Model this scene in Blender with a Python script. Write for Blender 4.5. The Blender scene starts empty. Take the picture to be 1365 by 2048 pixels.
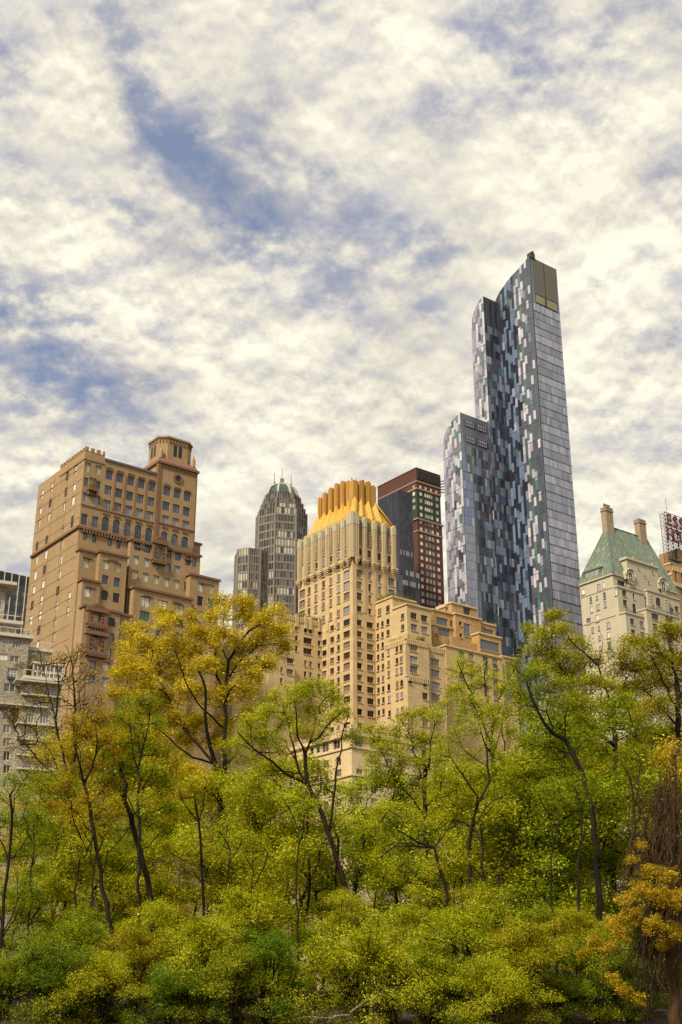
# City park skyline: towers behind a belt of spring trees.  Everything stands at its own
# distance on a street grid turned 37.5 degrees away from the camera.
import bpy, math, random
import numpy as np
from mathutils import Vector, Matrix

random.seed(11)
RNG = np.random.default_rng(11)
SC = bpy.context.scene
COL = SC.collection
R = math.radians

# ------------------------------------------------------------------ camera
W, H, F = 1365.0, 2048.0, 2500.0            # photograph size and focal length in its pixels
TILT = math.atan2(1026.0, F)                 # camera tilted up, horizon at the picture's foot
CAM = Vector((0.0, 0.0, 1.7))
cam_data = bpy.data.cameras.new('camera')
cam = bpy.data.objects.new('camera', cam_data)
COL.objects.link(cam)
cam.location = CAM
cam.rotation_euler = (math.pi / 2 + TILT, 0, 0)
cam_data.sensor_fit = 'VERTICAL'
cam_data.sensor_height = 36.0
cam_data.sensor_width = 24.0
cam_data.lens = F / H * 36.0
cam_data.clip_start = 0.1
cam_data.clip_end = 8000.0
SC.camera = cam
_c, _s = math.cos(TILT), math.sin(TILT)

def ray(px, py):
    x, y = (px - W / 2) / F, (H / 2 - py) / F
    return Vector((x, _c - y * _s, y * _c + _s))

def at(px, py, Y):
    r = ray(px, py)
    return CAM + r * (Y / r.y)

# ------------------------------------------------------------------ light and exposure
SUN_AZ, SUN_EL = R(213.0), R(43.0)           # compass bearing the light comes from (0 = +Y), height
SC.view_settings.view_transform = 'Standard'
SC.view_settings.look = 'None'
SC.view_settings.gamma = 1.0
SC.view_settings.use_curve_mapping = False
SC.view_settings.exposure = 0.87
SC.render.engine = 'CYCLES'
SC.cycles.max_bounces = 6
SC.cycles.diffuse_bounces = 3
SC.cycles.glossy_bounces = 3
SC.cycles.transparent_max_bounces = 6
SC.cycles.caustics_reflective = False
SC.cycles.caustics_refractive = False

sun_data = bpy.data.lights.new('sun', 'SUN')
sun_data.energy = 3.1
sun_data.angle = R(9.0)
sun_data.color = (1.0, 0.90, 0.72)
sun = bpy.data.objects.new('sun', sun_data)
COL.objects.link(sun)
_sd = Vector((math.sin(SUN_AZ) * math.cos(SUN_EL), math.cos(SUN_AZ) * math.cos(SUN_EL), math.sin(SUN_EL)))
sun.rotation_euler = (-_sd).to_track_quat('-Z', 'Y').to_euler()
sun.location = (0, 0, 400)

def nd(nt, typ, **kw):
    n = nt.nodes.new(typ)
    for k, v in kw.items():
        if k.startswith('i_'):
            n.inputs[int(k[2:])].default_value = v
        else:
            setattr(n, k, v)
    return n

def mth(nt, op, a, b=None, c=None, clamp=False):
    n = nt.nodes.new('ShaderNodeMath')
    n.operation = op
    n.use_clamp = clamp
    for i, v in enumerate((a, b, c)):
        if v is None:
            continue
        if isinstance(v, (int, float)):
            n.inputs[i].default_value = v
        else:
            nt.links.new(v, n.inputs[i])
    return n.outputs[0]

def mixc(nt, f, a, b):
    n = nt.nodes.new('ShaderNodeMix')
    n.data_type = 'RGBA'
    for i, v in ((0, f), (6, a), (7, b)):
        if isinstance(v, (int, float)):
            n.inputs[i].default_value = v
        elif isinstance(v, tuple):
            n.inputs[i].default_value = (*v, 1.0)
        else:
            nt.links.new(v, n.inputs[i])
    return n.outputs[2]

def ramp(nt, f, stops):
    n = nt.nodes.new('ShaderNodeValToRGB')
    els = n.color_ramp.elements
    while len(els) < len(stops):
        els.new(0.5)
    for e, (p, c) in zip(els, stops):
        e.position = p
        e.color = (*c, 1.0) if len(c) == 3 else c
    nt.links.new(f, n.inputs[0])
    return n.outputs[0]

# ------------------------------------------------------------------ world: clear sky and broken cloud
def build_world():
    w = bpy.data.worlds.new('World')
    SC.world = w
    w.use_nodes = True
    nt = w.node_tree
    nt.nodes.clear()
    L = nt.links.new
    out = nd(nt, 'ShaderNodeOutputWorld')
    bg = nd(nt, 'ShaderNodeBackground')
    bg.inputs[1].default_value = 0.1
    L(bg.outputs[0], out.inputs[0])
    sky = nd(nt, 'ShaderNodeTexSky')
    sky.sky_type = 'NISHITA'
    sky.sun_disc = False
    sky.sun_elevation = SUN_EL
    sky.sun_rotation = SUN_AZ
    sky.air_density = 1.0
    sky.dust_density = 1.2
    tc = nd(nt, 'ShaderNodeTexCoord')
    D = tc.outputs['Generated']
    sep = nd(nt, 'ShaderNodeSeparateXYZ')
    L(D, sep.inputs[0])
    zc = mth(nt, 'ADD', mth(nt, 'MAXIMUM', sep.outputs[2], 0.0), 0.34)
    cmb = nd(nt, 'ShaderNodeCombineXYZ')
    L(mth(nt, 'DIVIDE', sep.outputs[0], zc), cmb.inputs[0])
    L(mth(nt, 'DIVIDE', sep.outputs[1], zc), cmb.inputs[1])
    V = cmb.outputs[0]

    def noise(scale, det, rough, dist=0.0, off=(0, 0, 0), stretch=(1, 1, 1)):
        mp = nd(nt, 'ShaderNodeMapping')
        mp.inputs[1].default_value = off
        mp.inputs[3].default_value = stretch
        L(V, mp.inputs[0])
        n = nd(nt, 'ShaderNodeTexNoise')
        n.inputs['Scale'].default_value = scale
        n.inputs['Detail'].default_value = det
        n.inputs['Roughness'].default_value = rough
        n.inputs['Distortion'].default_value = dist
        L(mp.outputs[0], n.inputs[0])
        return n.outputs[0]
    n_big = noise(3.2, 4, 0.5, 0.4, (3.1, 1.7, 0))
    n_mid = noise(12.0, 5, 0.55, 0.2, (0.4, 5.2, 0))
    n_puf = noise(31.0, 9, 0.62, 0.12, (7.7, 2.0, 0))
    # the same puffs a little nearer the light: their difference models the lit and the shaded side of each puff
    lit_m = noise(12.0, 5, 0.55, 0.2, (0.4, 5.2, 0), (0.975, 0.972, 1))
    lit_p = noise(31.0, 9, 0.62, 0.12, (7.7, 2.0, 0), (0.991, 0.989, 1))
    relief = mth(nt, 'ADD', mth(nt, 'MULTIPLY', mth(nt, 'SUBTRACT', n_puf, lit_p), 1.35), mth(nt, 'MULTIPLY', mth(nt, 'SUBTRACT', n_mid, lit_m), 1.3))
    n_var = noise(4.6, 3, 0.5, 0.6, (9.1, 4.4, 0))          # puffy here, smooth or wispy there
    n_wsp = noise(8.0, 7, 0.6, 1.6, (2.2, 6.1, 0), (1.0, 0.55, 1))
    n_puf = mth(nt, 'MULTIPLY_ADD', mth(nt, 'SUBTRACT', n_puf, 0.5), mth(nt, 'MULTIPLY_ADD', mth(nt, 'SUBTRACT', n_var, 0.32), 3.0, 0.25, clamp=True), 0.5)
    relief = mth(nt, 'MULTIPLY', relief, mth(nt, 'MULTIPLY_ADD', mth(nt, 'SUBTRACT', n_var, 0.32), 2.4, 0.45, clamp=True))
    dens = mth(nt, 'ADD', mth(nt, 'ADD', mth(nt, 'MULTIPLY', mth(nt, 'SUBTRACT', n_big, 0.5), 0.5), mth(nt, 'MULTIPLY', mth(nt, 'SUBTRACT', n_wsp, 0.5), 0.55)),
               mth(nt, 'ADD', mth(nt, 'MULTIPLY', mth(nt, 'SUBTRACT', n_mid, 0.5), 1.55),
                   mth(nt, 'MULTIPLY', mth(nt, 'SUBTRACT', n_puf, 0.5), 1.6)))
    dens = mth(nt, 'ADD', dens, 0.54)
    # the layer closes up towards the horizon, where it is seen edge on
    dens = mth(nt, 'ADD', dens, mth(nt, 'MULTIPLY', mth(nt, 'MAXIMUM', mth(nt, 'SUBTRACT', 0.56, sep.outputs[2]), 0.0), 1.3))
    # where the layer is thin or thick: bearing and height (from the photograph), angular radius, amount
    for px, py, rad, amt in SKY_PATCHES:
        d = ray(px, py).normalized()
        vm = nd(nt, 'ShaderNodeVectorMath', operation='DISTANCE')
        L(D, vm.inputs[0])
        vm.inputs[1].default_value = d
        q = mth(nt, 'DIVIDE', vm.outputs['Value'], rad / F * 0.84)
        g = mth(nt, 'POWER', 2.718, mth(nt, 'MULTIPLY', mth(nt, 'MULTIPLY', q, q), -1.0))
        dens = mth(nt, 'ADD', dens, mth(nt, 'MULTIPLY', g, amt * (0.56 if amt < 0 else 0.6)))
    cover = mth(nt, 'SMOOTH_MIN', 1.0, mth(nt, 'MULTIPLY', mth(nt, 'ADD', dens, 0.06), 1.7), 0.2, clamp=True)
    cover = mth(nt, 'MULTIPLY_ADD', cover, 0.82, 0.18)
    thick = mth(nt, 'ADD', mth(nt, 'MULTIPLY', mth(nt, 'SUBTRACT', dens, 0.10), 0.72), mth(nt, 'MULTIPLY', relief, 1.0), clamp=True)
    ccol = ramp(nt, thick, [(0.0, (3.05, 2.98, 3.08)), (0.25, (3.6, 3.45, 3.3)), (0.55, (4.55, 4.3, 3.65)), (0.95, (5.65, 5.4, 4.4))])
    soft = noise(5.5, 4, 0.55, 0.3, (1.3, 8.8, 0))
    shade = mth(nt, 'MULTIPLY_ADD', soft, 0.5, 0.76, clamp=False)
    cm = nd(nt, 'ShaderNodeVectorMath', operation='SCALE')
    L(ccol, cm.inputs[0])
    L(shade, cm.inputs['Scale'])
    clear = mixc(nt, 0.82, sky.outputs[0], (0.88, 1.26, 2.2))
    L(mixc(nt, cover, clear, cm.outputs[0]), bg.inputs[0])
    w.cycles.sampling_method = 'MANUAL'
    w.cycles.sample_map_resolution = 1024

SKY_PATCHES = [
    (400, 330, 85, -1.05), (470, 370, 95, -0.85), (340, 290, 60, -0.75), (560, 400, 75, -0.5), (640, 370, 80, -0.4),
    (275, 170, 45, -0.75), (235, 70, 55, -0.55), (290, 240, 40, -0.6), (210, 20, 50, -0.5),
    (10, 110, 70, -0.5), (60, 170, 80, -0.3), (540, 215, 70, -0.5), (480, 220, 40, -0.3),
    (30, 640, 110, -0.6), (170, 650, 90, -0.45), (40, 740, 120, -0.6), (220, 770, 120, -0.6), (150, 840, 90, -0.5), (330, 820, 90, -0.3), (20, 1090, 120, -0.3),
    (700, 500, 90, -0.4), (760, 470, 70, -0.5), (640, 560, 80, -0.25), (860, 250, 70, -0.45), (900, 210, 60, -0.3), (850, 520, 70, -0.5), (690, 730, 80, -0.45), (780, 720, 70, -0.25), (880, 640, 70, -0.3),
    (950, 60, 90, -0.35), (1060, 90, 120, -0.4), (1040, 160, 60, -0.3), (470, 480, 70, -0.35), (530, 500, 60, -0.3), (230, 400, 50, -0.3),
    (1240, 870, 110, -0.45), (1330, 880, 90, -0.35), (1210, 910, 60, -0.2),
    (760, 90, 210, 0.75), (560, 60, 150, 0.35), (120, 430, 190, 0.65), (100, 110, 110, 0.3), (420, 120, 100, 0.45), (470, 680, 150, 0.35), (640, 200, 120, 0.35),
    (1100, 370, 190, 0.7), (980, 300, 130, 0.4), (1230, 500, 200, 0.6), (1250, 200, 180, 0.3), (780, 920, 260, 0.6), (480, 890, 150, 0.45), (1240, 1050, 200, 0.7), (1150, 730, 180, 0.5), (500, 760, 100, 0.45),
    (200, 560, 120, 0.3), (60, 930, 90, 0.25), (330, 610, 120, 0.2), (800, 640, 70, 0.2), (640, 820, 120, 0.3), (1000, 640, 120, 0.35),
]
build_world()

# ------------------------------------------------------------------ materials
def mat(name):
    m = bpy.data.materials.new(name)
    m.use_nodes = True
    return m, m.node_tree, m.node_tree.nodes['Principled BSDF']

def wall_mat(name, base, alt, rough=0.85, grain=0.6, block=None, streak=0.35, dirt=(0.10, 0.07, 0.05)):
    m, nt, bs = mat(name)
    L = nt.links.new
    tc = nd(nt, 'ShaderNodeTexCoord')
    o = tc.outputs['Object']
    n1 = nd(nt, 'ShaderNodeTexNoise'); n1.inputs['Scale'].default_value = 0.16; n1.inputs['Detail'].default_value = 5
    L(o, n1.inputs[0])
    n2 = nd(nt, 'ShaderNodeTexNoise'); n2.inputs['Scale'].default_value = 2.2; n2.inputs['Detail'].default_value = 6; n2.inputs['Roughness'].default_value = 0.7
    L(o, n2.inputs[0])
    mp = nd(nt, 'ShaderNodeMapping'); mp.inputs[3].default_value = (1.3, 1.3, 0.07)
    L(o, mp.inputs[0])
    n3 = nd(nt, 'ShaderNodeTexNoise'); n3.inputs['Scale'].default_value = 1.0; n3.inputs['Detail'].default_value = 5
    L(mp.outputs[0], n3.inputs[0])
    f = mth(nt, 'ADD', mth(nt, 'MULTIPLY', n1.outputs[0], 0.6), mth(nt, 'MULTIPLY', n2.outputs[0], grain))
    f = mth(nt, 'MULTIPLY_ADD', mth(nt, 'SUBTRACT', f, 0.3 + grain * 0.5), 2.2, 0.5, clamp=True)
    c = mixc(nt, f, base, alt)
    st = mth(nt, 'MULTIPLY', mth(nt, 'SUBTRACT', n3.outputs[0], 0.52), 3.0 * streak, clamp=True)
    c = mixc(nt, st, c, dirt)
    if block:
        sx = nd(nt, 'ShaderNodeSeparateXYZ'); L(o, sx.inputs[0])
        cb = nd(nt, 'ShaderNodeCombineXYZ')
        L(mth(nt, 'ADD', sx.outputs[0], sx.outputs[1]), cb.inputs[0]); L(sx.outputs[2], cb.inputs[1])
        br = nd(nt, 'ShaderNodeTexBrick')
        br.inputs['Scale'].default_value = 1.0
        br.inputs['Brick Width'].default_value = block[0]; br.inputs['Row Height'].default_value = block[1]
        br.inputs['Mortar Size'].default_value = block[2]
        br.inputs['Color1'].default_value = (0.75, 0.75, 0.75, 1); br.inputs['Color2'].default_value = (1.15, 1.15, 1.15, 1); br.inputs['Mortar'].default_value = (0.62, 0.60, 0.58, 1)
        L(cb.outputs[0], br.inputs[0])
        mx = nd(nt, 'ShaderNodeMix', data_type='RGBA', blend_type='MULTIPLY'); mx.inputs[0].default_value = block[3]
        L(c, mx.inputs[6]); L(br.outputs[0], mx.inputs[7])
        c = mx.outputs[2]
    L(c, bs.inputs['Base Color'])
    bs.inputs['Roughness'].default_value = rough
    bs.inputs['Specular IOR Level'].default_value = 0.25
    bp = nd(nt, 'ShaderNodeBump'); bp.inputs[0].default_value = 0.35; bp.inputs[1].default_value = 0.08
    L(n2.outputs[0], bp.inputs['Height']); L(bp.outputs[0], bs.inputs['Normal'])
    return m

def plain(name, c, rough=0.6, metal=0.0, spec=0.5, var=0.15):
    m, nt, bs = mat(name)
    L = nt.links.new
    n = nd(nt, 'ShaderNodeTexNoise'); n.inputs['Scale'].default_value = 1.4; n.inputs['Detail'].default_value = 5
    tc = nd(nt, 'ShaderNodeTexCoord'); L(tc.outputs['Object'], n.inputs[0])
    lo = tuple(x * (1 - var) for x in c); hi = tuple(min(1, x * (1 + var)) for x in c)
    L(mixc(nt, n.outputs[0], lo, hi), bs.inputs['Base Color'])
    bs.inputs['Roughness'].default_value = rough
    bs.inputs['Metallic'].default_value = metal
    bs.inputs['Specular IOR Level'].default_value = spec
    return m

def glass(name, c, rough=0.08, spec=0.8, wob=0.02):
    # window glass over a room: dark body colour, clear reflection of sky and neighbours
    m, nt, bs = mat(name)
    L = nt.links.new
    tc = nd(nt, 'ShaderNodeTexCoord')
    n = nd(nt, 'ShaderNodeTexNoise'); n.inputs['Scale'].default_value = 0.7; n.inputs['Detail'].default_value = 3
    oi = nd(nt, 'ShaderNodeObjectInfo')
    ad = nd(nt, 'ShaderNodeVectorMath', operation='ADD')
    L(tc.outputs['Object'], ad.inputs[0])
    cx = nd(nt, 'ShaderNodeCombineXYZ'); L(mth(nt, 'MULTIPLY', oi.outputs['Random'], 37.0), cx.inputs[0]); L(cx.outputs[0], ad.inputs[1])
    L(ad.outputs[0], n.inputs[0])
    k = mth(nt, 'ADD', mth(nt, 'MULTIPLY', n.outputs[0], 0.5), mth(nt, 'MULTIPLY', oi.outputs['Random'], 0.5))
    L(mixc(nt, k, tuple(x * 0.6 for x in c), tuple(min(1, x * 1.4) for x in c)), bs.inputs['Base Color'])
    bs.inputs['Roughness'].default_value = rough
    bs.inputs['Specular IOR Level'].default_value = spec
    bp = nd(nt, 'ShaderNodeBump'); bp.inputs[0].default_value = 0.25; bp.inputs[1].default_value = wob
    L(n.outputs[0], bp.inputs['Height']); L(bp.outputs[0], bs.inputs['Normal'])
    return m

# ------------------------------------------------------------------ meshes
class MB:
    """Collects faces, then links them as one mesh object."""
    def __init__(s):
        s.v, s.f, s.m = [], [], []
    def poly(s, pts, m=0):
        i = len(s.v)
        s.v.extend([tuple(p) for p in pts])
        s.f.append(tuple(range(i, i + len(pts)))); s.m.append(m)
    def box(s, x0, x1, y0, y1, z0, z1, m=0):
        i = len(s.v)
        s.v.extend([(x0, y0, z0), (x1, y0, z0), (x1, y1, z0), (x0, y1, z0), (x0, y0, z1), (x1, y0, z1), (x1, y1, z1), (x0, y1, z1)])
        for q in ((0, 3, 2, 1), (4, 5, 6, 7), (0, 1, 5, 4), (1, 2, 6, 5), (2, 3, 7, 6), (3, 0, 4, 7)):
            s.f.append(tuple(i + k for k in q)); s.m.append(m)
    def prism(s, pts, z0, z1, m=0, mt=None):
        n = len(pts)
        for k in range(n):
            p, q = pts[k], pts[(k + 1) % n]
            s.poly([(p[0], p[1], z0), (q[0], q[1], z0), (q[0], q[1], z1), (p[0], p[1], z1)], m)
        s.poly([(p[0], p[1], z1) for p in pts], m if mt is None else mt)
    def bar(s, p, q, t, m=0):
        p, q = Vector(p), Vector(q)
        d = (q - p).normalized()
        a = d.orthogonal().normalized() * t; b = d.cross(a).normalized() * t
        c = [a + b, b - a, -a - b, a - b]
        i = len(s.v)
        s.v.extend([tuple(p + k) for k in c] + [tuple(q + k) for k in c])
        for q4 in ((0, 1, 5, 4), (1, 2, 6, 5), (2, 3, 7, 6), (3, 0, 4, 7), (3, 2, 1, 0), (4, 5, 6, 7)):
            s.f.append(tuple(i + k for k in q4)); s.m.append(m)
    def mesh(s, name, mats, smooth=False):
        me = bpy.data.meshes.new(name)
        me.from_pydata(s.v, [], s.f)
        for m in (mats if isinstance(mats, (list, tuple)) else [mats]):
            me.materials.append(m)
        me.polygons.foreach_set('material_index', s.m)
        if smooth:
            me.polygons.foreach_set('use_smooth', [True] * len(s.f))
        me.update()
        return me
    def build(s, name, mats, parent=None, smooth=False):
        o = bpy.data.objects.new(name, s.mesh(name, mats, smooth))
        COL.objects.link(o)
        if parent is not None:
            o.parent = parent
        return o

def build_split(mb, name, mats, parent, gap=.02):
    """Links the collected faces as one part per connected piece (pieces that touch or overlap stay together)."""
    n = len(mb.f)
    if not n:
        return []
    V = np.array(mb.v)
    key = {}
    up = list(range(len(V)))
    def find(i):
        while up[i] != i:
            up[i] = up[up[i]]; i = up[i]
        return i
    for q in mb.f:
        for k in q[1:]:
            up[find(k)] = find(q[0])
    roots = np.array([find(i) for i in range(len(V))])
    ids, inv = np.unique(roots, return_inverse=True)
    lo = np.full((len(ids), 3), 1e9); hi = np.full((len(ids), 3), -1e9)
    np.minimum.at(lo, inv, V); np.maximum.at(hi, inv, V)
    up2 = list(range(len(ids)))
    def find2(i):
        while up2[i] != i:
            up2[i] = up2[up2[i]]; i = up2[i]
        return i
    for i in range(len(ids)):
        hit = np.nonzero(np.all((lo[i] - gap <= hi[i + 1:]) & (lo[i + 1:] <= hi[i] + gap), axis=1))[0] + i + 1
        for j in hit:
            up2[find2(int(j))] = find2(i)
    parts = {}
    for q, m in zip(mb.f, mb.m):
        p = parts.setdefault(find2(int(inv[q[0]])), MB())
        k = len(p.v)
        p.v.extend(mb.v[j] for j in q); p.f.append(tuple(range(k, k + len(q)))); p.m.append(m)
    return [p.build(name, mats, parent) for p in parts.values()]

def tag(o, label=None, cat=None, group=None, kind=None):
    for k, v in (('label', label), ('category', cat), ('group', group), ('kind', kind)):
        if v:
            o[k] = v
    return o

def empty(name, loc, yaw=0.0):
    o = bpy.data.objects.new(name, None)
    COL.objects.link(o)
    o.location = loc
    o.rotation_euler = (0, 0, yaw)
    o.empty_display_size = 1.0
    return o

def holed(mb, face, plane, s0, s1, z0, z1, holes, m=0, depth=0.35, mr=None):
    """A wall in the plane with real window openings and reveals.  face 'R': plane is b, s is a; face 'L': plane is a, s is b."""
    mr = m if mr is None else mr
    P = (lambda s, z, d=0.0: (s, plane + d, z)) if face == 'R' else (lambda s, z, d=0.0: (plane + d, s, z))
    zs = sorted({z0, z1, *[min(max(h[2], z0), z1) for h in holes], *[min(max(h[3], z0), z1) for h in holes]})
    for za, zb in zip(zs[:-1], zs[1:]):
        if zb - za < 1e-5:
            continue
        zm = (za + zb) / 2
        cuts = sorted((max(h[0], s0), min(h[1], s1)) for h in holes if h[2] < zm < h[3] and h[1] > s0 and h[0] < s1)
        x = s0
        for c0, c1 in cuts + [(s1, s1)]:
            if c0 - x > 1e-5:
                mb.poly([P(x, za), P(c0, za), P(c0, zb), P(x, zb)], m)
            x = max(x, c1)
    for h in holes:
        a, b, c, d = h[:4]
        mb.poly([P(a, c), P(a, d), P(a, d, depth), P(a, c, depth)], mr)
        mb.poly([P(b, c), P(b, d), P(b, d, depth), P(b, c, depth)], mr)
        mb.poly([P(a, c), P(b, c), P(b, c, depth), P(a, c, depth)], mr)
        mb.poly([P(a, d), P(b, d), P(b, d, depth), P(a, d, depth)], mr)
        if len(h) > 4 and h[4]:
            r = (b - a) / 2; cs = (a + b) / 2; zc = d - r * h[4]
            for sg in (-1, 1):
                arc = [P(cs + sg * r * math.cos(t), zc + h[4] * r * math.sin(t)) for t in np.linspace(0, math.pi / 2, 6)]
                mb.poly([P(cs + sg * r, d)] + arc, m)
                arc2 = [P(cs + sg * r * math.cos(t), zc + h[4] * r * math.sin(t), depth) for t in np.linspace(0, math.pi / 2, 6)]
                for k in range(5):
                    mb.poly([arc[k], arc[k + 1], arc2[k + 1], arc2[k]], mr)

_wmesh = {}
def window_meshes(w, h, bars, cross, arch, gm, fm, fr=0.09, sill=None):
    """Frame mesh and pane mesh of a window w x h; origin at the middle of its sill, looking towards -y."""
    key = (round(w, 2), round(h, 2), bars, cross, arch, gm.name, fm.name, fr, sill and sill.name)
    if key in _wmesh:
        return _wmesh[key]
    f, g = MB(), MB()
    t, y0, y1 = fr, -0.05, 0.04
    zt = h - (w / 2 * arch if arch else 0)
    f.box(-w / 2, w / 2, y0, y1, 0, t)
    f.box(-w / 2, -w / 2 + t, y0, y1, t, zt); f.box(w / 2 - t, w / 2, y0, y1, t, zt)
    if arch:
        ts = np.linspace(0, math.pi, 11); r = w / 2
        for p, q in zip(ts[:-1], ts[1:]):
            o = [(r * math.cos(p), zt + arch * r * math.sin(p)), (r * math.cos(q), zt + arch * r * math.sin(q))]
            i = [((r - t) * math.cos(p), zt + arch * (r - t) * math.sin(p)), ((r - t) * math.cos(q), zt + arch * (r - t) * math.sin(q))]
            f.poly([(o[0][0], y0, o[0][1]), (o[1][0], y0, o[1][1]), (i[1][0], y0, i[1][1]), (i[0][0], y0, i[0][1])])
            f.poly([(i[0][0], y0, i[0][1]), (i[1][0], y0, i[1][1]), (i[1][0], y1, i[1][1]), (i[0][0], y1, i[0][1])])
        g.poly([(-r, 0.0, 0.01), (r, 0.0, 0.01)] + [(r * math.cos(p), 0.0, zt + arch * r * math.sin(p)) for p in ts])
    else:
        f.box(-w / 2, w / 2, y0, y1, h - t, h)
        g.poly([(-w / 2 + .01, 0.0, 0.01), (w / 2 - .01, 0.0, 0.01), (w / 2 - .01, 0.0, h - .01), (-w / 2 + .01, 0.0, h - .01)])
    for k in range(bars):
        x = -w / 2 + w * (k + 1) / (bars + 1)
        f.box(x - t * .4, x + t * .4, y0 + .005, y1, t, zt)
    if cross:
        f.box(-w / 2 + t, w / 2 - t, y0 + .002, y1, h * cross - t * .5, h * cross + t * .5)
    if sill:                                               # stone sill standing a little proud of the wall
        f.box(-w / 2 - .1, w / 2 + .1, -.46, -.002, -.2, -.004, 1)
    _wmesh[key] = (f, g, f.mesh('window', [fm] + ([sill] if sill else [])), g.mesh('pane', gm))
    return _wmesh[key]

YAW = math.atan2(1.0, 1.302)                 # bearing of the avenue fronts
ZOOMS = dict(A=(50, 880, 6.825), B=(200, 870, 6.2045), C=(140, 1060, 4.403), D=(580, 950, 5.935), E=(1150, 1110, 6.3488), F=(0, 1130, 4.36),
             H=(1130, 980, 5.8085), K=(930, 500, 6.5), M=(880, 810, 5.0556), N=(860, 900, 4.2656), S=(1300, 990, 8.908), T=(440, 920, 5.6875),
             Q=(0, 860, 2.967), V=(580, 1180, 6.2045), X=(730, 1170, 4.2656), Y=(500, 1200, 6.2045), Z=(750, 930, 7.06), J=(470, 1430, 4.403), P=(0, 0, 1.0), G=(860, 500, 4.2656))
def zp(k, x, y):
    a, b, s = ZOOMS[k]
    return a + x / s, b + y / s

class Box:
    def __init__(s, a0, a1, b0, b1, z0, z1):
        s.a0, s.a1, s.b0, s.b1, s.z0, s.z1 = a0, a1, b0, b1, z0, z1
        s.w = []

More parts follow.
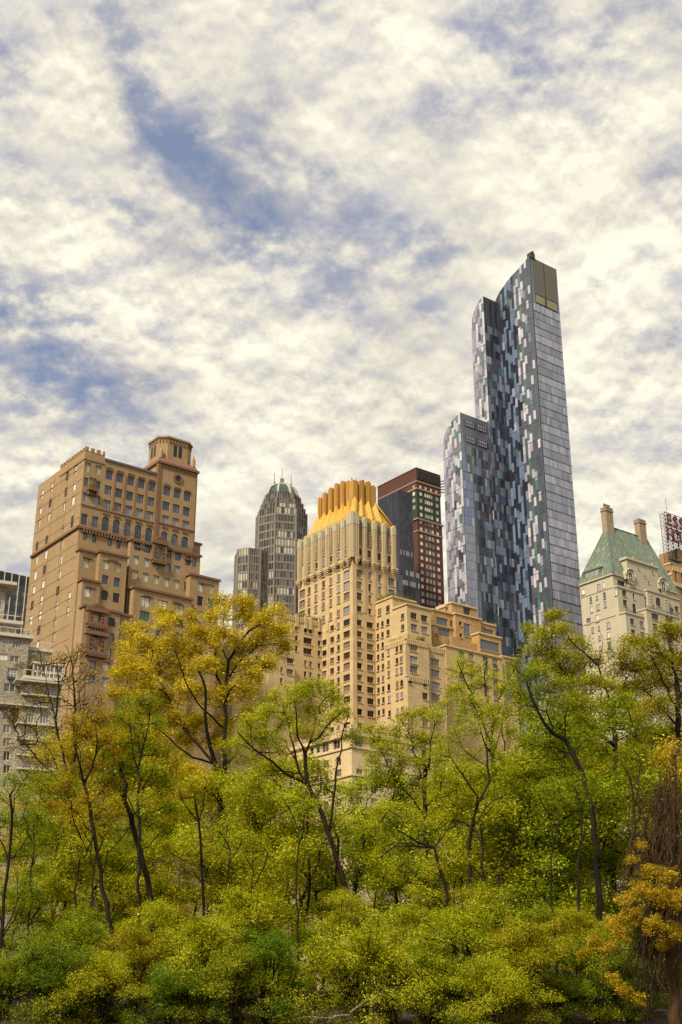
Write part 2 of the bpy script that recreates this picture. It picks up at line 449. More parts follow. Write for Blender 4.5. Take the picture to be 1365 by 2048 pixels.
class Building:
    """A building on the street grid. Local axes: a along its park front (right and away), b along its side (left and away), z up."""
    def __init__(s, name, label, cat, px, py, Y, yaw=YAW, group=None):
        p = at(px, py, Y)
        s.O = Vector((p.x, p.y, 0.0))
        s.u = Vector((math.cos(yaw), math.sin(yaw), 0)); s.vv = Vector((-math.sin(yaw), math.cos(yaw), 0))
        s.root = empty(name, s.O, yaw)
        tag(s.root, label, cat, group)
        s.boxes, s.wins = [], []
    def onR(s, px, py, b=0.0):
        r = ray(px, py); k = (b + (s.O - CAM).dot(s.vv)) / r.dot(s.vv)
        p = CAM + r * k
        return (p - s.O).dot(s.u), p.z
    def onL(s, px, py, a=0.0):
        r = ray(px, py); k = (a + (s.O - CAM).dot(s.u)) / r.dot(s.u)
        p = CAM + r * k
        return (p - s.O).dot(s.vv), p.z
    def R(s, zk, x, y, b=0.0):
        return s.onR(*zp(zk, x, y), b)
    def L(s, zk, x, y, a=0.0):
        return s.onL(*zp(zk, x, y), a)
    def box(s, a0, a1, b0, b1, z1, z0=0.0):
        bx = Box(a0, a1, b0, b1, z0, z1)
        s.boxes.append(bx)
        return bx
    def win(s, bx, face, sc, zc, w, h, style='g', bars=0, cross=0.0, arch=0.0, pri=0):
        lo, hi = (bx.a0, bx.a1) if face == 'R' else (bx.b0, bx.b1)
        if sc - w / 2 < lo + .12 or sc + w / 2 > hi - .12 or zc + h / 2 > bx.z1 - .15 or zc - h / 2 < bx.z0:
            return
        bx.w.append((face, sc - w / 2, sc + w / 2, zc - h / 2, zc + h / 2, arch))
        s.wins.append((pri, face, bx.b0 if face == 'R' else bx.a0, sc, zc - h / 2, w, h, style, bars, cross, arch))
    def grid(s, bx, face, zk, cols, rows, w, h, **kw):
        """cols, rows: points read off the photograph at the columns' and rows' middles; w, h there too."""
        fn = (lambda x, y: s.R(zk, x, y, bx.b0)) if face == 'R' else (lambda x, y: s.L(zk, x, y, bx.a0))
        x, y = cols[0]
        ww = abs(fn(x + w / 2, y)[0] - fn(x - w / 2, y)[0])
        x, y = rows[0]
        hh = abs(fn(x, y - h / 2)[1] - fn(x, y + h / 2)[1])
        for c in cols:
            for r in rows:
                s.win(bx, face, fn(*c)[0], fn(*r)[1], ww, hh, **kw)
    def spots(s, bx, face, zk, pts, w, h, **kw):
        for p in pts:
            s.grid(bx, face, zk, [p], [p], w, h, **kw)
    def walls(s, name, m, boxes=None, depth=0.35, roof=None):
        mb = MB()
        for bx in (boxes or s.boxes):
            holed(mb, 'R', bx.b0, bx.a0, bx.a1, bx.z0, bx.z1, [q[1:] for q in bx.w if q[0] == 'R'], 0, depth)
            holed(mb, 'L', bx.a0, bx.b0, bx.b1, bx.z0, bx.z1, [q[1:] for q in bx.w if q[0] == 'L'], 0, depth)
            mb.poly([(bx.a1, bx.b0, bx.z0), (bx.a1, bx.b1, bx.z0), (bx.a1, bx.b1, bx.z1), (bx.a1, bx.b0, bx.z1)], 0)
            mb.poly([(bx.a0, bx.b1, bx.z0), (bx.a1, bx.b1, bx.z0), (bx.a1, bx.b1, bx.z1), (bx.a0, bx.b1, bx.z1)], 0)
            mb.poly([(bx.a0, bx.b0, bx.z1), (bx.a1, bx.b0, bx.z1), (bx.a1, bx.b1, bx.z1), (bx.a0, bx.b1, bx.z1)], 1)
        return mb.build(name, [m, roof or M['roof_tar']], s.root)
    def trim(s, mb, bx, z, h, out, m=0, sides='RL'):
        """A string course or cornice round the two seen faces."""
        if 'R' in sides:
            mb.box(bx.a0 - (out if 'L' in sides else 0), bx.a1 + out, bx.b0 - out, bx.b0 + 0.15, z, z + h, m)
        if 'L' in sides:
            mb.box(bx.a0 - out, bx.a0 + 0.15, bx.b0 + 0.151, bx.b1 - 0.02, z, z + h, m)
    def glaze(s, styles, fm, depth0=0.3, limit=100, fr=0.09, sill=None):
        """Each window its own part with its pane as a sub-part; past `limit` the remaining ones form one part."""
        rest_f, rest_g = MB(), {}
        ws = sorted(s.wins, key=lambda q: (-q[0], -q[5] * q[6] * (1 if q[4] > 34 else .2)))
        cosy = {'R': 0.0, 'L': -math.pi / 2}
        for i, (pri, face, pl, sc, z0, w, h, st, bars, cross, arch) in enumerate(ws):
            ch = styles[st]
            gm = ch[int(RNG.integers(len(ch)))]
            f, g, fme, gme = window_meshes(w, h, bars, cross, arch, gm, fm, fr, sill)
            depth = depth0 if (face == 'R' or w > 1.7) else min(depth0, .12)
            loc = Vector((sc, pl + depth, z0)) if face == 'R' else Vector((pl + depth, sc, z0))
            rot = cosy[face]
            if i < limit:
                o = bpy.data.objects.new('window', fme); COL.objects.link(o)
                o.parent = s.root; o.location = loc; o.rotation_euler = (0, 0, rot)
                p = bpy.data.objects.new('pane', gme); COL.objects.link(p); p.parent = o
            else:
                mt = Matrix.Translation(loc) @ Matrix.Rotation(rot, 4, 'Z')
                for src, dst in ((f, rest_f), (g, rest_g.setdefault(gm.name, MB()))):
                    k = len(dst.v)
                    dst.v.extend([tuple(mt @ Vector(v)) for v in src.v])
                    dst.f.extend([tuple(k + j for j in q) for q in src.f]); dst.m.extend(src.m)
        if rest_f.f:
            allm = [fm] + ([sill] if sill else [])
            for nme, g in rest_g.items():
                k = len(rest_f.v)
                rest_f.v.extend(g.v); rest_f.f.extend([tuple(k + j for j in q) for q in g.f]); rest_f.m.extend([len(allm)] * len(g.f))
                allm.append(bpy.data.materials[nme])
            o = rest_f.build('window', allm, s.root)
            o['kind'] = 'stuff'

M = {}
M['roof_tar'] = plain('roof_tar', (0.07, 0.065, 0.06), 0.9)
M['frame_dark'] = plain('frame_dark', (0.035, 0.035, 0.038), 0.5)
M['frame_bronze'] = plain('frame_bronze', (0.075, 0.05, 0.035), 0.5)
M['frame_pale'] = plain('frame_pale', (0.55, 0.50, 0.40), 0.6)
M['frame_green'] = plain('frame_green', (0.06, 0.10, 0.085), 0.5)
M['glass_blue'] = glass('glass_blue', (0.035, 0.045, 0.075))
M['glass_grey'] = glass('glass_grey', (0.09, 0.095, 0.11))
M['glass_black'] = glass('glass_black', (0.012, 0.011, 0.012), spec=0.4)
M['glass_brown'] = glass('glass_brown', (0.05, 0.026, 0.018), spec=0.35)
M['glass_green'] = glass('glass_green', (0.03, 0.085, 0.06))
M['glass_teal'] = glass('glass_teal', (0.07, 0.15, 0.16))
M['blind_cream'] = glass('blind_cream', (0.44, 0.40, 0.24), 0.35, 0.5)
M['blind_white'] = glass('blind_white', (0.55, 0.53, 0.45), 0.35, 0.5)
M['blind_grey'] = glass('blind_grey', (0.26, 0.25, 0.27), 0.3, 0.5)
M['blind_mauve'] = glass('blind_mauve', (0.20, 0.14, 0.12), 0.3, 0.5)
# ================================================================== cream tower with gilded crown
def build_gold_tower():
    B = Building('gold_crowned_tower', 'cream stone tower with fluted piers and a gilded finned crown above lower wings', 'tower', *zp('V', 785, 700), 322)
    stone = wall_mat('cream_stone', (0.57, 0.42, 0.225), (0.46, 0.335, 0.17), block=(2.4, 1.1, 0.03, 0.4), streak=0.5, dirt=(0.30, 0.19, 0.09))
    cap = wall_mat('weathered_cap', (0.40, 0.385, 0.265), (0.47, 0.415, 0.27), streak=.3)
    fin_m = wall_mat('gilded_fin', (0.45, 0.24, 0.052), (0.36, 0.175, 0.036), rough=.5, grain=.8, streak=.5, dirt=(.25, .12, .03))
    slope_m = wall_mat('gilded_slope', (0.545, 0.335, 0.062), (0.45, 0.25, 0.042), rough=.45, grain=.8, streak=.4, dirt=(.34, .17, .03))
    pl = [(130, 780), (205, 725), (290, 680), (375, 635), (460, 592), (550, 545), (642, 505)]
    pr = [(880, 490), (1000, 525), (1112, 560), (1225, 597)]
    zc = B.R('D', 755, 455)[1]
    zcap = B.R('D', 755, 590)[1]
    zbot = B.R('D', 755, 985)[1]
    bl = [B.L('D', x, y + 130)[0] for x, y in pl]           # pier centres on the side
    ar = [B.R('D', x, y + 130)[0] for x, y in pr]
    A1 = ar[-1] + .9
    B1 = bl[0] + .9
    zsh = zc - 1.2
    tower = B.box(0, A1, 0, B1, zsh)
    # windows, side face (towards the left)
    colsL = [(150, 200), (237, 160), (325, 110), (420, 75), (510, 20), (605, -30), (705, -70)]
    zrow = [(705, 90), (705, 250), (705, 405), (705, 550), (705, 685), (705, 815), (705, 945), (705, 1090), (705, 1225), (705, 1360), (705, 1515), (705, 1690)]
    rowsL = [(675, 1180), (675, 1310), (675, 1440)]
    colL = [(148, 1410), (232, 1330), (315, 1300), (402, 1270), (490, 1240), (583, 1210), (675, 1180)]
    wide = dict(style='mix', bars=2, pri=8)
    nar = dict(style='mix', pri=6)
    B.grid(tower, 'L', 'D', [colL[6], colL[0]], rowsL, 76, 92, **wide)
    B.grid(tower, 'L', 'D', colL[1:6], rowsL, 30, 84, **nar)
    up = [(675, 1048), (675, 915), (675, 800)]
    B.grid(tower, 'L', 'D', colL[1:], up, 30, 78, style='mix', pri=5)
    B.grid(tower, 'L', 'V', [(705, 405)], zrow[1:2], 82, 92, style='mix', bars=2, pri=8)
    B.grid(tower, 'L', 'V', [(150, 640), (237, 600), (325, 565), (420, 530), (510, 492), (606, 455)], zrow[1:2], 32, 88, style='mix', pri=6)
    B.grid(tower, 'L', 'V', [(705, 405)], zrow[2:], 82, 80, style='dark', bars=2, pri=8)
    B.grid(tower, 'L', 'V', [(606, 455)], zrow[2:], 30, 72, style='dark', pri=5)
    B.grid(tower, 'L', 'V', [(525, 490)], zrow[2:], 48, 72, style='dark', bars=1, pri=5)
    B.grid(tower, 'L', 'V', [(432, 520)], zrow[3:8], 60, 72, style='dark', bars=1, pri=5)
    # park face
    cw = [(818, 1165), (1205, 1275)]
    B.grid(tower, 'R', 'D', cw, [(818, 1170), (818, 1308), (818, 1440)], 78, 92, **wide)
    B.grid(tower, 'R', 'D', [(950, 1210), (1066, 1243)], [(818, 1170), (818, 1308), (818, 1440)], 36, 92, **nar)
    B.grid(tower, 'R', 'D', [(830, 780), (945, 812), (1060, 848), (1180, 890)], [(830, 780), (830, 908), (830, 1030)], 40, 82, style='dark', pri=6)
    zr = [(855, 235), (855, 405), (855, 545), (855, 675), (855, 805), (855, 940), (855, 1085), (855, 1215), (855, 1355), (855, 1510), (855, 1690)]
    B.grid(tower, 'R', 'V', [(855, 405)], zr, 80, 74, style='dark', bars=2, pri=8)
    B.grid(tower, 'R', 'V', [(995, 433)], zr[1:], 80, 74, style='dark', bars=2, pri=8)
    B.grid(tower, 'R', 'V', [(995, 270)], zr[:1], 36, 74, style='dark', pri=6)
    # ---- right wing, stepping towards the park
    aw = B.R('X', 93, 400)[0]
    def wall_b(x, y):                                     # depth of a corner standing on the wing's side plane
        return B.L('X', x, y, aw)[0]
    b0 = wall_b(235, 100); b1 = wall_b(362, 300)
    z0 = B.R('X', 235, 95, b0)[1]; z1 = B.R('X', 365, 158, b1)[1]
    w0 = B.box(aw, B.R('X', 430, 155, b0)[0], b0, 0, z0)
    w1 = B.box(aw + .0, B.R('X', 562, 200, b1)[0], b1, b0, z1)
    b2s = B.L('X', 165, 600, aw - 2.4)[0]
    b2 = B.L('X', 350, 600, aw - 2.4)[0]
    z2 = B.R('X', 350, 448, b2)[1]
    w2 = B.box(aw - 2.4, B.R('X', 545, 520, b2)[0], b2, b2s, z2)
    w3 = B.box(w2.a1, B.R('X', 682, 540, b2 + 1.2)[0], b2 + 1.2, b1, z2 - .3)
    b4 = b2 - 1.0
    z4 = B.R('X', 350, 760, b4)[1]
    w4 = B.box(w2.a0 - .5, B.R('X', 548, 900, b4)[0], b4, b2, z4)
    B.spots(w0, 'L', 'X', [(127, 230), (197, 204)], 30, 58, style='dark', pri=7)
    rp = [(127, 340), (127, 435), (127, 523), (127, 613), (127, 705), (127, 808), (127, 898), (127, 992), (127, 1090)]
    B.grid(w0, 'L', 'X', [(111, 346), (150, 330)], rp, 20, 48, style='dark', pri=6)
    for bx in (w0, w1):
        B.grid(bx, 'L', 'X', [(197, 312), (251, 292), (322, 268)], [(322, 268), (322, 362)], 26, 48, style='dark', pri=7)
    B.grid(w1, 'R', 'X', [(418, 265), (508, 288)], [(418, 265), (418, 362)], 55, 56, style='mix', bars=2, pri=8)
    B.grid(w2, 'L', 'X', [(203, 575), (273, 548), (310, 535)], [(203, 575), (203, 672), (203, 760), (203, 975), (203, 1100)], 22, 52, style='mix', pri=6)
    B.grid(w2, 'L', 'X', [(205, 872), (278, 845), (315, 832)], [(205, 872)], 24, 60, style='dark', arch=1.0, pri=7)
    B.grid(w2, 'R', 'X', [(415, 535)], [(415, 535), (415, 638), (415, 720)], 66, 60, style='mix', bars=2, pri=8)
    B.grid(w3, 'R', 'X', [(595, 558)], [(595, 558), (595, 660), (595, 752), (595, 858), (595, 955)], 76, 60, style='mix', bars=2, pri=8)
    B.grid(w4, 'R', 'X', [(387, 815), (512, 810)], [(387, 815)], 32, 60, style='dark', arch=1.0, pri=8)
    B.grid(w4, 'R', 'X', [(390, 925), (515, 920)], [(390, 925), (390, 1050), (390, 1150)], 48, 60, style='dark', bars=1, pri=7)
    # ---- left wing: park face set back beside the tower's side
    bw = B.L('Y', 895, 500)[0]
    zw = B.R('Y', 600, 205, bw)[1]
    aL0 = B.R('Y', 330, 400, bw)[0]
    l0 = B.box(aL0, 0, bw, bw + 16, zw)
    l1 = B.box(B.R('Y', 240, 800, bw - 4)[0], B.R('Y', 560, 700, bw - 4)[0], bw - 4, bw, B.R('Y', 500, 655, bw - 4)[1])
    l2 = B.box(B.R('Y', -200, 900, bw - 1)[0], aL0, bw - 1, bw + 14, B.R('Y', 240, 560, bw - 1)[1])
    B.spots(l0, 'R', 'Y', [(580, 345), (693, 368), (753, 380), (865, 402)], 40, 76, style='dark', arch=1.0, pri=8)
    B.spots(l0, 'R', 'Y', [(420, 300)], 80, 66, style='mix', bars=2, pri=7)
    B.grid(l0, 'R', 'Y', [(720, 508)], [(720, 508), (720, 638)], 105, 76, style='dark', bars=3, pri=8)
    B.grid(l0, 'R', 'Y', [(580, 476), (862, 538)], [(580, 476), (580, 604)], 36, 66, style='dark', pri=7)
    B.grid(l0, 'R', 'Y', [(690, 785), (757, 775), (862, 790)], [(690, 785), (690, 922), (690, 1050)], 32, 72, style='mix', pri=6)
    B.grid(l1, 'R', 'Y', [(500, 752)], [(500, 752), (500, 895)], 82, 70, style='dark', bars=2, pri=7)
    B.grid(l1, 'R', 'Y', [(395, 872)], [(395, 872), (395, 1000)], 30, 66, style='mix', pri=5)
    B.grid(l2, 'R', 'Y', [(242, 755), (100, 720)], [(242, 755), (242, 890), (242, 1020), (242, 1150)], 64, 72, style='dark', bars=1, pri=6)
    sets = dict(mix=[M['blind_mauve'], M['blind_mauve'], M['glass_brown'], M['blind_grey']], dark=[M['glass_brown'], M['glass_brown'], M['glass_black'], M['blind_mauve']])
    B.walls('wall', stone, depth=0.4)
    B.glaze(sets, M['frame_bronze'], depth0=0.3, fr=.08, sill=stone)
    # ---- fluted piers with weathered caps and corbels
    flute = wall_mat('pier_stone', (0.50, 0.40, 0.245), (0.40, 0.31, 0.185), streak=.5, dirt=(.2, .16, .1))
    def pier(face, s, wd, zt, zb):
        o, c, k = MB(), MB(), MB()
        P = (lambda x, d: (x, -d)) if face == 'R' else (lambda x, d: (-d, x))
        n = 4
        for i in range(n):
            x0 = s - wd / 2 + wd * i / n; x1 = x0 + wd / n; e = wd / n * .18
            dpt = .75 if 0 < i < n - 1 else .6
            (xa, ya), (xb, yb) = P(x0 + e, dpt), P(x1 - e, -.05)
            o.box(min(xa, xb), max(xa, xb), min(ya, yb), max(ya, yb), zb, zcap)
            hh = zt - (.0 if 0 < i < n - 1 else .55)
            (xa, ya), (xb, yb) = P(x0 + e * .4, dpt + .06), P(x1 - e * .4, -.6)
            c.box(min(xa, xb), max(xa, xb), min(ya, yb), max(ya, yb), zcap, hh)
            cx = (x0 + x1) / 2
            pts = [(cx + (wd / n * .46) * math.cos(t), hh + .45 * math.sin(t)) for t in np.linspace(0, math.pi, 7)]
            for d0 in (dpt + .06, -.6):
                c.poly([(*P(x, d0), z) for x, z in pts])
            for (p, q) in zip(pts[:-1], pts[1:]):
                c.poly([(*P(p[0], dpt + .06), p[1]), (*P(q[0], dpt + .06), q[1]), (*P(q[0], -.6), q[1]), (*P(p[0], -.6), p[1])])
        (xa, ya), (xb, yb) = P(s - wd / 2, .42), P(s + wd / 2, -.05)
        o.box(min(xa, xb), max(xa, xb), min(ya, yb), max(ya, yb), zb + .02, zcap - .02)
        for i, (ww, dd, hh) in enumerate(((.62, 1.0, .5), (.5, .85, .5), (.34, .6, .55), (.18, .35, .6))):
            (xa, ya), (xb, yb) = P(s - wd * ww, dd), P(s + wd * ww, -.02)
            k.box(min(xa, xb), max(xa, xb), min(ya, yb), max(ya, yb), zb - .5 * (i + 1) - .05, zb - .5 * i - .06)
        po = o.build('pier', flute, B.root)
        c.build('pier_cap', cap, po); k.build('corbel', stone, po)
    sp = bl[-2] - bl[-1]
    for b in bl:
        pier('L', b, sp * .5, zc - .9, zbot)
    sa = ar[1] - ar[0]
    for a in ar:
        pier('R', a, sa * .44, zc - .9, zbot)
    cp, cc = MB(), MB()                                   # stout corner pier
    for k, (x0, x1, y0, y1) in enumerate(((-.75, 1.5, -.75, .3), (-.76, .3, .3, 1.5))):
        cp.box(x0, x1, y0, y1, zbot, zcap)
    for x in (-.7, -.1, .5, 1.1):
        cp.box(x + .1, x + .42, -.95, -.6, zbot, zcap - .01); cp.box(-.95, -.6, x + .1, x + .42, zbot, zcap - .01)
        for bxx in ((x, x + .5, -1.0, .4), (-1.0, .4, x + .003, x + .5)):
            cc.box(*bxx, zcap, zc - (.0 if x < 1 else .6)); 
            cc.box(bxx[0] + .1, bxx[1] - .1, bxx[2] + .1, bxx[3] - .1, zc - .6, zc + .35 - (.0 if x < 1 else .6))
    po = cp.build('pier', flute, B.root); cc.build('pier_cap', cap, po)
    kb = MB()
    for x, y in ((-.9, .9), (.9, -.9)):
        for i, ww in enumerate((1.0, .8, .55, .3)):
            kb.box(x - ww * .6, x + ww * .6, y - ww * .6, y + ww * .6, zbot - .5 * (i + 1) - .05, zbot - .5 * i - .06)
    kb.build('corbel', stone, po)
    # carved tracery in the bays between the caps
    bay_m = plain('bay_painted_shade', (.17, .125, .08), .9)  # dark backing plate behind the tracery, painting the shade of the bay
    bays = [('R', (p + q) / 2) for p, q in zip([1.2] + ar[:-1], ar)] + [('L', (p + q) / 2) for p, q in zip([.9] + bl[::-1][:-1], bl[::-1])]
    for face, s in bays:
        P = (lambda x, d: (x, -d)) if face == 'R' else (lambda x, d: (-d, x))
        tr = MB()
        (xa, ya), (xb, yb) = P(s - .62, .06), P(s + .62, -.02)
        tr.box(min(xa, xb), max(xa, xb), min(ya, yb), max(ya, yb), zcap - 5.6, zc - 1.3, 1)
        for row in range(7):
            z = zcap - 1.2 - row * .62
            for sg in (-.35, 0, .35):
                x = s + sg + (.17 if row % 2 else 0)
                (xa, ya), (xb, yb) = P(x - .1, .3), P(x + .1, -.02)
                tr.box(min(xa, xb), max(xa, xb), min(ya, yb), max(ya, yb), z - .28, z)
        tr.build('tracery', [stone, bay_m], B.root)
    # ---- gilded crown: sloping roof with ridges, and a ring of fins
    dn = 4.1                                              # inset of the fin ring
    zf = B.R('D', 790, 320, dn)[1]                        # foot of the fins
    cr = MB()
    o = [(.35, .35), (A1 - .35, .35), (A1 - .35, B1 - .35), (.35, B1 - .35)]
    q = [(dn, dn), (A1 - dn, dn), (A1 - dn, B1 - dn), (dn, B1 - dn)]
    ze = zc - 1.4
    for k in range(4):
        j = (k + 1) % 4
        cr.poly([(*o[k], ze), (*o[j], ze), (*q[j], zf), (*q[k], zf)])
    def ridge(p0, p1, w, ddir):
        # gabled rib running from behind a pier cap up to the foot of a fin
        p0, p1, dd = Vector(p0), Vector(p1), Vector(ddir)
        up = Vector((0, 0, 1.25))
        l0, r0, t0 = p0 - dd * w, p0 + dd * w, p0 + up * 1.7
        l1, r1, t1 = p1 - dd * w * .7, p1 + dd * w * .7, p1 + up * 1.7
        cr.poly([l0, l1, t1, t0]); cr.poly([r0, r1, t1, t0]); cr.poly([l0, r0, t0]); cr.poly([l1, r1, t1])
    inner_b = np.linspace(dn, B1 - dn, 7)
    inner_a = np.linspace(dn, A1 - dn, 4)
    srcb = [0.6] + bl[::-1][:-1] 
    for b_in, b_out in zip(inner_b, [.8] + bl[::-1][:6]):
        ridge((.5, b_out, ze - .2), (dn, b_in, zf), 1.5, (0, 1, 0))
        ridge((A1 - .5, b_out, ze - .2), (A1 - dn, b_in, zf), 1.5, (0, 1, 0))
    for a_in, a_out in zip(inner_a, [.8] + ar[:3]):
        ridge((a_out, .5, ze - .2), (a_in, dn, zf), 1.5, (1, 0, 0))
    cr.build('gilded_roof', slope_m, B.root)
    tabs = MB()                                           # gilded tabs between the caps
    for face, s in bays:
        P = (lambda x, d: (x, -d)) if face == 'R' else (lambda x, d: (-d, x))
        for d0, d1, za, zb, ww in ((.45, -.3, ze - .6, ze + .9, .75),):
            (xa, ya), (xb, yb) = P(s - ww, -.3), P(s + ww, -.75)
            tabs.box(min(xa, xb), max(xa, xb), min(ya, yb), max(ya, yb), ze - .5, ze + 1.35)
    build_split(tabs, 'gilded_parapet', fin_m, B.root)
    drum = MB()
    hdrum = B.R('D', 850, 130, dn + 1)[1]
    drum.box(dn + 1.7, A1 - dn - 1.7, dn + 1.7, B1 - dn - 1.7, zf - 2, hdrum - 1.0)
    drum.build('drum', fin_m, B.root)
    def fin(face, s, h, wd=.86):
        f = MB()
        pts = [(wd * math.cos(t), wd * .75 * math.sin(t)) for t in np.linspace(0, math.pi, 7)]
        base = dn if face in 'LR' else 0
        for fl in (-1, 0, 1):
            x0, x1 = fl * wd * .66 - wd * .3, fl * wd * .66 + wd * .3
            dpt = .45 if fl == 0 else .3
            if face == 'R':
                f.box(s + x0, s + x1, dn - dpt, dn + 2.0, zf - 1.3, zf + h - (.0 if fl == 0 else .3))
            elif face == 'L':
                f.box(dn - dpt, dn + 2.0, s + x0, s + x1, zf - 1.3, zf + h - (.0 if fl == 0 else .3))
            elif face == 'B':
                f.box(s + x0, s + x1, B1 - dn - 2.0, B1 - dn + dpt, zf - 1.3, zf + h - (.0 if fl == 0 else .3))
            else:
                f.box(A1 - dn - 2.0, A1 - dn + dpt, s + x0, s + x1, zf - 1.3, zf + h - (.0 if fl == 0 else .3))
        f.build('crown_fin', fin_m, B.root)
    hz = B.R('D', 780, 62, dn)[1] - zf
    for b_in, k in zip(inner_b[1:-1], (1.10, 1.24, 1.28, 1.22, 1.12)):
        fin('L', b_in, hz * k); fin('K', b_in, hz * k)
    fin('L', B1 - dn - .6, hz * 1.0); fin('K', B1 - dn - .6, hz); fin('R', dn + .1, hz, .9); fin('K', dn + .6, hz)
    for a_in, k in zip(inner_a[1:-1], (1.08, 1.12)):
        fin('R', a_in, hz * k); fin('B', a_in, hz * k)
    fin('R', A1 - dn - .6, hz)
    ma = MB()
    am, bm = A1 / 2, B1 / 2
    zt2 = zf + hz * 1.2
    ma.box(A1 - dn - 2.6, A1 - dn - 2.2, dn + 2, dn + 2.4, zf, zf + hz + 2.0)
    for k in range(6):
        ma.bar((am - 2 + k, bm - 5 + k, zf), (am - 2 + k, bm - 5 + k, zt2 + 1.2 + (k % 3) * .4), .05)
    for k in range(5):
        ma.bar((am - 2 + k, bm - 5 + k, zt2 + 1.0), (am - 1 + k, bm - 4 + k, zt2 + 1.0), .04)
    ma.box(dn + 1.2, dn + 3, B1 - dn - 2.6, B1 - dn - .9, zf, zf + hz * 1.12)
    ma.build('roof_equipment', M['frame_dark'], B.root)
    # mouldings and finials on the wings
    t = MB()
    for bx in (w0, w1):
        B.trim(t, bx, bx.z1 - .35, .5, .3)
    for bx in (w2, w3, w4, l0, l1, l2):
        B.trim(t, bx, bx.z1 - .5, .35, .18)
        k = bx.a0 + .3
        while k < bx.a1 - .3:
            t.box(k, k + .3, bx.b0 - .22, bx.b0 + .05, bx.z1 - 1.6, bx.z1 - .52); k += .62
        k = bx.b0 + .6
        while k < bx.b1 - .4 and bx in (w2, w4):
            t.box(bx.a0 - .22, bx.a0 + .05, k, k + .3, bx.z1 - 1.6, bx.z1 - .52); k += .62
    for x in (580, 693, 753, 865, 880):
        a = B.R('Y', x, 250, bw)[0]
        if a < -.4:
            t.box(a - .5, a + .5, bw - .3, bw + .05, zw - 3.0, zw + .6)
    t.box(-1.5, 0, 0.2, 0.6, 10, 10.1)
    for b in (bl[-3], bl[-2]):
        t.box(-.4, .02, b - .4, b + .4, zw - 3.5, zw - .6)
    # vertical strips running up the tower
    for b in [bl[i] for i in (1, 2, 3, 4, 5)]:
        t.box(-.16, .04, b - .5, b + .5, zw - 30, zbot - 2.2)
    for a in ar[:3]:
        t.box(a - .55, a + .55, -.16, .04, z1, zbot - 2.2)
    t.box(-.12, 1.25, -.14, .1, 20, zbot - 2.4); t.box(-.14, .1, .1, 1.2, 20, zbot - 2.4)
    build_split(t, 'moulding', stone, B.root)
    B.marks = dict(w0=w0, w1=w1, w2=w2, w3=w3, l0=l0, bw=bw, zw=zw)
    return B
# ================================================================== tall blue glass tower of three slabs
def panel_mat(name, c, rough=0.12, spec=0.75):
    m, nt, bs = mat(name)
    L = nt.links.new
    g = nd(nt, 'ShaderNodeNewGeometry')
    n = nd(nt, 'ShaderNodeTexNoise'); n.inputs['Scale'].default_value = .05; n.inputs['Detail'].default_value = 4
    tc = nd(nt, 'ShaderNodeTexCoord'); L(tc.outputs['Object'], n.inputs[0])
    k = mth(nt, 'ADD', mth(nt, 'MULTIPLY', g.outputs['Random Per Island'], .5), mth(nt, 'MULTIPLY', n.outputs[0], .5))
    L(mixc(nt, k, tuple(x * .62 for x in c), tuple(min(1, x * 1.38) for x in c)), bs.inputs['Base Color'])
    bs.inputs['Roughness'].default_value = rough
    bs.inputs['Specular IOR Level'].default_value = spec
    return m

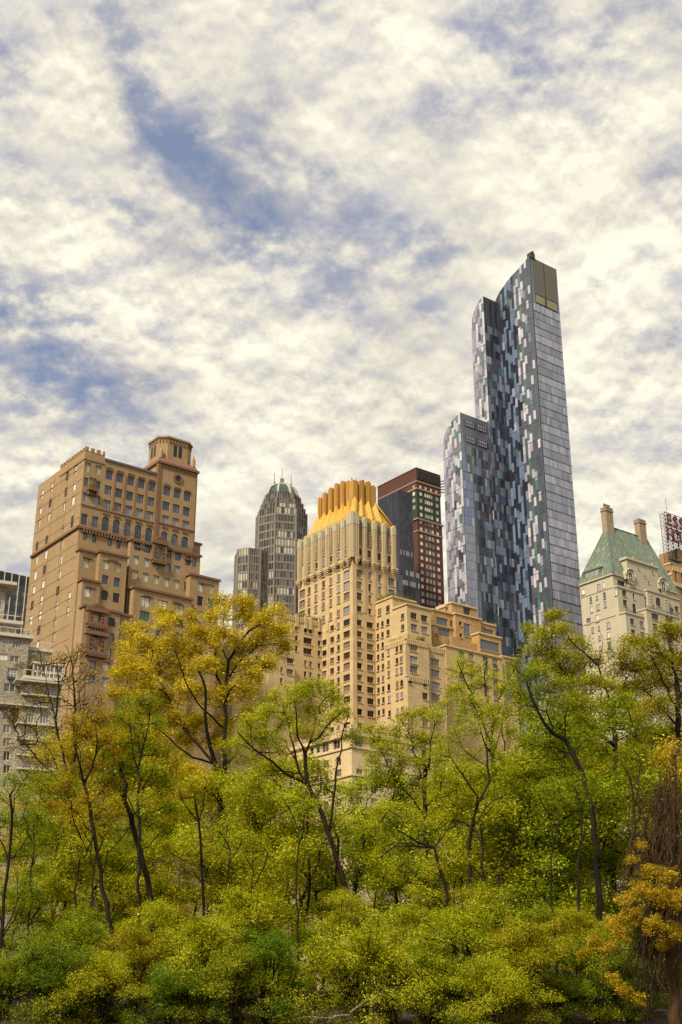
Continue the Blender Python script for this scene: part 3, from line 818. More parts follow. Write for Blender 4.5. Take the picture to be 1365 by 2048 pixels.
def build_glass_tower():
    B = Building('glass_skyscraper', 'tallest skyscraper, blue grey mosaic glass in three stepped slabs with curved tops', 'skyscraper', *zp('M', 1022, 300), 455)
    mats = [panel_mat('panel_slate', (0.05, 0.06, 0.085)), panel_mat('panel_steel', (0.125, 0.17, 0.25)), panel_mat('panel_mauve', (0.28, 0.27, 0.345)),
            panel_mat('panel_white', (0.46, 0.44, 0.48)), panel_mat('panel_teal', (0.085, 0.16, 0.15)), panel_mat('panel_ink', (0.018, 0.022, 0.036)), panel_mat('panel_grey', (0.075, 0.085, 0.105)),
            panel_mat('panel_lilac', (0.215, 0.23, 0.305), .06), panel_mat('panel_lilac_pale', (0.30, 0.31, 0.385), .06), M['frame_dark'], panel_mat('panel_blue', (0.14, 0.17, 0.29), .06), panel_mat('panel_dove', (0.15, 0.155, 0.18), .1)]
    SL, ST, MV, WH, TE, INK, GR, LI, LP, FR, BL, DV = range(12)
    rng = np.random.default_rng(5)
    zt = B.R('K', 868, 95)[1]
    A = B.R('K', 1190, 250)[0]
    Bm = B.L('P', 1001, 640)[0] + 14                       # hidden end behind the middle slab
    # curved shoulder of the tall slab, as heights over depth b
    def prof(pts):
        pts = sorted(pts)
        bs, zs = [p[0] for p in pts], [p[1] for p in pts]
        return lambda b: float(np.interp(b, bs, zs))
    curve = [B.L('K', x, y) for x, y in ((855, 75), (780, 150), (700, 240), (600, 345), (520, 450), (440, 565), (395, 660))]
    curve[0] = (0.0, zt)
    bl, zl = curve[-1]
    curve += [(bl + 4, zl - 9), (bl + 7, zl - 20), (Bm + 20, zl - 60)]
    tall = prof(curve)
    bmS = B.L('P', 1001, 612, 0)[0]                        # plane of the middle slab's park face
    aM = B.R('K', 240, 600, bmS)[0]
    zM = B.R('K', 240, 600, bmS)[1]
    cm = [B.L('K', x, y, aM) for x, y in ((240, 602), (200, 640), (160, 710), (125, 790), (100, 880), (90, 980))]
    cm[0] = (bmS, zM); cm[-1] = (cm[-1][0], cm[-1][1])
    BM1 = cm[-1][0] + .3
    mid = prof(cm + [(BM1 + .1, cm[-1][1] - 8)])
    blS = B.L('M', 497, 300, aM)[0]
    aLo = B.R('M', 207, 75, blS)[0]; zL = B.R('M', 207, 75, blS)[1]
    cl = [B.L('M', x, y, aLo) for x, y in ((207, 76), (165, 115), (115, 175), (72, 240), (45, 310), (36, 380))]
    cl[0] = (blS, zL)
    BL1 = cl[-1][0] + .3
    low = prof(cl + [(BL1 + .1, cl[-1][1] - 8)])
    fh = 3.72
    K = dict(s=ST, i=INK, g=GR, w=WH, t=TE, m=MV, d=SL, l=LP)
    TALLP = ['ssiisssiigwggmggg', 'iissisismwgtwgwgg', 'issiisssggwtggwwg', 'sisiisiimgwwggggg', 'sissiiiiwggwmgggw', 'siisissdmwgtwgwgg', 'isssssiiggwtggggg', 'iisiissigwdgwggwg', 'sssisdiimwgwgtggg']
    MOSP = ['lmwgww', 'mgwmgw', 'mmgwdw', 'lgmgwt', 'wmgmgw', 'mwmgwg', 'lgwgtw', 'mmgwwg', 'lmwdgw']
    def pick(face, ci, ri, n, b):
        x = rng.random()
        if face == 'tall':
            P = TALLP[ri % 9]; c = P[min(len(P) - 1, int((1 - (ci + .5) / n) * len(P)))]
            return K[c] if x < .93 else (GR, SL, ST, MV)[int(rng.random() * 4)]
        if face == 'mosaic':
            P = MOSP[ri % 9]; c = P[min(len(P) - 1, int((1 - (ci + .5) / n) * len(P)))]
            return (DV if c == 'g' else K[c]) if x < .9 else (MV, LP, DV)[int(rng.random() * 3)]
        if face == 'dark':
            return [INK, SL, INK, SL, ST, SL, INK, SL, ST, DV, BL, MV, SL, SL, TE, INK][int(x * 16)]  # mostly dark panels: the neighbouring slab's reflection is put into their colour
        return LI
    def side(mb, plane, b0, b1, zfun, z0, face, n):
        """Mosaic glass on a side plane (a = plane), trimmed to the curved top; panels two floors tall, alternate columns half a step apart."""
        w = (b1 - b0) / n
        hgt = fh * 1.08
        for c in range(n):
            x0, x1 = b0 + c * w, b0 + (c + 1) * w
            zt0, zt1 = zfun(x0), zfun(x1)
            z = z0 + (c % 3) * hgt / 3
            mb.poly([(plane - .02, x0, z0 - 16), (plane - .02, x1, z0 - 16), (plane - .02, x1, z), (plane - .02, x0, z)], SL)
            r = 0
            while z < max(zt0, zt1):
                k = pick('dark' if face == 'mosaic' and plane == aM and x0 < blS and z < zL - 4 else face, c, r, n, x0)  # columns beside the low slab go dark, a reflection painted as panel colour
                za, zb = z, z + hgt
                p = [(x0 + .03, min(za, zt0)), (x1 - .03, min(za, zt1)), (x1 - .03, min(zb - .06, zt1)), (x0 + .03, min(zb - .06, zt0))]
                d = plane - .02 - .05 * rng.random()
                mb.poly([(d, q[0], q[1]) for q in p], k)
                z = zb; r += 1
        z = z0 + 2 * hgt
        while z < zfun(b0) - 4:                            # slim floor lines
            mb.box(plane - .11, plane, b0 + .1, min(b1, b1), z - .08, z + .04, FR) if z < min(zfun(b0), zfun(b1)) else None
            z += hgt * 2
    def front(mb, plane, a0, a1, z0, z1, face, w=1.5, mfun=None):
        n = max(1, int(round((a1 - a0) / w))); w = (a1 - a0) / n
        nz = int((z1 - z0) / fh)
        hh = (z1 - z0) / nz
        for r in range(nz):
            rowk = mfun(r, nz) if mfun else None
            for c in range(n):
                x0, x1 = a0 + c * w, a0 + (c + 1) * w
                k = rowk if rowk is not None else pick(face, c, r, n, 0)
                if rowk is not None and rng.random() < .10:
                    k = LP if k != LP else LI
                za, zb = z0 + r * hh, z0 + (r + 1) * hh
                d = plane - .02 - .03 * rng.random()
                mb.poly([(x0 + .04, d, za + .05), (x1 - .04, d, za + .05), (x1 - .04, d, zb - .12), (x0 + .04, d, zb - .12)], k)
    def body(name, a0, a1, b0, b1, zf, steps=16):
        mb = MB()
        bs = np.linspace(b0, b1, steps)
        prev = None
        for p, q in zip(bs[:-1], bs[1:]):
            for a in (a0, a1):
                mb.poly([(a, p, 0), (a, q, 0), (a, q, zf(q)), (a, p, zf(p))], FR)
            mb.poly([(a0, p, zf(p)), (a1, p, zf(p)), (a1, q, zf(q)), (a0, q, zf(q))], SL)
        mb.poly([(a0, b0, 0), (a1, b0, 0), (a1, b0, zf(b0)), (a0, b0, zf(b0))], FR)
        mb.poly([(a0, b1, 0), (a1, b1, 0), (a1, b1, zf(b1)), (a0, b1, zf(b1))], FR)
        return mb.build(name, mats, B.root)
    o1 = body('tall_slab', 0, A, 0, Bm, tall, 28)
    c1 = MB()
    side(c1, 0, 0.5, bmS, tall, 20, 'tall', 13)
    c1.box(-.1, .2, -.08, .4, 0, zt - .2, GR)
    c1.build('curtain_wall', mats, o1)
    # grille near the top of the park face, then the pale striped curtain wall below
    a_g0 = B.R('K', 905, 300)[0]; a_g1 = B.R('K', 1190, 300)[0] - 1.0
    zg0 = B.R('K', 1000, 720)[1]
    c2 = MB()
    def rowmat(r, n):
        return (LI, LI, LP, LI, LI, LI, LP)[(r * 5 + r // 9) % 7] if (r * 11 % 37) > 3 else LP
    front(c2, 0, .7, A - .1, 6, zg0 - .3, None, 1.25, rowmat)
    # frameless strips beside the grille
    c2.poly([(.7, -.03, zg0), (2.4, -.03, zg0), (1.3, -.03, zt - 4), (.7, -.03, zt - 1)], ST)
    c2.poly([(A - 1.4, -.03, zg0), (A - .05, -.03, zg0), (A - .05, -.03, zt - 6), (A - .5, -.03, zt - 6)], ST)
    nz = int((zg0 - 6) / fh)
    hh = (zg0 - .3 - 6) / nz
    for r in range(nz):
        z = 6 + r * hh
        c2.box(.6, A, -.10, .0, z - .14, z - .07, GR)
        if r % 2: c2.box(.6, A, -.101, .0, z - .42, z - .35, SL)
    c2.build('curtain_wall', mats, o1)
    # corner glass column at the far right edge shows the floors behind
    ed = MB()
    for r in range(nz):
        z = 6 + r * hh
        ed.poly([(A + .02, .1, z), (A + .02, 1.4, z), (A + .02, 1.4, z + hh - .35), (A + .02, .1, z + hh - .35)], WH)
    ed.build('corner_glass', mats, o1)
    gr = MB()
    ng = 46
    for k in range(ng + 1):
        t = k / ng
        x0 = 2.5 + (A - 1.5 - 2.5) * t
        xt = 1.0 + (A - .5 - 1.0) * t
        gr.bar((x0, -.16, zg0 + 4.5), (xt, -.16, zt - .8), .13)
    for k in range(34):
        z = zg0 + 4.5 + (zt - .8 - zg0 - 4.5) * k / 33
        f = k / 33
        gr.box(2.5 - 1.5 * f, A - 1.5 + 1.0 * f, -.10, .0, z, z + .1)
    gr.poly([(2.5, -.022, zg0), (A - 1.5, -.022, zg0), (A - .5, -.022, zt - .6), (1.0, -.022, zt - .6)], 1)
    gr.box(A * .49, A * .51, -.35, .0, zg0, zt - .8, 1)
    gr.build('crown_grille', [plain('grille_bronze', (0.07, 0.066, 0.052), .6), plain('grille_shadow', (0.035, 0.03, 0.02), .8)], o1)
    lg = MB()
    for x0, x1 in ((2.6, A * .47), (A * .53, A - 1.6)):
        lg.box(x0, x1, -.2, -.03, zg0 + .3, zg0 + 4.2, 0)
    lg.build('louvre', [plain('louvre_buff', (0.24, 0.20, 0.125), .6)], o1)
    cr = MB()
    cr.box(.6, 3.2, -.6, 1.6, zt - .5, zt + 2.0); cr.box(1.4, 2.4, -.9, .8, zt + 2.0, zt + 2.7)
    cr.build('maintenance_crane', M['frame_dark'], o1)
    o2 = body('middle_slab', aM, 0, bmS, BM1, mid)
    c3 = MB()
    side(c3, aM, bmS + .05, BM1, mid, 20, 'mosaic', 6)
    c3.build('curtain_wall', mats, o2)
    c4 = MB()
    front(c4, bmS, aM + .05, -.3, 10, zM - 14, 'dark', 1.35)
    for k in range(9):
        x = aM + .1 + (-.4 - aM) * k / 9
        c4.poly([(x, bmS - .03, zM - 13.8), (x + .9, bmS - .03, zM - 13.8), (x + .9, bmS - .03, zM - .8 - .04 * k), (x, bmS - .03, zM - .8)], SL if k % 3 else INK)
    c4.build('curtain_wall', mats, o2)
    o3 = body('low_slab', aLo, aM, blS, BL1, low)
    c5 = MB()
    side(c5, aLo, blS + .05, BL1, low, 14, 'mosaic', 8)
    c5.build('curtain_wall', mats, o3)
    c6 = MB()
    aS = B.R('M', 322, 500, blS)[0]
    front(c6, blS, aLo + .05, aS, 10, zL - 26, None, 1.5, lambda r, n: LP if r < n * .55 else (LI if r < n - 6 else BL))  # sky reflection painted into the pale panels of this strip
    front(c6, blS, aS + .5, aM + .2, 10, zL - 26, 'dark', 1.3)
    zz = zL - 25.8
    c6.poly([(aLo + 2.6, blS - .03, zz), (aM, blS - .03, zz), (aM, blS - .03, zL - .5), (aLo + .2, blS - .03, zL - .3)], GR)
    c6.poly([(aLo + .05, blS - .03, zz), (aLo + 2.5, blS - .03, zz), (aLo + .2, blS - .03, zL - 1.5)], ST)
    front(c6, blS - .02, aLo + 2.7, aM - .1, zz + .2, zL - 14, 'dark', 1.3)
    for i in range(2):
        for j in range(2):
            x0 = aLo + 2.4 + j * (aM - aLo - 2.4) * .5
            x1 = x0 + (aM - aLo - 2.4) * .42
            z0 = zL - 5.5 - i * 7.0
            c6.box(x0, x1, blS - .25, blS - .03, z0, z0 + 3.2, INK)
            k = x0 + .3
            while k < x1 - .3:
                c6.box(k, k + .35, blS - .4, blS - .2, z0 + .3, z0 + 2.8, MV); k += 1.0
            c6.box(x0, x1, blS - .45, blS - .2, z0 + 1.4, z0 + 1.7, GR)
    c6.box(aS, aS + .5, blS - .15, blS, 10, zL - 26, GR)
    c6.build('curtain_wall', mats, o3)
    return B

# ================================================================== domed granite tower far behind
def build_domed_tower():
    p = at(*zp('T', 700, 700), 560)
    root = empty('domed_tower', (p.x, p.y, 0), YAW * .35)
    tag(root, 'slim grey granite office tower with a ribbed green glass dome and antennas', 'tower')
    O = Vector((p.x, p.y, 0))
    s = 560 / F * 1.05                                    # metres per photograph pixel at the tower
    def zat(px, py, Y=560):
        return at(px, py, Y).z
    granite = plain('pink_granite', (0.185, 0.152, 0.125), .7)
    gm = [panel_mat('pane_dark', (0.035, 0.035, 0.035)), panel_mat('pane_mid', (0.11, 0.11, 0.10)), panel_mat('pane_light', (0.42, 0.40, 0.31))]
    rng = np.random.default_rng(3)
    f, wnd = MB(), []
    def oct_pts(r, sq=.44):
        return [Vector((x * r, y * r, 0)) for x, y in ((-1, -sq), (-sq, -1), (sq, -1), (1, -sq), (1, sq), (sq, 1), (-sq, 1), (-1, sq))]
    def facet(p, q, z0, z1, nw, nf, lightp=.35):
        """Granite grid with real recesses; every opening receives a pane."""
        d = (q - p); L = d.length; d = d / L; nrm = Vector((d.y, -d.x, 0))
        if nrm.dot(p + q) < 0: nrm = -nrm
        cw = L / nw; ch = (z1 - z0) / nf
        f.poly([p + Vector((0, 0, z0)) - nrm * .35, q + Vector((0, 0, z0)) - nrm * .35, q + Vector((0, 0, z1)) - nrm * .35, p + Vector((0, 0, z1)) - nrm * .35], 0)
        for i in range(nw + 1):
            t = .42 if i in (0, nw) else .13
            c = p + d * (cw * i)
            a, b = c - d * t, c + d * t
            f.poly([a + Vector((0, 0, z0)) + nrm * .12, b + Vector((0, 0, z0)) + nrm * .12, b + Vector((0, 0, z1)) + nrm * .12, a + Vector((0, 0, z1)) + nrm * .12], 0)
            for e in (a, b):
                f.poly([e + Vector((0, 0, z0)) + nrm * .12, e + Vector((0, 0, z1)) + nrm * .12, e + Vector((0, 0, z1)) - nrm * .35, e + Vector((0, 0, z0)) - nrm * .35], 0)
        for j in range(nf):
            zb = z0 + ch * j
            f.poly([p + Vector((0, 0, zb)), q + Vector((0, 0, zb)), q + Vector((0, 0, zb + ch * .22)), p + Vector((0, 0, zb + ch * .22))], 0)
            lightrow = rng.random() < lightp
            for i in range(nw):
                a = p + d * (cw * i + .2); b = p + d * (cw * (i + 1) - .2)
                k = 2 if (lightrow and rng.random() < .75) else (1 if rng.random() < .35 else 0)
                wnd.append(([a + Vector((0, 0, zb + ch * .22)) - nrm * .2, b + Vector((0, 0, zb + ch * .22)) - nrm * .2, b + Vector((0, 0, zb + ch * .98)) - nrm * .2, a + Vector((0, 0, zb + ch * .98)) - nrm * .2], k, nrm))
    zsh = zat(*zp('T', 600, 425)); zstep = [zat(*zp('T', 500, y)) for y in (640, 580, 520, 450)]
    r = (909 - 545) / 5.6875 * s * .55
    R0 = (968 - 408) / 2 / 5.6875 * s * 1.0
    pts = oct_pts(R0)
    n_f = int((zstep[0] - 20) / 4.0)
    for k in (0, 1, 2, 7):
        P, Q = pts[k], pts[(k + 1) % 8]
        facet(P, Q, 20, zstep[0], 7 if k == 1 else 6, n_f, .45 if k == 1 else .3)
    for k in (3, 4, 5, 6):
        P, Q = pts[k], pts[(k + 1) % 8]
        f.poly([P, Q, Q + Vector((0, 0, zstep[0])), P + Vector((0, 0, zstep[0]))], 0)
    f.poly([q + Vector((0, 0, zstep[0])) for q in pts], 0)
    prev = zstep[0]
    for z1, k in ((zstep[1], .92), (zstep[2], .84), (zstep[3], .74), (zsh, .66)):
        q8 = oct_pts(R0 * k)
        for j in (0, 1, 2, 7):
            facet(q8[j], q8[(j + 1) % 8], prev, z1, 6 if j == 1 else 5, max(1, int((z1 - prev) / 4)), .1)
        for j in (3, 4, 5, 6):
            f.poly([q8[j] + Vector((0, 0, prev)), q8[(j + 1) % 8] + Vector((0, 0, prev)), q8[(j + 1) % 8] + Vector((0, 0, z1)), q8[j] + Vector((0, 0, z1))], 0)
        f.poly([q + Vector((0, 0, z1)) for q in q8], 0)
        prev = z1
    # lower annex with faceted front at the left
    za = zat(*zp('T', 320, 1040), 548)
    cxa = at(*zp('T', 370, 1200), 548) - O
    rot = root.rotation_euler.z
    inv = Matrix.Rotation(-rot, 4, 'Z')
    c = inv @ Vector((cxa.x, cxa.y, 0))
    ra = (545 - 200) / 2 / 5.6875 * s
    poly = [c + Vector((x * ra, y * ra, 0)) for x, y in ((-1.0, 1.2), (-1.0, -.15), (-.35, -.62), (.45, -.5), (1.05, -.05), (1.6, .2), (1.6, 1.2))]
    for k in range(5):
        facet(poly[k], poly[k + 1], 20, za, (5, 4, 5, 6, 4)[k], int((za - 20) / 4.0), .5)
    f.poly([q + Vector((0, 0, za)) for q in poly], 0)
    # the mid shoulder between annex and shaft
    f.build('granite_grid', granite, root)
    wnd.sort(key=lambda w: -sum(v.z for v in w[0]))
    rest = MB()
    for i, (q, k, nrm) in enumerate(wnd):
        if i < 100:
            m1 = MB(); m1.poly(q, 0); m1.build('window', gm[k], root)
        else:
            rest.poly(q, k)
    o = rest.build('window', gm, root); o['kind'] = 'stuff'
    # dome
    rb = R0 * .645
    zd0 = zsh - 3.5; zd1 = zat(*zp('T', 690, 290))
    gl = panel_mat('dome_glass', (0.045, 0.08, 0.07), .15)
    rib = plain('dome_rib', (0.33, 0.34, 0.255), .6)
    q8 = oct_pts(1.0, .42)
    dm, rm = MB(), MB()
    N = 9
    def ring(t, k=1.0):
        rr = rb * (math.cos(t) ** .72 * .93 + .07) * k
        return [Vector((v.x * rr, v.y * rr, zd0 + (zd1 - zd0) * math.sin(t))) for v in q8]
    ts = np.linspace(0, math.pi / 2 * .95, N)
    for a, b in zip(ts[:-1], ts[1:]):
        ra_, rb_ = ring(a, .97), ring(b, .97)
        for k in range(8):
            dm.poly([ra_[k], ra_[(k + 1) % 8], rb_[(k + 1) % 8], rb_[k]])
        r1, r2 = ring(a, 1.01), ring(b, 1.01)
        for k in range(8):
            rm.bar(r1[k], r2[k], .55)
    top = ring(ts[-1])
    for k in range(8):
        rm.bar(top[k], top[(k + 1) % 8], .6)
    dm.poly(ring(ts[-1], .97))
    dm.build('dome', gl, root); rm.build('dome_rib', rib, root)
    an = MB()
    an.box(-.9, .9, -.9, .9, zd1 - 1, zd1 + 3.5)
    an.build('lantern', granite, root)
    for x, h in ((-3.8, 6.0), (-.1, 9.0), (4.5, 6.0)):
        a1 = MB(); a1.bar((x, 0, zd1 - 1.5), (x, 0, zd1 + h), .09); a1.box(x - .4, x + .4, -.4, .4, zd1 - 1.5, zd1 + 1.2); a1.build('antenna', M['frame_dark'], root)

# ================================================================== red brick tower and black glass tower behind the gilded crown
def build_red_tower():
    B = Building('red_brick_tower', 'dark red brick high-rise with a black louvred crown and pale window grid', 'high-rise', *zp('Z', 600, 700), 455)
    brick = wall_mat('red_brick', (0.105, 0.045, 0.033), (0.08, 0.036, 0.026), streak=.2, dirt=(.08, .03, .02), block=(.9, .3, .02, .25))
    green = wall_mat('green_band', (0.035, 0.05, 0.03), (0.028, 0.04, 0.024), streak=.1)
    zt = B.R('Z', 592, 48)[1]
    A = B.R('Z', 918, 160)[0]
    bL = B.L('Z', 40, 330)[0]
    zg1 = B.R('Z', 595, 340)[1]; zg0 = B.R('Z', 600, 742)[1]; zlouv = B.R('Z', 595, 238)[1]
    crown = B.box(0, A, 0, bL, zt, zg1)
    gr = B.box(0.03, A - .03, 0.03, bL, zg1, zg0)
    lo = B.box(0, A + .3, 0, bL, zg0, 0)
    st = dict(style='pale')
    B.grid(crown, 'R', 'Z', [(642, 305), (717, 330), (793, 358), (868, 388)], [(642, 305)], 26, 44, pri=9, **st)
    B.grid(crown, 'L', 'Z', [(550, 305)], [(550, 305)], 28, 46, pri=9, **st)
    rg = [(648, 405), (648, 500), (648, 600), (648, 697)]
    B.grid(gr, 'R', 'Z', [(648, 405)], rg, 36, 52, pri=9, **st)
    B.grid(gr, 'R', 'Z', [(876, 480)], rg, 36, 52, pri=9, **st)
    B.grid(gr, 'R', 'Z', [(712, 425), (740, 434), (768, 444), (800, 455)], rg, 24, 52, pri=8, **st)
    B.grid(gr, 'L', 'Z', [(550, 405)], [(550, 405), (550, 500), (550, 600)], 34, 52, pri=8, **st)
    rl = [(650, 800 + 101 * k) for k in range(13)]
    B.grid(lo, 'R', 'Z', [(652, 800)], rl, 38, 50, pri=7, **st)
    B.grid(lo, 'R', 'Z', [(885, 880)], rl, 38, 50, pri=7, **st)
    B.grid(lo, 'R', 'Z', [(720, 825), (768, 840), (815, 860)], rl, 32, 58, pri=5, style='mid')
    sets = dict(pale=[M['blind_white'], M['blind_white'], M['blind_grey']], mid=[M['blind_grey'], M['blind_white'], M['blind_grey'], M['glass_grey']])
    B.walls('wall', brick, [crown, lo], .2)
    B.walls('green_band', green, [gr], .2)
    B.glaze(sets, M['frame_pale'], depth0=.1, fr=.1)
    t = MB()
    B.trim(t, crown, zg1, .7, .25); B.trim(t, lo, zg0 - .8, .7, .5); B.trim(t, lo, B.R('Z', 600, 935)[1], .6, .22)
    B.trim(t, crown, zlouv, .6, .25)
    build_split(t, 'stone_band', plain('pale_band', (0.27, 0.165, 0.115), .7), B.root)
    dk = MB()
    k = .4
    while k < A - .3:
        dk.box(k, k + .32, -.35, .05, zlouv + 1.3, zt - .6); k += .62
    dk.box(.2, A - .2, -.12, .05, zlouv + 1.2, zt - .4)
    dk.build('louvre', plain('black_louvre', (0.022, 0.022, 0.02), .7), B.root)
    pn = MB()
    a0 = B.R('Z', 700, 900)[0] ; a1 = B.R('Z', 838, 950)[0]
    pn.box(a0, a1, -.06, .05, 30, B.R('Z', 700, 970)[1]) if False else None
    an = MB()
    for k in range(5):
        an.bar((A - .5, 1, zt - 3 - k), (A + 2.6, .4, zt - 1.2 - k * 1.3), .14)
    an.bar((A + .8, .6, zt - 9), (A + .8, .6, zt + .2), .12)
    an.build('roof_antenna', M['frame_dark'], B.root)
    cp = MB()
    B.trim(cp, crown, zt - .02, .4, .2)
    cp.build('coping', plain('coping_brown', (.13, .05, .035), .7), B.root)

def build_black_glass_tower():
    B = Building('black_glass_tower', 'dark smoked glass tower with faceted front and a slanted notch beside red brick', 'tower', *zp('Z', 352, 800), 425)
    gl = [panel_mat('smoke_dark', (0.022, 0.023, 0.033), .1, .4), panel_mat('smoke_mid', (0.036, 0.039, 0.058), .1, .4), panel_mat('smoke_light', (0.21, 0.215, 0.225), .12), panel_mat('smoke_pale', (.42, .41, .37), .2), M['frame_dark']]
    rng = np.random.default_rng(9)
    zt = B.R('Z', 360, 352)[1]
    A = B.R('Z', 532, 380)[0]
    b1 = B.L('Z', 45, 378)[0]
    A2 = B.R('Z', 612, 1700)[0]
    zn1 = B.R('Z', 500, 1482)[1]; zn0 = B.R('Z', 605, 1620)[1]
    mb = MB()
    mb.prism([(0, 0), (A, 0), (A, b1), (0, b1)], 0, zt, 4, 4)
    mb.build('core', [gl[0]] * 4 + [M['frame_dark']], B.root)
    c = MB()
    nz = int((zt - 20) / 3.9); hh = (zt - 20) / nz
    na = 9
    for r in range(nz):
        z = 20 + r * hh
        lit = 0.75 if r in (nz - 7, nz - 9, nz - 10, nz - 12, nz - 14, nz - 16, nz - 19, nz - 21) else .04
        AA = A if z > zn0 else A2
        for k in range(na):
            x0, x1 = AA * k / na, AA * (k + 1) / na
            for za, zb, kk in ((z + .05, z + hh * .5, int(rng.random() < .4)), (z + hh * .5 + .03, z + hh - .03, 2 if rng.random() < lit else int(rng.random() < .5))):
                if rng.random() < .004: kk = 3
                d = -.04 if z > zn0 else -.9
                c.poly([(x0 + .05, d, za), (x1 - .05, d, za), (x1 - .05, d, zb), (x0 + .05, d, zb)], kk)
        nb = 12
        for k in range(nb):
            y0, y1 = b1 * k / nb, b1 * (k + 1) / nb
            kk = 0 if rng.random() < .75 else 1
            if r > nz - 8 and rng.random() < .02: kk = 3
            c.poly([(-.04, y0 + .05, z + .05), (-.04, y1 - .05, z + .05), (-.04, y1 - .05, z + hh - .05), (-.04, y0 + .05, z + hh - .05)], kk)
    c.build('curtain_wall', gl, B.root)
    w = MB()                                               # slanted glass shoulder where the lower front widens
    w.prism([(-.02, -.85), (A2, -.85), (A2, 0.0), (-.02, 0.0)], 20, zn0, 4, 4)
    w.poly([(A - 3.0, -.86, zn1), (A2, -.86, zn0), (A2, 2.5, zn0), (A, 2.5, zn1 + 1)], 3)
    w.poly([(A - 6, -.86, zn0), (A2, -.86, zn0), (A - 3, -.86, zn1)], 0)
    w.build('shoulder', gl, B.root)
# ================================================================== buff brick block with penthouse terraces
def build_penthouse_block():
    B = Building('terraced_block', 'honey brick apartment block with stepped penthouse and wide green framed windows', 'apartment building', *zp('X', 608, 300), 352)
    brick = wall_mat('honey_brick', (0.52, 0.335, 0.15), (0.38, 0.225, 0.092), grain=1.3, block=(.7, .32, .02, .8), streak=.15, dirt=(.22, .12, .05))
    pale = wall_mat('buff_wall', (0.53, 0.385, 0.185), (0.44, 0.31, 0.14), streak=.25, dirt=(.28, .18, .08), block=(.9, .35, .02, .3))
    def zz(x, y, b=0): return B.R('X', x, y, b)[1]
    def aa(x, y, b=0): return B.R('X', x, y, b)[0]
    u1 = B.box(aa(586, 300), aa(775, 300), 0, 9, zz(608, 212))
    u2 = B.box(aa(775, 300, -1.2), aa(990, 330, -1.2), -1.2, 9, zz(780, 240, -1.2))
    t1 = B.box(aa(742, 200, 5), aa(955, 240, 5), 5, 12, zz(742, 148, 5))
    t0 = B.box(aa(685, 200, 7), aa(742, 240, 7) + .3, 7, 12, zz(690, 182, 7))
    r1 = B.box(aa(990, 400, -.6), aa(1115, 400, -.6), -.6, 9, zz(968, 312, -.6))
    r2a = aa(978, 500, -4.5)
    r2 = B.box(r2a, aa(1165, 520, -4.5), -4.5, -.6, zz(982, 408, -4.5))
    base = B.box(aa(690, 560, -6), aa(1170, 620, -6), -6, 8, zz(690, 512, -6))
    base2 = B.box(aa(1172, 700, -5), aa(1290, 700, -5), -5, 8, zz(1175, 606, -5))
    B.spots(u1, 'R', 'X', [(660, 317)], 96, 72, style='green', bars=3, pri=9)
    B.spots(u1, 'R', 'X', [(740, 330)], 24, 52, style='green', pri=8)
    B.spots(u1, 'R', 'X', [(672, 408)], 98, 66, style='green', bars=2, pri=9)
    B.spots(u2, 'R', 'X', [(816, 330), (820, 432)], 24, 36, style='dark', pri=8)
    B.spots(u2, 'R', 'X', [(872, 385)], 54, 112, style='green', cross=.55, pri=9)
    B.spots(t1, 'R', 'X', [(870, 224)], 56, 62, style='dark', bars=2, pri=9)
    B.spots(r1, 'R', 'X', [(1052, 412)], 92, 72, style='green', bars=3, pri=9)
    B.spots(r2, 'R', 'X', [(1068, 522)], 160, 84, style='green', bars=7, pri=9)
    B.grid(base, 'R', 'X', [(826, 596), (907, 620), (1028, 628), (1108, 646)], [(826, 596)], 46, 62, style='green', bars=1, pri=8)
    B.grid(base, 'R', 'X', [(700, 596), (826, 596), (907, 620), (1028, 628), (1108, 646)], [(826, 690), (826, 775), (826, 860), (826, 950), (826, 1040)], 46, 62, style='green', bars=1, pri=4)
    B.grid(base2, 'R', 'X', [(1226, 690)], [(1226, 690), (1226, 780), (1226, 870), (1226, 960)], 46, 62, style='green', bars=1, pri=5)
    sets = dict(green=[M['glass_grey'], M['blind_grey'], M['glass_grey']], dark=[M['glass_black']])
    B.walls('wall', brick, [u1, u2, t1, t0, r1, r2], .35)
    B.walls('lower_wall', pale, [base, base2], .35)
    B.glaze(sets, M['frame_green'], depth0=.28, fr=.13, sill=pale)
    t = MB()
    for bx in (u1, u2, t1, t0, r1, r2, base, base2):
        B.trim(t, bx, bx.z1 - .3, .5, .3)
    B.trim(t, u1, zz(608, 345), .3, .3); B.trim(t, base, zz(690, 640, -6) - 2.4, .3, .2, sides='R')
    build_split(t, 'stone_coping', wall_mat('buff_stone', (.62, .44, .23), (.52, .36, .18)), B.root)
    pm = MB()                                              # stepped terrace parapets
    z = zz(700, 452, -3.5)
    for a0, a1, b in ((aa(640, 450, -3.5), aa(735, 460, -3.5), -3.5), (aa(735, 440, -5), aa(800, 440, -5), -5.0), (aa(800, 450, -3.5), r2a, -3.5)):
        pm.box(a0, a1, b, b + .5, z - 3, z + .3)
    pm.build('terrace_parapet', brick, B.root)
    fl = B.box
    ac = MB()
    for x, y in ((1028, 660), (1108, 680)):
        a, zq = B.R('X', x, y, -6)
        ac.box(a - .55, a + .55, -6.5, -5.7, zq - .5, zq + .2)
    ac.build('air_conditioner', M['frame_bronze'], B.root)
    return B

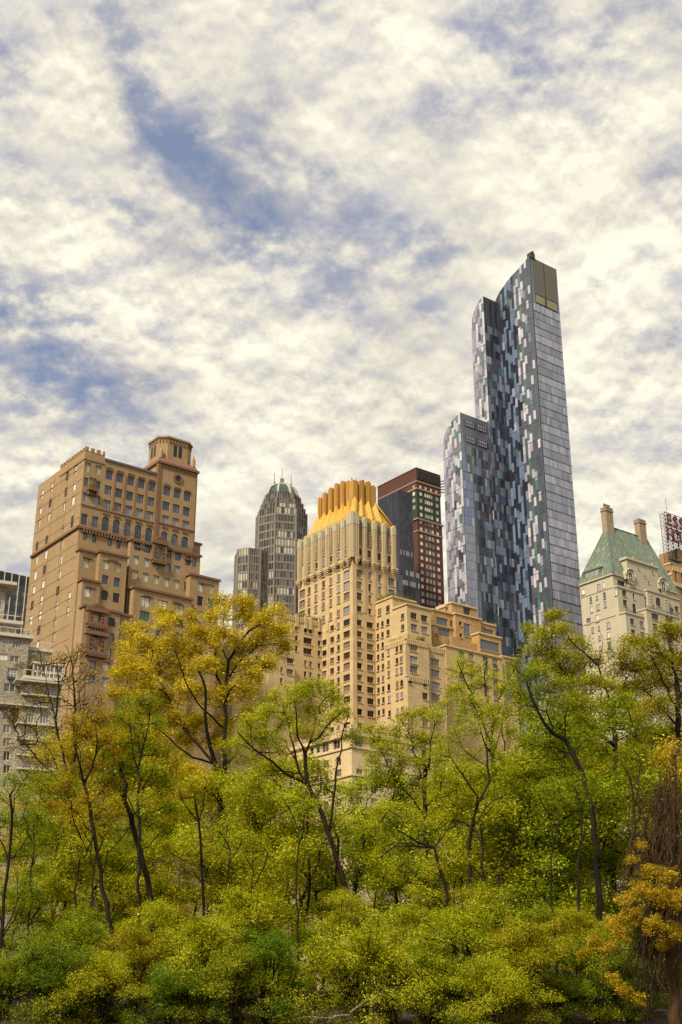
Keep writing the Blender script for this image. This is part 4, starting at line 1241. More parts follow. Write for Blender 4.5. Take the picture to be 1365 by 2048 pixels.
# ================================================================== slate-green steep roofed apartment hotel
def build_chateau():
    B = Building('green_roofed_building', 'pale stone apartment building with a steep green copper roof and two tall chimneys', 'apartment building', *zp('H', 575, 1200), 400)
    stone = wall_mat('grey_stone', (0.485, 0.43, 0.315), (0.40, 0.35, 0.25), streak=.35, dirt=(.22, .18, .12), block=(.9, .3, .02, .25))
    copper = wall_mat('green_copper', (0.10, 0.14, 0.107), (0.165, 0.20, 0.148), rough=.5, grain=1.2, streak=1.5, dirt=(.33, .345, .24), block=(.55, 40.0, .06, .5))
    darkc = plain('copper_edge', (0.07, 0.10, 0.075), .6)
    def zz(x, y, b=0): return B.R('H', x, y, b)[1]
    def aa(x, y, b=0): return B.R('H', x, y, b)[0]
    ze = zz(570, 975)
    A = aa(1295, 1190); bL = B.L('H', 172, 1100)[0]
    body = B.box(0, A, 0, bL, ze)
    # ridge heights: near apex above the middle of the side, far apex further along a
    bm = bL * .5
    def apex(x, y):
        return B.R('H', x, y, bm)
    a1, z1 = apex(488, 415); a2, z2 = apex(950, 625)
    zr = (z1 + z2) / 2 if abs(z1 - z2) < 4 else z1
    rf = MB()
    N, Lc, Rc, Bk = (-.5, -.5, ze), (-.5, bL + .5, ze), (A + .5, -.5, ze), (A + .5, bL + .5, ze)
    p1, p2 = (a1, bm, z1), (a2, bm, z1)
    rf.poly([N, Rc, p2, p1]); rf.poly([N, p1, Lc]); rf.poly([Lc, p1, p2, Bk]); rf.poly([Rc, Bk, p2])
    ro = rf.build('roof', copper, B.root)
    eg = MB()
    for p, q in ((N, p1), (p1, p2), (p2, Rc), (Lc, p1)):
        eg.bar(p, q, .22)
    for fx in (.30, .62):                                   # seam lines down the front slope
        q = Vector(p1).lerp(Vector(p2), fx); w = Vector((q.x, -.45, ze)); w.x = q.x + (fx - .45) * 1.0
        eg.bar(w, q, .24)
    eg.build('ridge', darkc, ro)
    cols = 26
    sm = MB()
    for k in range(1, cols):
        t = k / cols
        f = Vector(N).lerp(Vector(Rc), t); g = Vector(p1).lerp(Vector(p2), min(1, max(0, (f.x - a1) / (a2 - a1)))) if a1 < f.x < a2 else None
        if g is None:
            hp = (Vector(N), Vector(p1)) if f.x <= a1 else (Vector(Rc), Vector(p2))
            tt = (f.x - hp[0].x) / (hp[1].x - hp[0].x); g = hp[0].lerp(hp[1], tt)
        sm.bar(f + Vector((0, -.03, .02)), g + Vector((0, -.03, .02)), .05)
        y = -.5 + (bL + 1) * t
        tt = t * 2 if t < .5 else (1 - t) * 2
        sm.bar((-.53, y, ze + .02), (-.53 + (a1 + .5) * tt, y, ze + (z1 - ze) * tt), .05)
    sm.build('standing_seam', copper, ro)
    # chimneys
    cb = wall_mat('chimney_brick', (.34, .26, .17), (.27, .20, .13), streak=.3, block=(.6, .25, .02, .6))
    def chim(x0, x1, ytop, ybot, y0, b, blk):
        c = MB()
        l, zt = B.R('H', x0, ytop, b); r = B.R('H', x1, ytop, b)[0]
        zb = B.R('H', (x0 + x1) / 2, ybot, b)[1] - 6
        c.box(l, r, b, b + 2.3, zb, zt)
        c.box(l - .25, r + .25, b - .25, b + 2.55, zt - 1.0, zt - .5); c.box(l - .1, r + .1, b - .1, b + 2.4, zt, zt + .5)
        c.box((l + r) / 2 - .2, (l + r) / 2 + .2, b - .12, b + .05, zt - 4.5, zt - 2)
        o = c.build('chimney', cb, B.root)
        pt = MB()
        for k in range(4):
            x = l + (r - l) * (k + .5) / 4
            pt.prism([(x + .28 * math.cos(t), b + 1 + .28 * math.sin(t)) for t in np.linspace(0, 2 * math.pi, 9)[:-1]], zt + .5, zt + blk)
        pt.build('chimney_pot', M['frame_bronze'], o)
    chim(474, 552, 205, 480, 0, bm - 1.2, 2.0)
    chim(862, 935, 345, 640, 0, bm - 1.2, .9)
    # big gable wall with arched dormers on the park side
    g0, g1 = aa(725, 900, -.8), aa(1085, 1000, -.8)
    gable = B.box(g0, g1, -.8, 6, zz(785, 820, -.8), ze - 9)
    B.spots(gable, 'R', 'H', [(855, 912), (1022, 965), (932, 1005), (975, 1075)], 16, 24, style='dark', pri=8)
    for x, y, hw in ((765, 1020, 1.5), (1145, 1125, 1.5)):
        a, z = B.R('H', x, y, -1.4)
        zt = B.R('H', x, y - 95, -1.4)[1]
        dm = MB()
        pts = [(a - 2.3, ze - 1), (a + 2.3, ze - 1), (a + 2.3, zt - 2.3)] + [(a + 2.3 * math.cos(t), zt - 2.3 + 2.3 * math.sin(t)) for t in np.linspace(0, math.pi, 11)] + [(a - 2.3, zt - 2.3)]
        dm.poly([(p, -1.4, q) for p, q in pts]); n = len(pts)
        for k in range(n):
            p, q = pts[k], pts[(k + 1) % n]
            dm.poly([(p[0], -1.4, p[1]), (q[0], -1.4, q[1]), (q[0], 5, q[1]), (p[0], 5, p[1])])
        do = dm.build('dormer', stone, B.root)
        f, g, fme, gme = window_meshes(2.3, zt - ze + 1.5, 1, .5, 1.0, M['glass_black'], M['frame_pale'], .2)
        o = bpy.data.objects.new('window', fme); COL.objects.link(o); o.parent = do; o.location = (a, -1.46, ze - 2.4)
        pz = MB(); pz.v, pz.f, pz.m = [(v[0] + a, v[1] - 1.44, v[2] + ze - 2.4) for v in g.v], list(g.f), list(g.m)
        pz.build('pane', M['glass_black'], do)
        hd = MB()
        ts = np.linspace(0, math.pi, 13)
        for p, q in zip(ts[:-1], ts[1:]):
            hd.bar((a + 2.4 * math.cos(p), -1.5, zt - 2.3 + 2.4 * math.sin(p)), (a + 2.4 * math.cos(q), -1.5, zt - 2.3 + 2.4 * math.sin(q)), .22)
        hd.build('hood', stone, do)
    # flat dormer in the side slope
    b0, zq = B.L('H', 275, 990, 2.0); b1 = B.L('H', 440, 960, 2.0)[0]
    zb, ztp = B.L('H', 350, 1035, 1.6)[1], B.L('H', 350, 945, 1.6)[1]
    dl = MB()
    dl.box(.25, 7, min(b0, b1) - .8, max(b0, b1) + .8, zb - 1, ztp); dl.box(.05, 7.2, min(b0, b1) - 1.1, max(b0, b1) + 1.1, ztp, ztp + .4)
    dlo = dl.build('dormer', darkc, B.root)
    for k in range(3):
        q = MB(); bb = min(b0, b1) + (max(b0, b1) - min(b0, b1)) * (k + .5) / 3
        q.box(.17, .24, bb - .95, bb + .95, zb, ztp - .4); q.build('window', M['blind_grey'], dlo)
    # stepping terraces at the park side
    def wb(x, y): return B.L('H', x, y, 0)[0]
    q1, q2 = wb(612, 1180), wb(712, 1500)
    s1 = B.box(-.04, aa(920, 1200, q1), q1, 0, zz(640, 1120, q1))
    s2 = B.box(-.08, aa(950, 1400, q2), q2, q1, zz(715, 1435, q2) + .6)
    q3 = q2 - 1.2
    s3 = B.box(aa(945, 1390, q3), aa(1330, 1480, q3), q3, q1, zz(950, 1385, q3) + .4)
    q4 = q1 - .6
    s4 = B.box(aa(965, 1250, q4), aa(1200, 1250, q4), q4, 0, zz(975, 1160, q4))
    s5 = B.box(s4.a1, A, q1 * .6, 0, zz(1210, 1235, q1 * .6))
    # windows on the side wall: an irregular hotel grid
    side = dict(style='pale')
    for pts, w, h in (([(213, 1185)], 40, 62), ([(397, 1130)], 42, 75), ([(452, 1107)], 28, 72), ([(462, 1225), (470, 1325)], 30, 72), ([(303, 1275), (312, 1385)], 26, 68), ([(375, 1250)], 24, 40),
                      ([(388, 1362)], 42, 62), ([(380, 1490)], 40, 78), ([(276, 1525)], 50, 72), ([(325, 1625)], 28, 62), ([(398, 1605)], 22, 44), ([(405, 1720)], 26, 50), ([(415, 1835)], 28, 46), ([(594, 1190), (596, 1297)], 26, 74), ([(598, 1425)], 28, 78)):
        for bx in (body, s1):
            B.spots(bx, 'L', 'H', pts, w, h, pri=8, **side)
    B.spots(body, 'L', 'H', [(508, 1570), (512, 1685), (518, 1800), (520, 1910)], 42, 70, pri=7, **side)
    for pts, w, h in (([(628, 1555), (632, 1680)], 26, 76),):
        for bx in (body, s1, s2):
            B.spots(bx, 'L', 'H', pts, w, h, pri=7, **side)
    for k in range(6):
        B.spots(body, 'L', 'H', [(310, 1930 + 100 * k), (420, 1930 + 100 * k)], 30, 50, pri=1, **side)
    B.grid(s1, 'R', 'H', [(692, 1200)], [(692, 1200), (692, 1310)], 48, 70, style='grey', bars=1, pri=8)
    B.grid(s1, 'R', 'H', [(801, 1238)], [(801, 1238)], 20, 64, style='dark', pri=8)
    B.spots(s1, 'R', 'H', [(810, 1378)], 42, 115, style='dark', arch=1.0, pri=8)
    B.grid(s2, 'R', 'H', [(785, 1530), (894, 1560)], [(785, 1530), (785, 1655), (785, 1780)], 46, 70, style='grey', bars=1, pri=7)
    B.spots(body, 'R', 'H', [(655, 1085)], 80, 58, style='dark', bars=4, pri=8)
    B.spots(s4, 'R', 'H', [(1087, 1300)], 56, 100, style='dark', arch=1.0, pri=8)
    B.spots(s4, 'R', 'H', [(978, 1345), (1035, 1362)], 20, 50, style='grey', pri=7)
    B.spots(s5, 'R', 'H', [(1255, 1270)], 96, 62, style='dark', bars=5, pri=8)
    B.spots(s5, 'R', 'H', [(1302, 1385), (1240, 1405), (1310, 1490)], 44, 62, style='grey', bars=1, pri=7)
    B.spots(s3, 'R', 'H', [(1050, 1475), (1215, 1510)], 80, 72, style='grey', bars=2, pri=8)
    B.grid(s3, 'R', 'H', [(1055, 1590), (1215, 1625)], [(1055, 1590), (1055, 1700), (1055, 1810)], 62, 66, style='dark', bars=2, pri=4)
    sets = dict(pale=[M['blind_white'], M['blind_grey'], M['glass_grey'], M['blind_grey']], grey=[M['blind_grey'], M['glass_grey'], M['glass_brown']], dark=[M['glass_black'], M['glass_brown']])
    B.walls('wall', stone, [b for b in B.boxes], .35)
    B.glaze(sets, M['frame_dark'], depth0=.25, fr=.12, sill=stone)
    t = MB()
    B.trim(t, body, ze - .45, .55, .5)
    B.trim(t, body, B.L('H', 190, 1255)[1], .35, .2, sides='L'); B.trim(t, body, B.L('H', 200, 1580)[1], .35, .2, sides='L')
    B.trim(t, gable, gable.z1 - .2, .9, .5)
    for bx in (s1, s2, s3, s4, s5):
        B.trim(t, bx, bx.z1 - .5, .6, .28)
    for k in range(9):                                      # quoins beside the arched window
        for a in (s4.a0 + 1.6, s4.a1 - 1.6):
            z = s4.z1 - 1.4 - k * 1.05
            t.box(a - .6, a + .6, q4 - .12, q4 + .1, z - .75, z)
    for k in range(2):
        a = gable.a0 + (gable.a1 - gable.a0) * (.25 + .62 * k)
        t.prism([(a + .35 * math.cos(q), -.3 + .35 * math.sin(q)) for q in np.linspace(0, 2 * math.pi, 9)[:-1]], gable.z1 + .7, gable.z1 + 1.7)
    build_split(t, 'cornice', stone, B.root)
    rl = MB()
    for bx in (s1, s2, s3):
        for zz_ in (.5, 1.0):
            rl.box(bx.a0 + .2, bx.a1, bx.b0 + .1, bx.b0 + .16, bx.z1 + zz_, bx.z1 + zz_ + .06)
        k = bx.a0 + .3
        while k < bx.a1 - .2:
            rl.box(k, k + .05, bx.b0 + .1, bx.b0 + .15, bx.z1, bx.z1 + 1.05); k += .45
    build_split(rl, 'railing', M['frame_dark'], B.root)
    B.marks = dict(s1=s1, s2=s2, s3=s3, s4=s4)
    return B

# ================================================================== brown stepped hotel carrying the big letter sign
def build_sign_hotel():
    B = Building('stepped_hotel', 'brown brick stepped hotel tower partly cut by the picture edge, below a letter sign', 'hotel', *zp('S', 400, 1400), 452)
    brick = wall_mat('brown_brick', (0.36, 0.215, 0.10), (0.28, 0.16, 0.07), streak=.3, dirt=(.16, .09, .05))
    pale = wall_mat('hotel_stone', (0.55, 0.41, 0.22), (0.47, 0.34, 0.18))
    def zz(x, y, b=0): return B.R('S', x, y, b)[1]
    bs = B.L('S', 265, 1330)[0]
    top = B.box(0, 40, 0, bs, zz(400, 1205))
    neck = B.box(B.R('S', 500, 1100, 3)[0], 40, 3, 12, zz(505, 960, 3))
    lowr = B.box(-1.6, 42, -1.5, bs + 1.5, zz(420, 1600, -1.5))
    for k in range(6):
        a = B.R('S', 470, 1450)[0] + k * 3.6
        B.win(top, 'R', a, zz(470, 1500), 1.0, 7, style='d', pri=5)
        B.win(lowr, 'R', a + .6, zz(520, 1720, -1.5), 1.6, 2.2, style='d', pri=5)
    B.win(top, 'L', bs * .5, zz(400, 1500), 1.1, 8, style='d', pri=5)
    B.walls('wall', brick, None, .35)
    B.glaze(dict(d=[M['glass_brown'], M['glass_black']]), M['frame_bronze'], depth0=.28)
    t = MB()
    B.trim(t, top, top.z1 - .6, .7, .3); B.trim(t, lowr, lowr.z1 - .4, 1.6, .5); B.trim(t, top, zz(400, 1420), 1.2, .25, sides='L')
    k = .4
    while k < 20:
        t.box(k, k + .4, -.25, .05, top.z1 - 3.2, top.z1 - .6); k += .9
    build_split(t, 'stone_band', pale, B.root)
    dk = MB()
    dk.box(-1.0, 6, -.8, .2, top.z1 + .9, top.z1 + 1.5); dk.box(-.9, -.5, -.7, -.3, top.z1 - .2, top.z1 + .9)
    dk.build('roof_gantry', M['frame_dark'], B.root)
    # ---- the rooftop sign: open steel lattice with red letters
    q = B.R('S', 358, 1190, 2.0)
    zt = B.R('S', 352, 335, 2.0)[1]
    base = B.O + B.u * q[0] + B.vv * 2.0
    sg = empty('rooftop_sign', (base.x, base.y, top.z1), B.root.rotation_euler.z)
    tag(sg, 'red capital letters ESSEX HOUSE on an open steel lattice above the brown hotel roof', 'sign')
    h = zt - top.z1
    Wd = 30.0
    la = MB()
    posts = [0.0, 3.2, 6.4, 10, 14, 18, 22, 26, 30]
    for x in posts:
        for y in (0, 2.4):
            la.bar((x, y, 0), (x, y, h), .13 if x else .10)
        for k in range(14):
            z = h * k / 14
            la.bar((x, 0, z), (x, 2.4, z + h / 14), .06); la.bar((x, 0, z + h / 14), (x, 2.4, z), .06)
    for p, r in zip(posts[:-1], posts[1:]):
        for k in range(14):
            z = h * k / 14
            la.bar((p, 1.2, z), (r, 1.2, z + h / 14), .06); la.bar((p, 1.2, z + h / 14), (r, 1.2, z), .06)
    for z in (h, h * .76, h * .70, h * .47):
        la.bar((-.5, -.12, z), (Wd, -.12, z), .12)
    la.build('lattice', plain('lattice_steel', (0.05, 0.035, 0.03), .6, .2), sg)
    red = plain('letter_red', (0.13, 0.010, 0.016), .5)
    fnt = None
    for word, z0, zt_ in (('ESSEX', h * .765, h * .985), ('HOUSE', h * .475, h * .695)):
        hh = zt_ - z0
        for i, chx in enumerate(word):
            c = bpy.data.curves.new('letter', 'FONT'); c.body = chx; c.size = hh * 1.38; c.extrude = .18; c.offset = .07; c.align_x = 'CENTER'
            tmp = bpy.data.objects.new('letter', c); COL.objects.link(tmp); bpy.context.view_layer.update()
            me = bpy.data.meshes.new_from_object(tmp.evaluated_get(bpy.context.evaluated_depsgraph_get())); bpy.data.objects.remove(tmp)
            o = bpy.data.objects.new('letter', me); COL.objects.link(o); o.parent = sg; me.materials.clear(); me.materials.append(red)
            o.location = (1.9 + i * hh * .78, -.35, z0); o.rotation_euler = (math.pi / 2, 0, 0)
    rod = MB(); rod.bar((2.8, 1.0, h), (2.8, 1.0, h + 7), .07); rod.build('lightning_rod', M['frame_dark'], sg)

# ================================================================== dark office slab at the left edge
def build_office_slab():
    B = Building('office_slab', 'black glass office slab with thin white mullions behind a grey terraced block', 'office building', *zp('F', -400, -120), 330)
    gl = [panel_mat('slab_glass', (0.026, 0.028, 0.036), .1), panel_mat('slab_spandrel', (0.13, 0.11, 0.115), .3), M['frame_dark']]
    A = B.R('F', 266, 105)[0]; zt = B.R('F', 266, 105)[1]
    mb = MB(); mb.prism([(0, 0.1), (A, 0.1), (A, 20), (0, 20)], 0, zt, 0, 2); mb.build('core', [M['frame_dark'], M['frame_dark'], M['roof_tar']], B.root)
    pitch = abs(B.R('F', 182, 110)[0] - B.R('F', 120, 90)[0]) 
    pw = pitch / 2
    c, w = MB(), MB()
    rng = np.random.default_rng(2)
    n = int(A / pw)
    fh = abs(B.R('F', 150, 195)[1] - B.R('F', 150, 330)[1]) / 1.0
    fh = max(3.2, min(4.6, fh / 2))
    r = 0
    z = zt - 5.0
    while z > 20:
        for k in range(n):
            x0 = A - (k + 1) * pw; x1 = A - k * pw
            c.poly([(x0 + .06, .06, z), (x1 - .06, .06, z), (x1 - .06, .06, z + fh * .55), (x0 + .06, .06, z + fh * .55)], 0)
            c.poly([(x0 + .06, .06, z - fh * .43), (x1 - .06, .06, z - fh * .43), (x1 - .06, .06, z - .02), (x0 + .06, .06, z - .02)], 1 if rng.random() < .8 else 0)
        z -= fh; r += 1
    for k in range(n + 1):
        x = A - k * pw
        if k % 2 == 1:
            w.box(x - .07, x + .07, -.22, .08, 0, zt)
        else:
            c.box(x - .06, x + .06, -.12, .08, 0, zt, 2)
    c.build('curtain_wall', gl, B.root)
    w.build('mullion', plain('white_mullion', (.58, .55, .50), .5), B.root)

# ================================================================== grey stone terraced block, lower left
def build_grey_block():
    B = Building('terraced_apartment_block', 'grey rubble stone apartment block with white slab edges, balconies and roof planters', 'apartment building', *zp('F', 60, 1100), 205, yaw=YAW * .62)
    st = wall_mat('rubble_stone', (0.43, 0.38, 0.285), (0.25, 0.215, 0.165), grain=2.2, streak=.2, block=(.5, .3, .05, .9), dirt=(.12, .1, .08))
    wh = plain('slab_white', (0.44, 0.41, 0.325), .7, var=.3)
    def zz(x, y, b=0): return B.R('F', x, y, b)[1]
    def aa(x, y, b=0): return B.R('F', x, y, b)[0]
    x0 = aa(-260, 1000)
    A1 = aa(255, 700)
    main = B.box(x0, A1, 0, 14, zz(200, 640))
    east = B.box(A1 - .2, aa(440, 780, 2), 2, 14, zz(400, 760, 2))
    low = B.box(aa(200, 1000, -2), aa(545, 1000, -2), -2, 2, zz(400, 1010, -2))
    up1 = B.box(x0, aa(150, 520, 3), 3, 13, zz(100, 520, 3))
    up2 = B.box(x0, aa(50, 300, 5), 5, 12, zz(40, 185, 5))
    B.spots(up2, 'R', 'F', [(20, 312)], 44, 160, style='w', bars=1, cross=.5, pri=9)
    B.spots(main, 'R', 'F', [(66, 668), (150, 700)], 74, 50, style='w', bars=2, pri=9)
    B.spots(main, 'R', 'F', [(110, 945)], 88, 92, style='d', bars=2, cross=.5, pri=9)
    B.spots(main, 'R', 'F', [(85, 1070)], 100, 76, style='d', bars=1, pri=9)
    B.spots(main, 'R', 'F', [(30, 800), (130, 820)], 78, 56, style='w', bars=1, pri=9)
    for k in range(6):
        B.spots(main, 'R', 'F', [(60, 1310 + 118 * k)], 60, 76, style='d', bars=1, pri=6)
        B.spots(low, 'R', 'F', [(230 if k else 260, 1335 + 112 * k), (390, 1345 + 112 * k)], 74, 76, style='d', bars=2, pri=6)
    B.spots(low, 'R', 'F', [(258, 1075)], 52, 76, style='d', pri=7)
    B.spots(low, 'R', 'F', [(430, 1110)], 90, 76, style='w', bars=2, pri=7)
    B.spots(low, 'R', 'F', [(390, 1225), (215, 1215)], 90, 56, style='w', bars=2, pri=7)
    B.spots(east, 'R', 'F', [(400, 850)], 60, 60, style='w', bars=1, pri=7)
    B.walls('wall', st, None, .35, wh)
    B.glaze(dict(w=[M['blind_grey'], M['glass_grey'], M['blind_white']], d=[M['glass_black'], M['glass_grey'], M['blind_grey']]), M['frame_pale'], depth0=.2, fr=.11)
    t = MB()
    for bx, ex in ((main, .6), (up1, .9), (up2, 1.5), (east, .35), (low, .4)):
        t.box(bx.a0, bx.a1 + ex, bx.b0 - ex, bx.b1, bx.z1 - .02, bx.z1 + .55)
    for y, b, ax0, ax1 in ((1010, -3.4, 140, 560), (1130, -2.8, 190, 545), (1230, -2.6, 0, 420), (1385, -2.8, 150, 530), (1520, -2.8, 150, 520), (1660, -2.8, 160, 500), (1780, -2.8, 150, 480), (1900, -2.8, 150, 480)):
        z = zz(330, y, b)
        t.box(aa(ax0, y, b), aa(ax1, y, b), b, b + 3.2, z - .16, z + .08)
    build_split(t, 'slab_edge', wh, B.root)
    r = MB()
    for bx in (main, up1, low, east):
        k = bx.a0
        r.box(bx.a0, bx.a1 + .3, bx.b0 - .45, bx.b0 - .4, bx.z1 + 1.45, bx.z1 + 1.55)
        while k < bx.a1 + .3:
            r.box(k, k + .05, bx.b0 - .45, bx.b0 - .4, bx.z1 + .5, bx.z1 + 1.5); k += 1.3
    build_split(r, 'railing', M['frame_pale'], B.root)
    fr = MB()                                               # glazed winter garden on the low wing
    z = low.z1 + .5
    fx0, fx1 = aa(290, 950, -.5), aa(540, 1000, -.5)
    n = 7
    for k in range(n + 1):
        x = fx0 + (fx1 - fx0) * k / n
        fr.box(x - .09, x + .09, -.5, -.3, z, z + 2.6)
    for q in (0, 1.3, 2.6):
        fr.box(fx0, fx1, -.49, -.31, z + q - .08, z + q + .08)
    fr.box(fx0 - .3, fx1 + .3, -.7, 2.5, z + 2.7, z + 3.0)
    wo = fr.build('conservatory', M['frame_pale'], B.root)
    pn = MB(); pn.poly([(fx0, -.4, z), (fx1, -.4, z), (fx1, -.4, z + 2.6), (fx0, -.4, z + 2.6)]); pn.build('pane', M['glass_grey'], wo)
    ac = MB(); a, zq = aa(98, 992), zz(98, 992); ac.box(a - .6, a + .6, -.4, .1, zq - .2, zq + .3); ac.build('air_conditioner', M['frame_dark'], B.root)
    B.marks = dict(low=low, up1=up1)
    return B

# ================================================================== ornate limestone block low in the middle
def build_limestone_block():
    B = Building('limestone_block', 'cream limestone block with balustrade and arched top windows, glimpsed through the trees', 'apartment building', *zp('J', 1030, 500), 300)
    st = wall_mat('limestone', (0.62, 0.48, 0.28), (0.53, 0.40, 0.22), streak=.2, dirt=(.33, .23, .12), block=(2.0, .9, .02, .3))
    zt = B.R('J', 1010, 150)[1]
    bx = B.box(0, 26, 0, 44, zt)
    rows = [(795, 285), (795, 435), (795, 545), (795, 675), (795, 800)]
    B.grid(bx, 'L', 'J', [(795, 285), (895, 250)], rows[:1], 60, 84, style='d', bars=1, pri=8)
    B.grid(bx, 'L', 'J', [(680, 310), (732, 300)], rows, 30, 70, style='d', pri=7)
    B.grid(bx, 'L', 'J', [(910, 405)], [(910, 405)], 52, 84, style='d', bars=1, arch=1.0, pri=8)
    B.grid(bx, 'L', 'J', [(800, 430)], rows[1:2], 52, 66, style='d', bars=1, pri=8)
    B.grid(bx, 'L', 'J', [(800, 545), (912, 515)], rows[2:], 50, 72, style='d', bars=1, pri=7)
    B.grid(bx, 'L', 'J', [(500, 400), (410, 425), (300, 450), (220, 470)], [(500, 400), (500, 510), (500, 600), (500, 700)], 44, 60, style='d', bars=1, pri=5)
    B.grid(bx, 'R', 'J', [(1095, 240)], [(1095, 240)], 70, 92, style='t', pri=9)
    B.grid(bx, 'R', 'J', [(1225, 520), (1100, 500)], [(1225, 530), (1225, 650), (1225, 770)], 56, 76, style='d', bars=1, pri=7)
    B.grid(bx, 'R', 'J', [(1225, 270), (1360, 300)], [(1225, 270), (1225, 400)], 56, 76, style='d', bars=1, pri=6)
    B.walls('wall', st, None, .4)
    B.glaze(dict(d=[M['glass_brown'], M['glass_black'], M['glass_grey']], t=[M['glass_teal']]), M['frame_pale'], depth0=.25, fr=.12)
    t = MB()
    B.trim(t, bx, zt - .7, .9, .7); B.trim(t, bx, B.L('J', 795, 350)[1], .5, .35); B.trim(t, bx, B.L('J', 795, 590)[1], .5, .4)
    build_split(t, 'cornice', st, B.root)
    b = MB()
    k = 0.0
    while k < 30:
        b.box(-.55, -.2, k, k + .5 if int(k) % 5 == 0 else k + .22, zt + .2, zt + (1.9 if int(k) % 5 == 0 else 1.0)); k += .62
    k = 0.0
    while k < 24:
        b.box(k, k + .22, -.55, -.2, zt + .2, zt + 1.0); k += .6
    b.box(-.6, -.15, -.6, 30, zt + 1.0, zt + 1.2); b.box(-.15, 24, -.6, -.15, zt + 1.001, zt + 1.201)
    b.box(-.7, 1.2, -.7, 1.0, zt + .2, zt + 1.9)
    b.build('balustrade', st, B.root)

def build_sliver():
    B = Building('dark_sliver_tower', 'narrow dark tower edge between the glass skyscraper and the green roofed building', 'tower', *zp('H', 165, 1500), 470)
    z = B.R('H', 170, 1425)[1]
    bx = B.box(0, B.R('H', 195, 1450)[0] + 3, 0, 12, z)
    fh = 3.8
    k = 0
    while k < 12:
        B.win(bx, 'R', 2.2, z - 4 - k * fh, 2.0, 2.2, style='d'); k += 1
    B.walls('wall', plain('dark_brick', (.05, .045, .04), .8), None, .3)
    B.glaze(dict(d=[M['glass_black'], M['glass_grey']]), M['frame_dark'], depth0=.2)
    t = MB(); B.trim(t, bx, z - .3, .6, .2); t.build('coping', M['frame_bronze'], B.root)
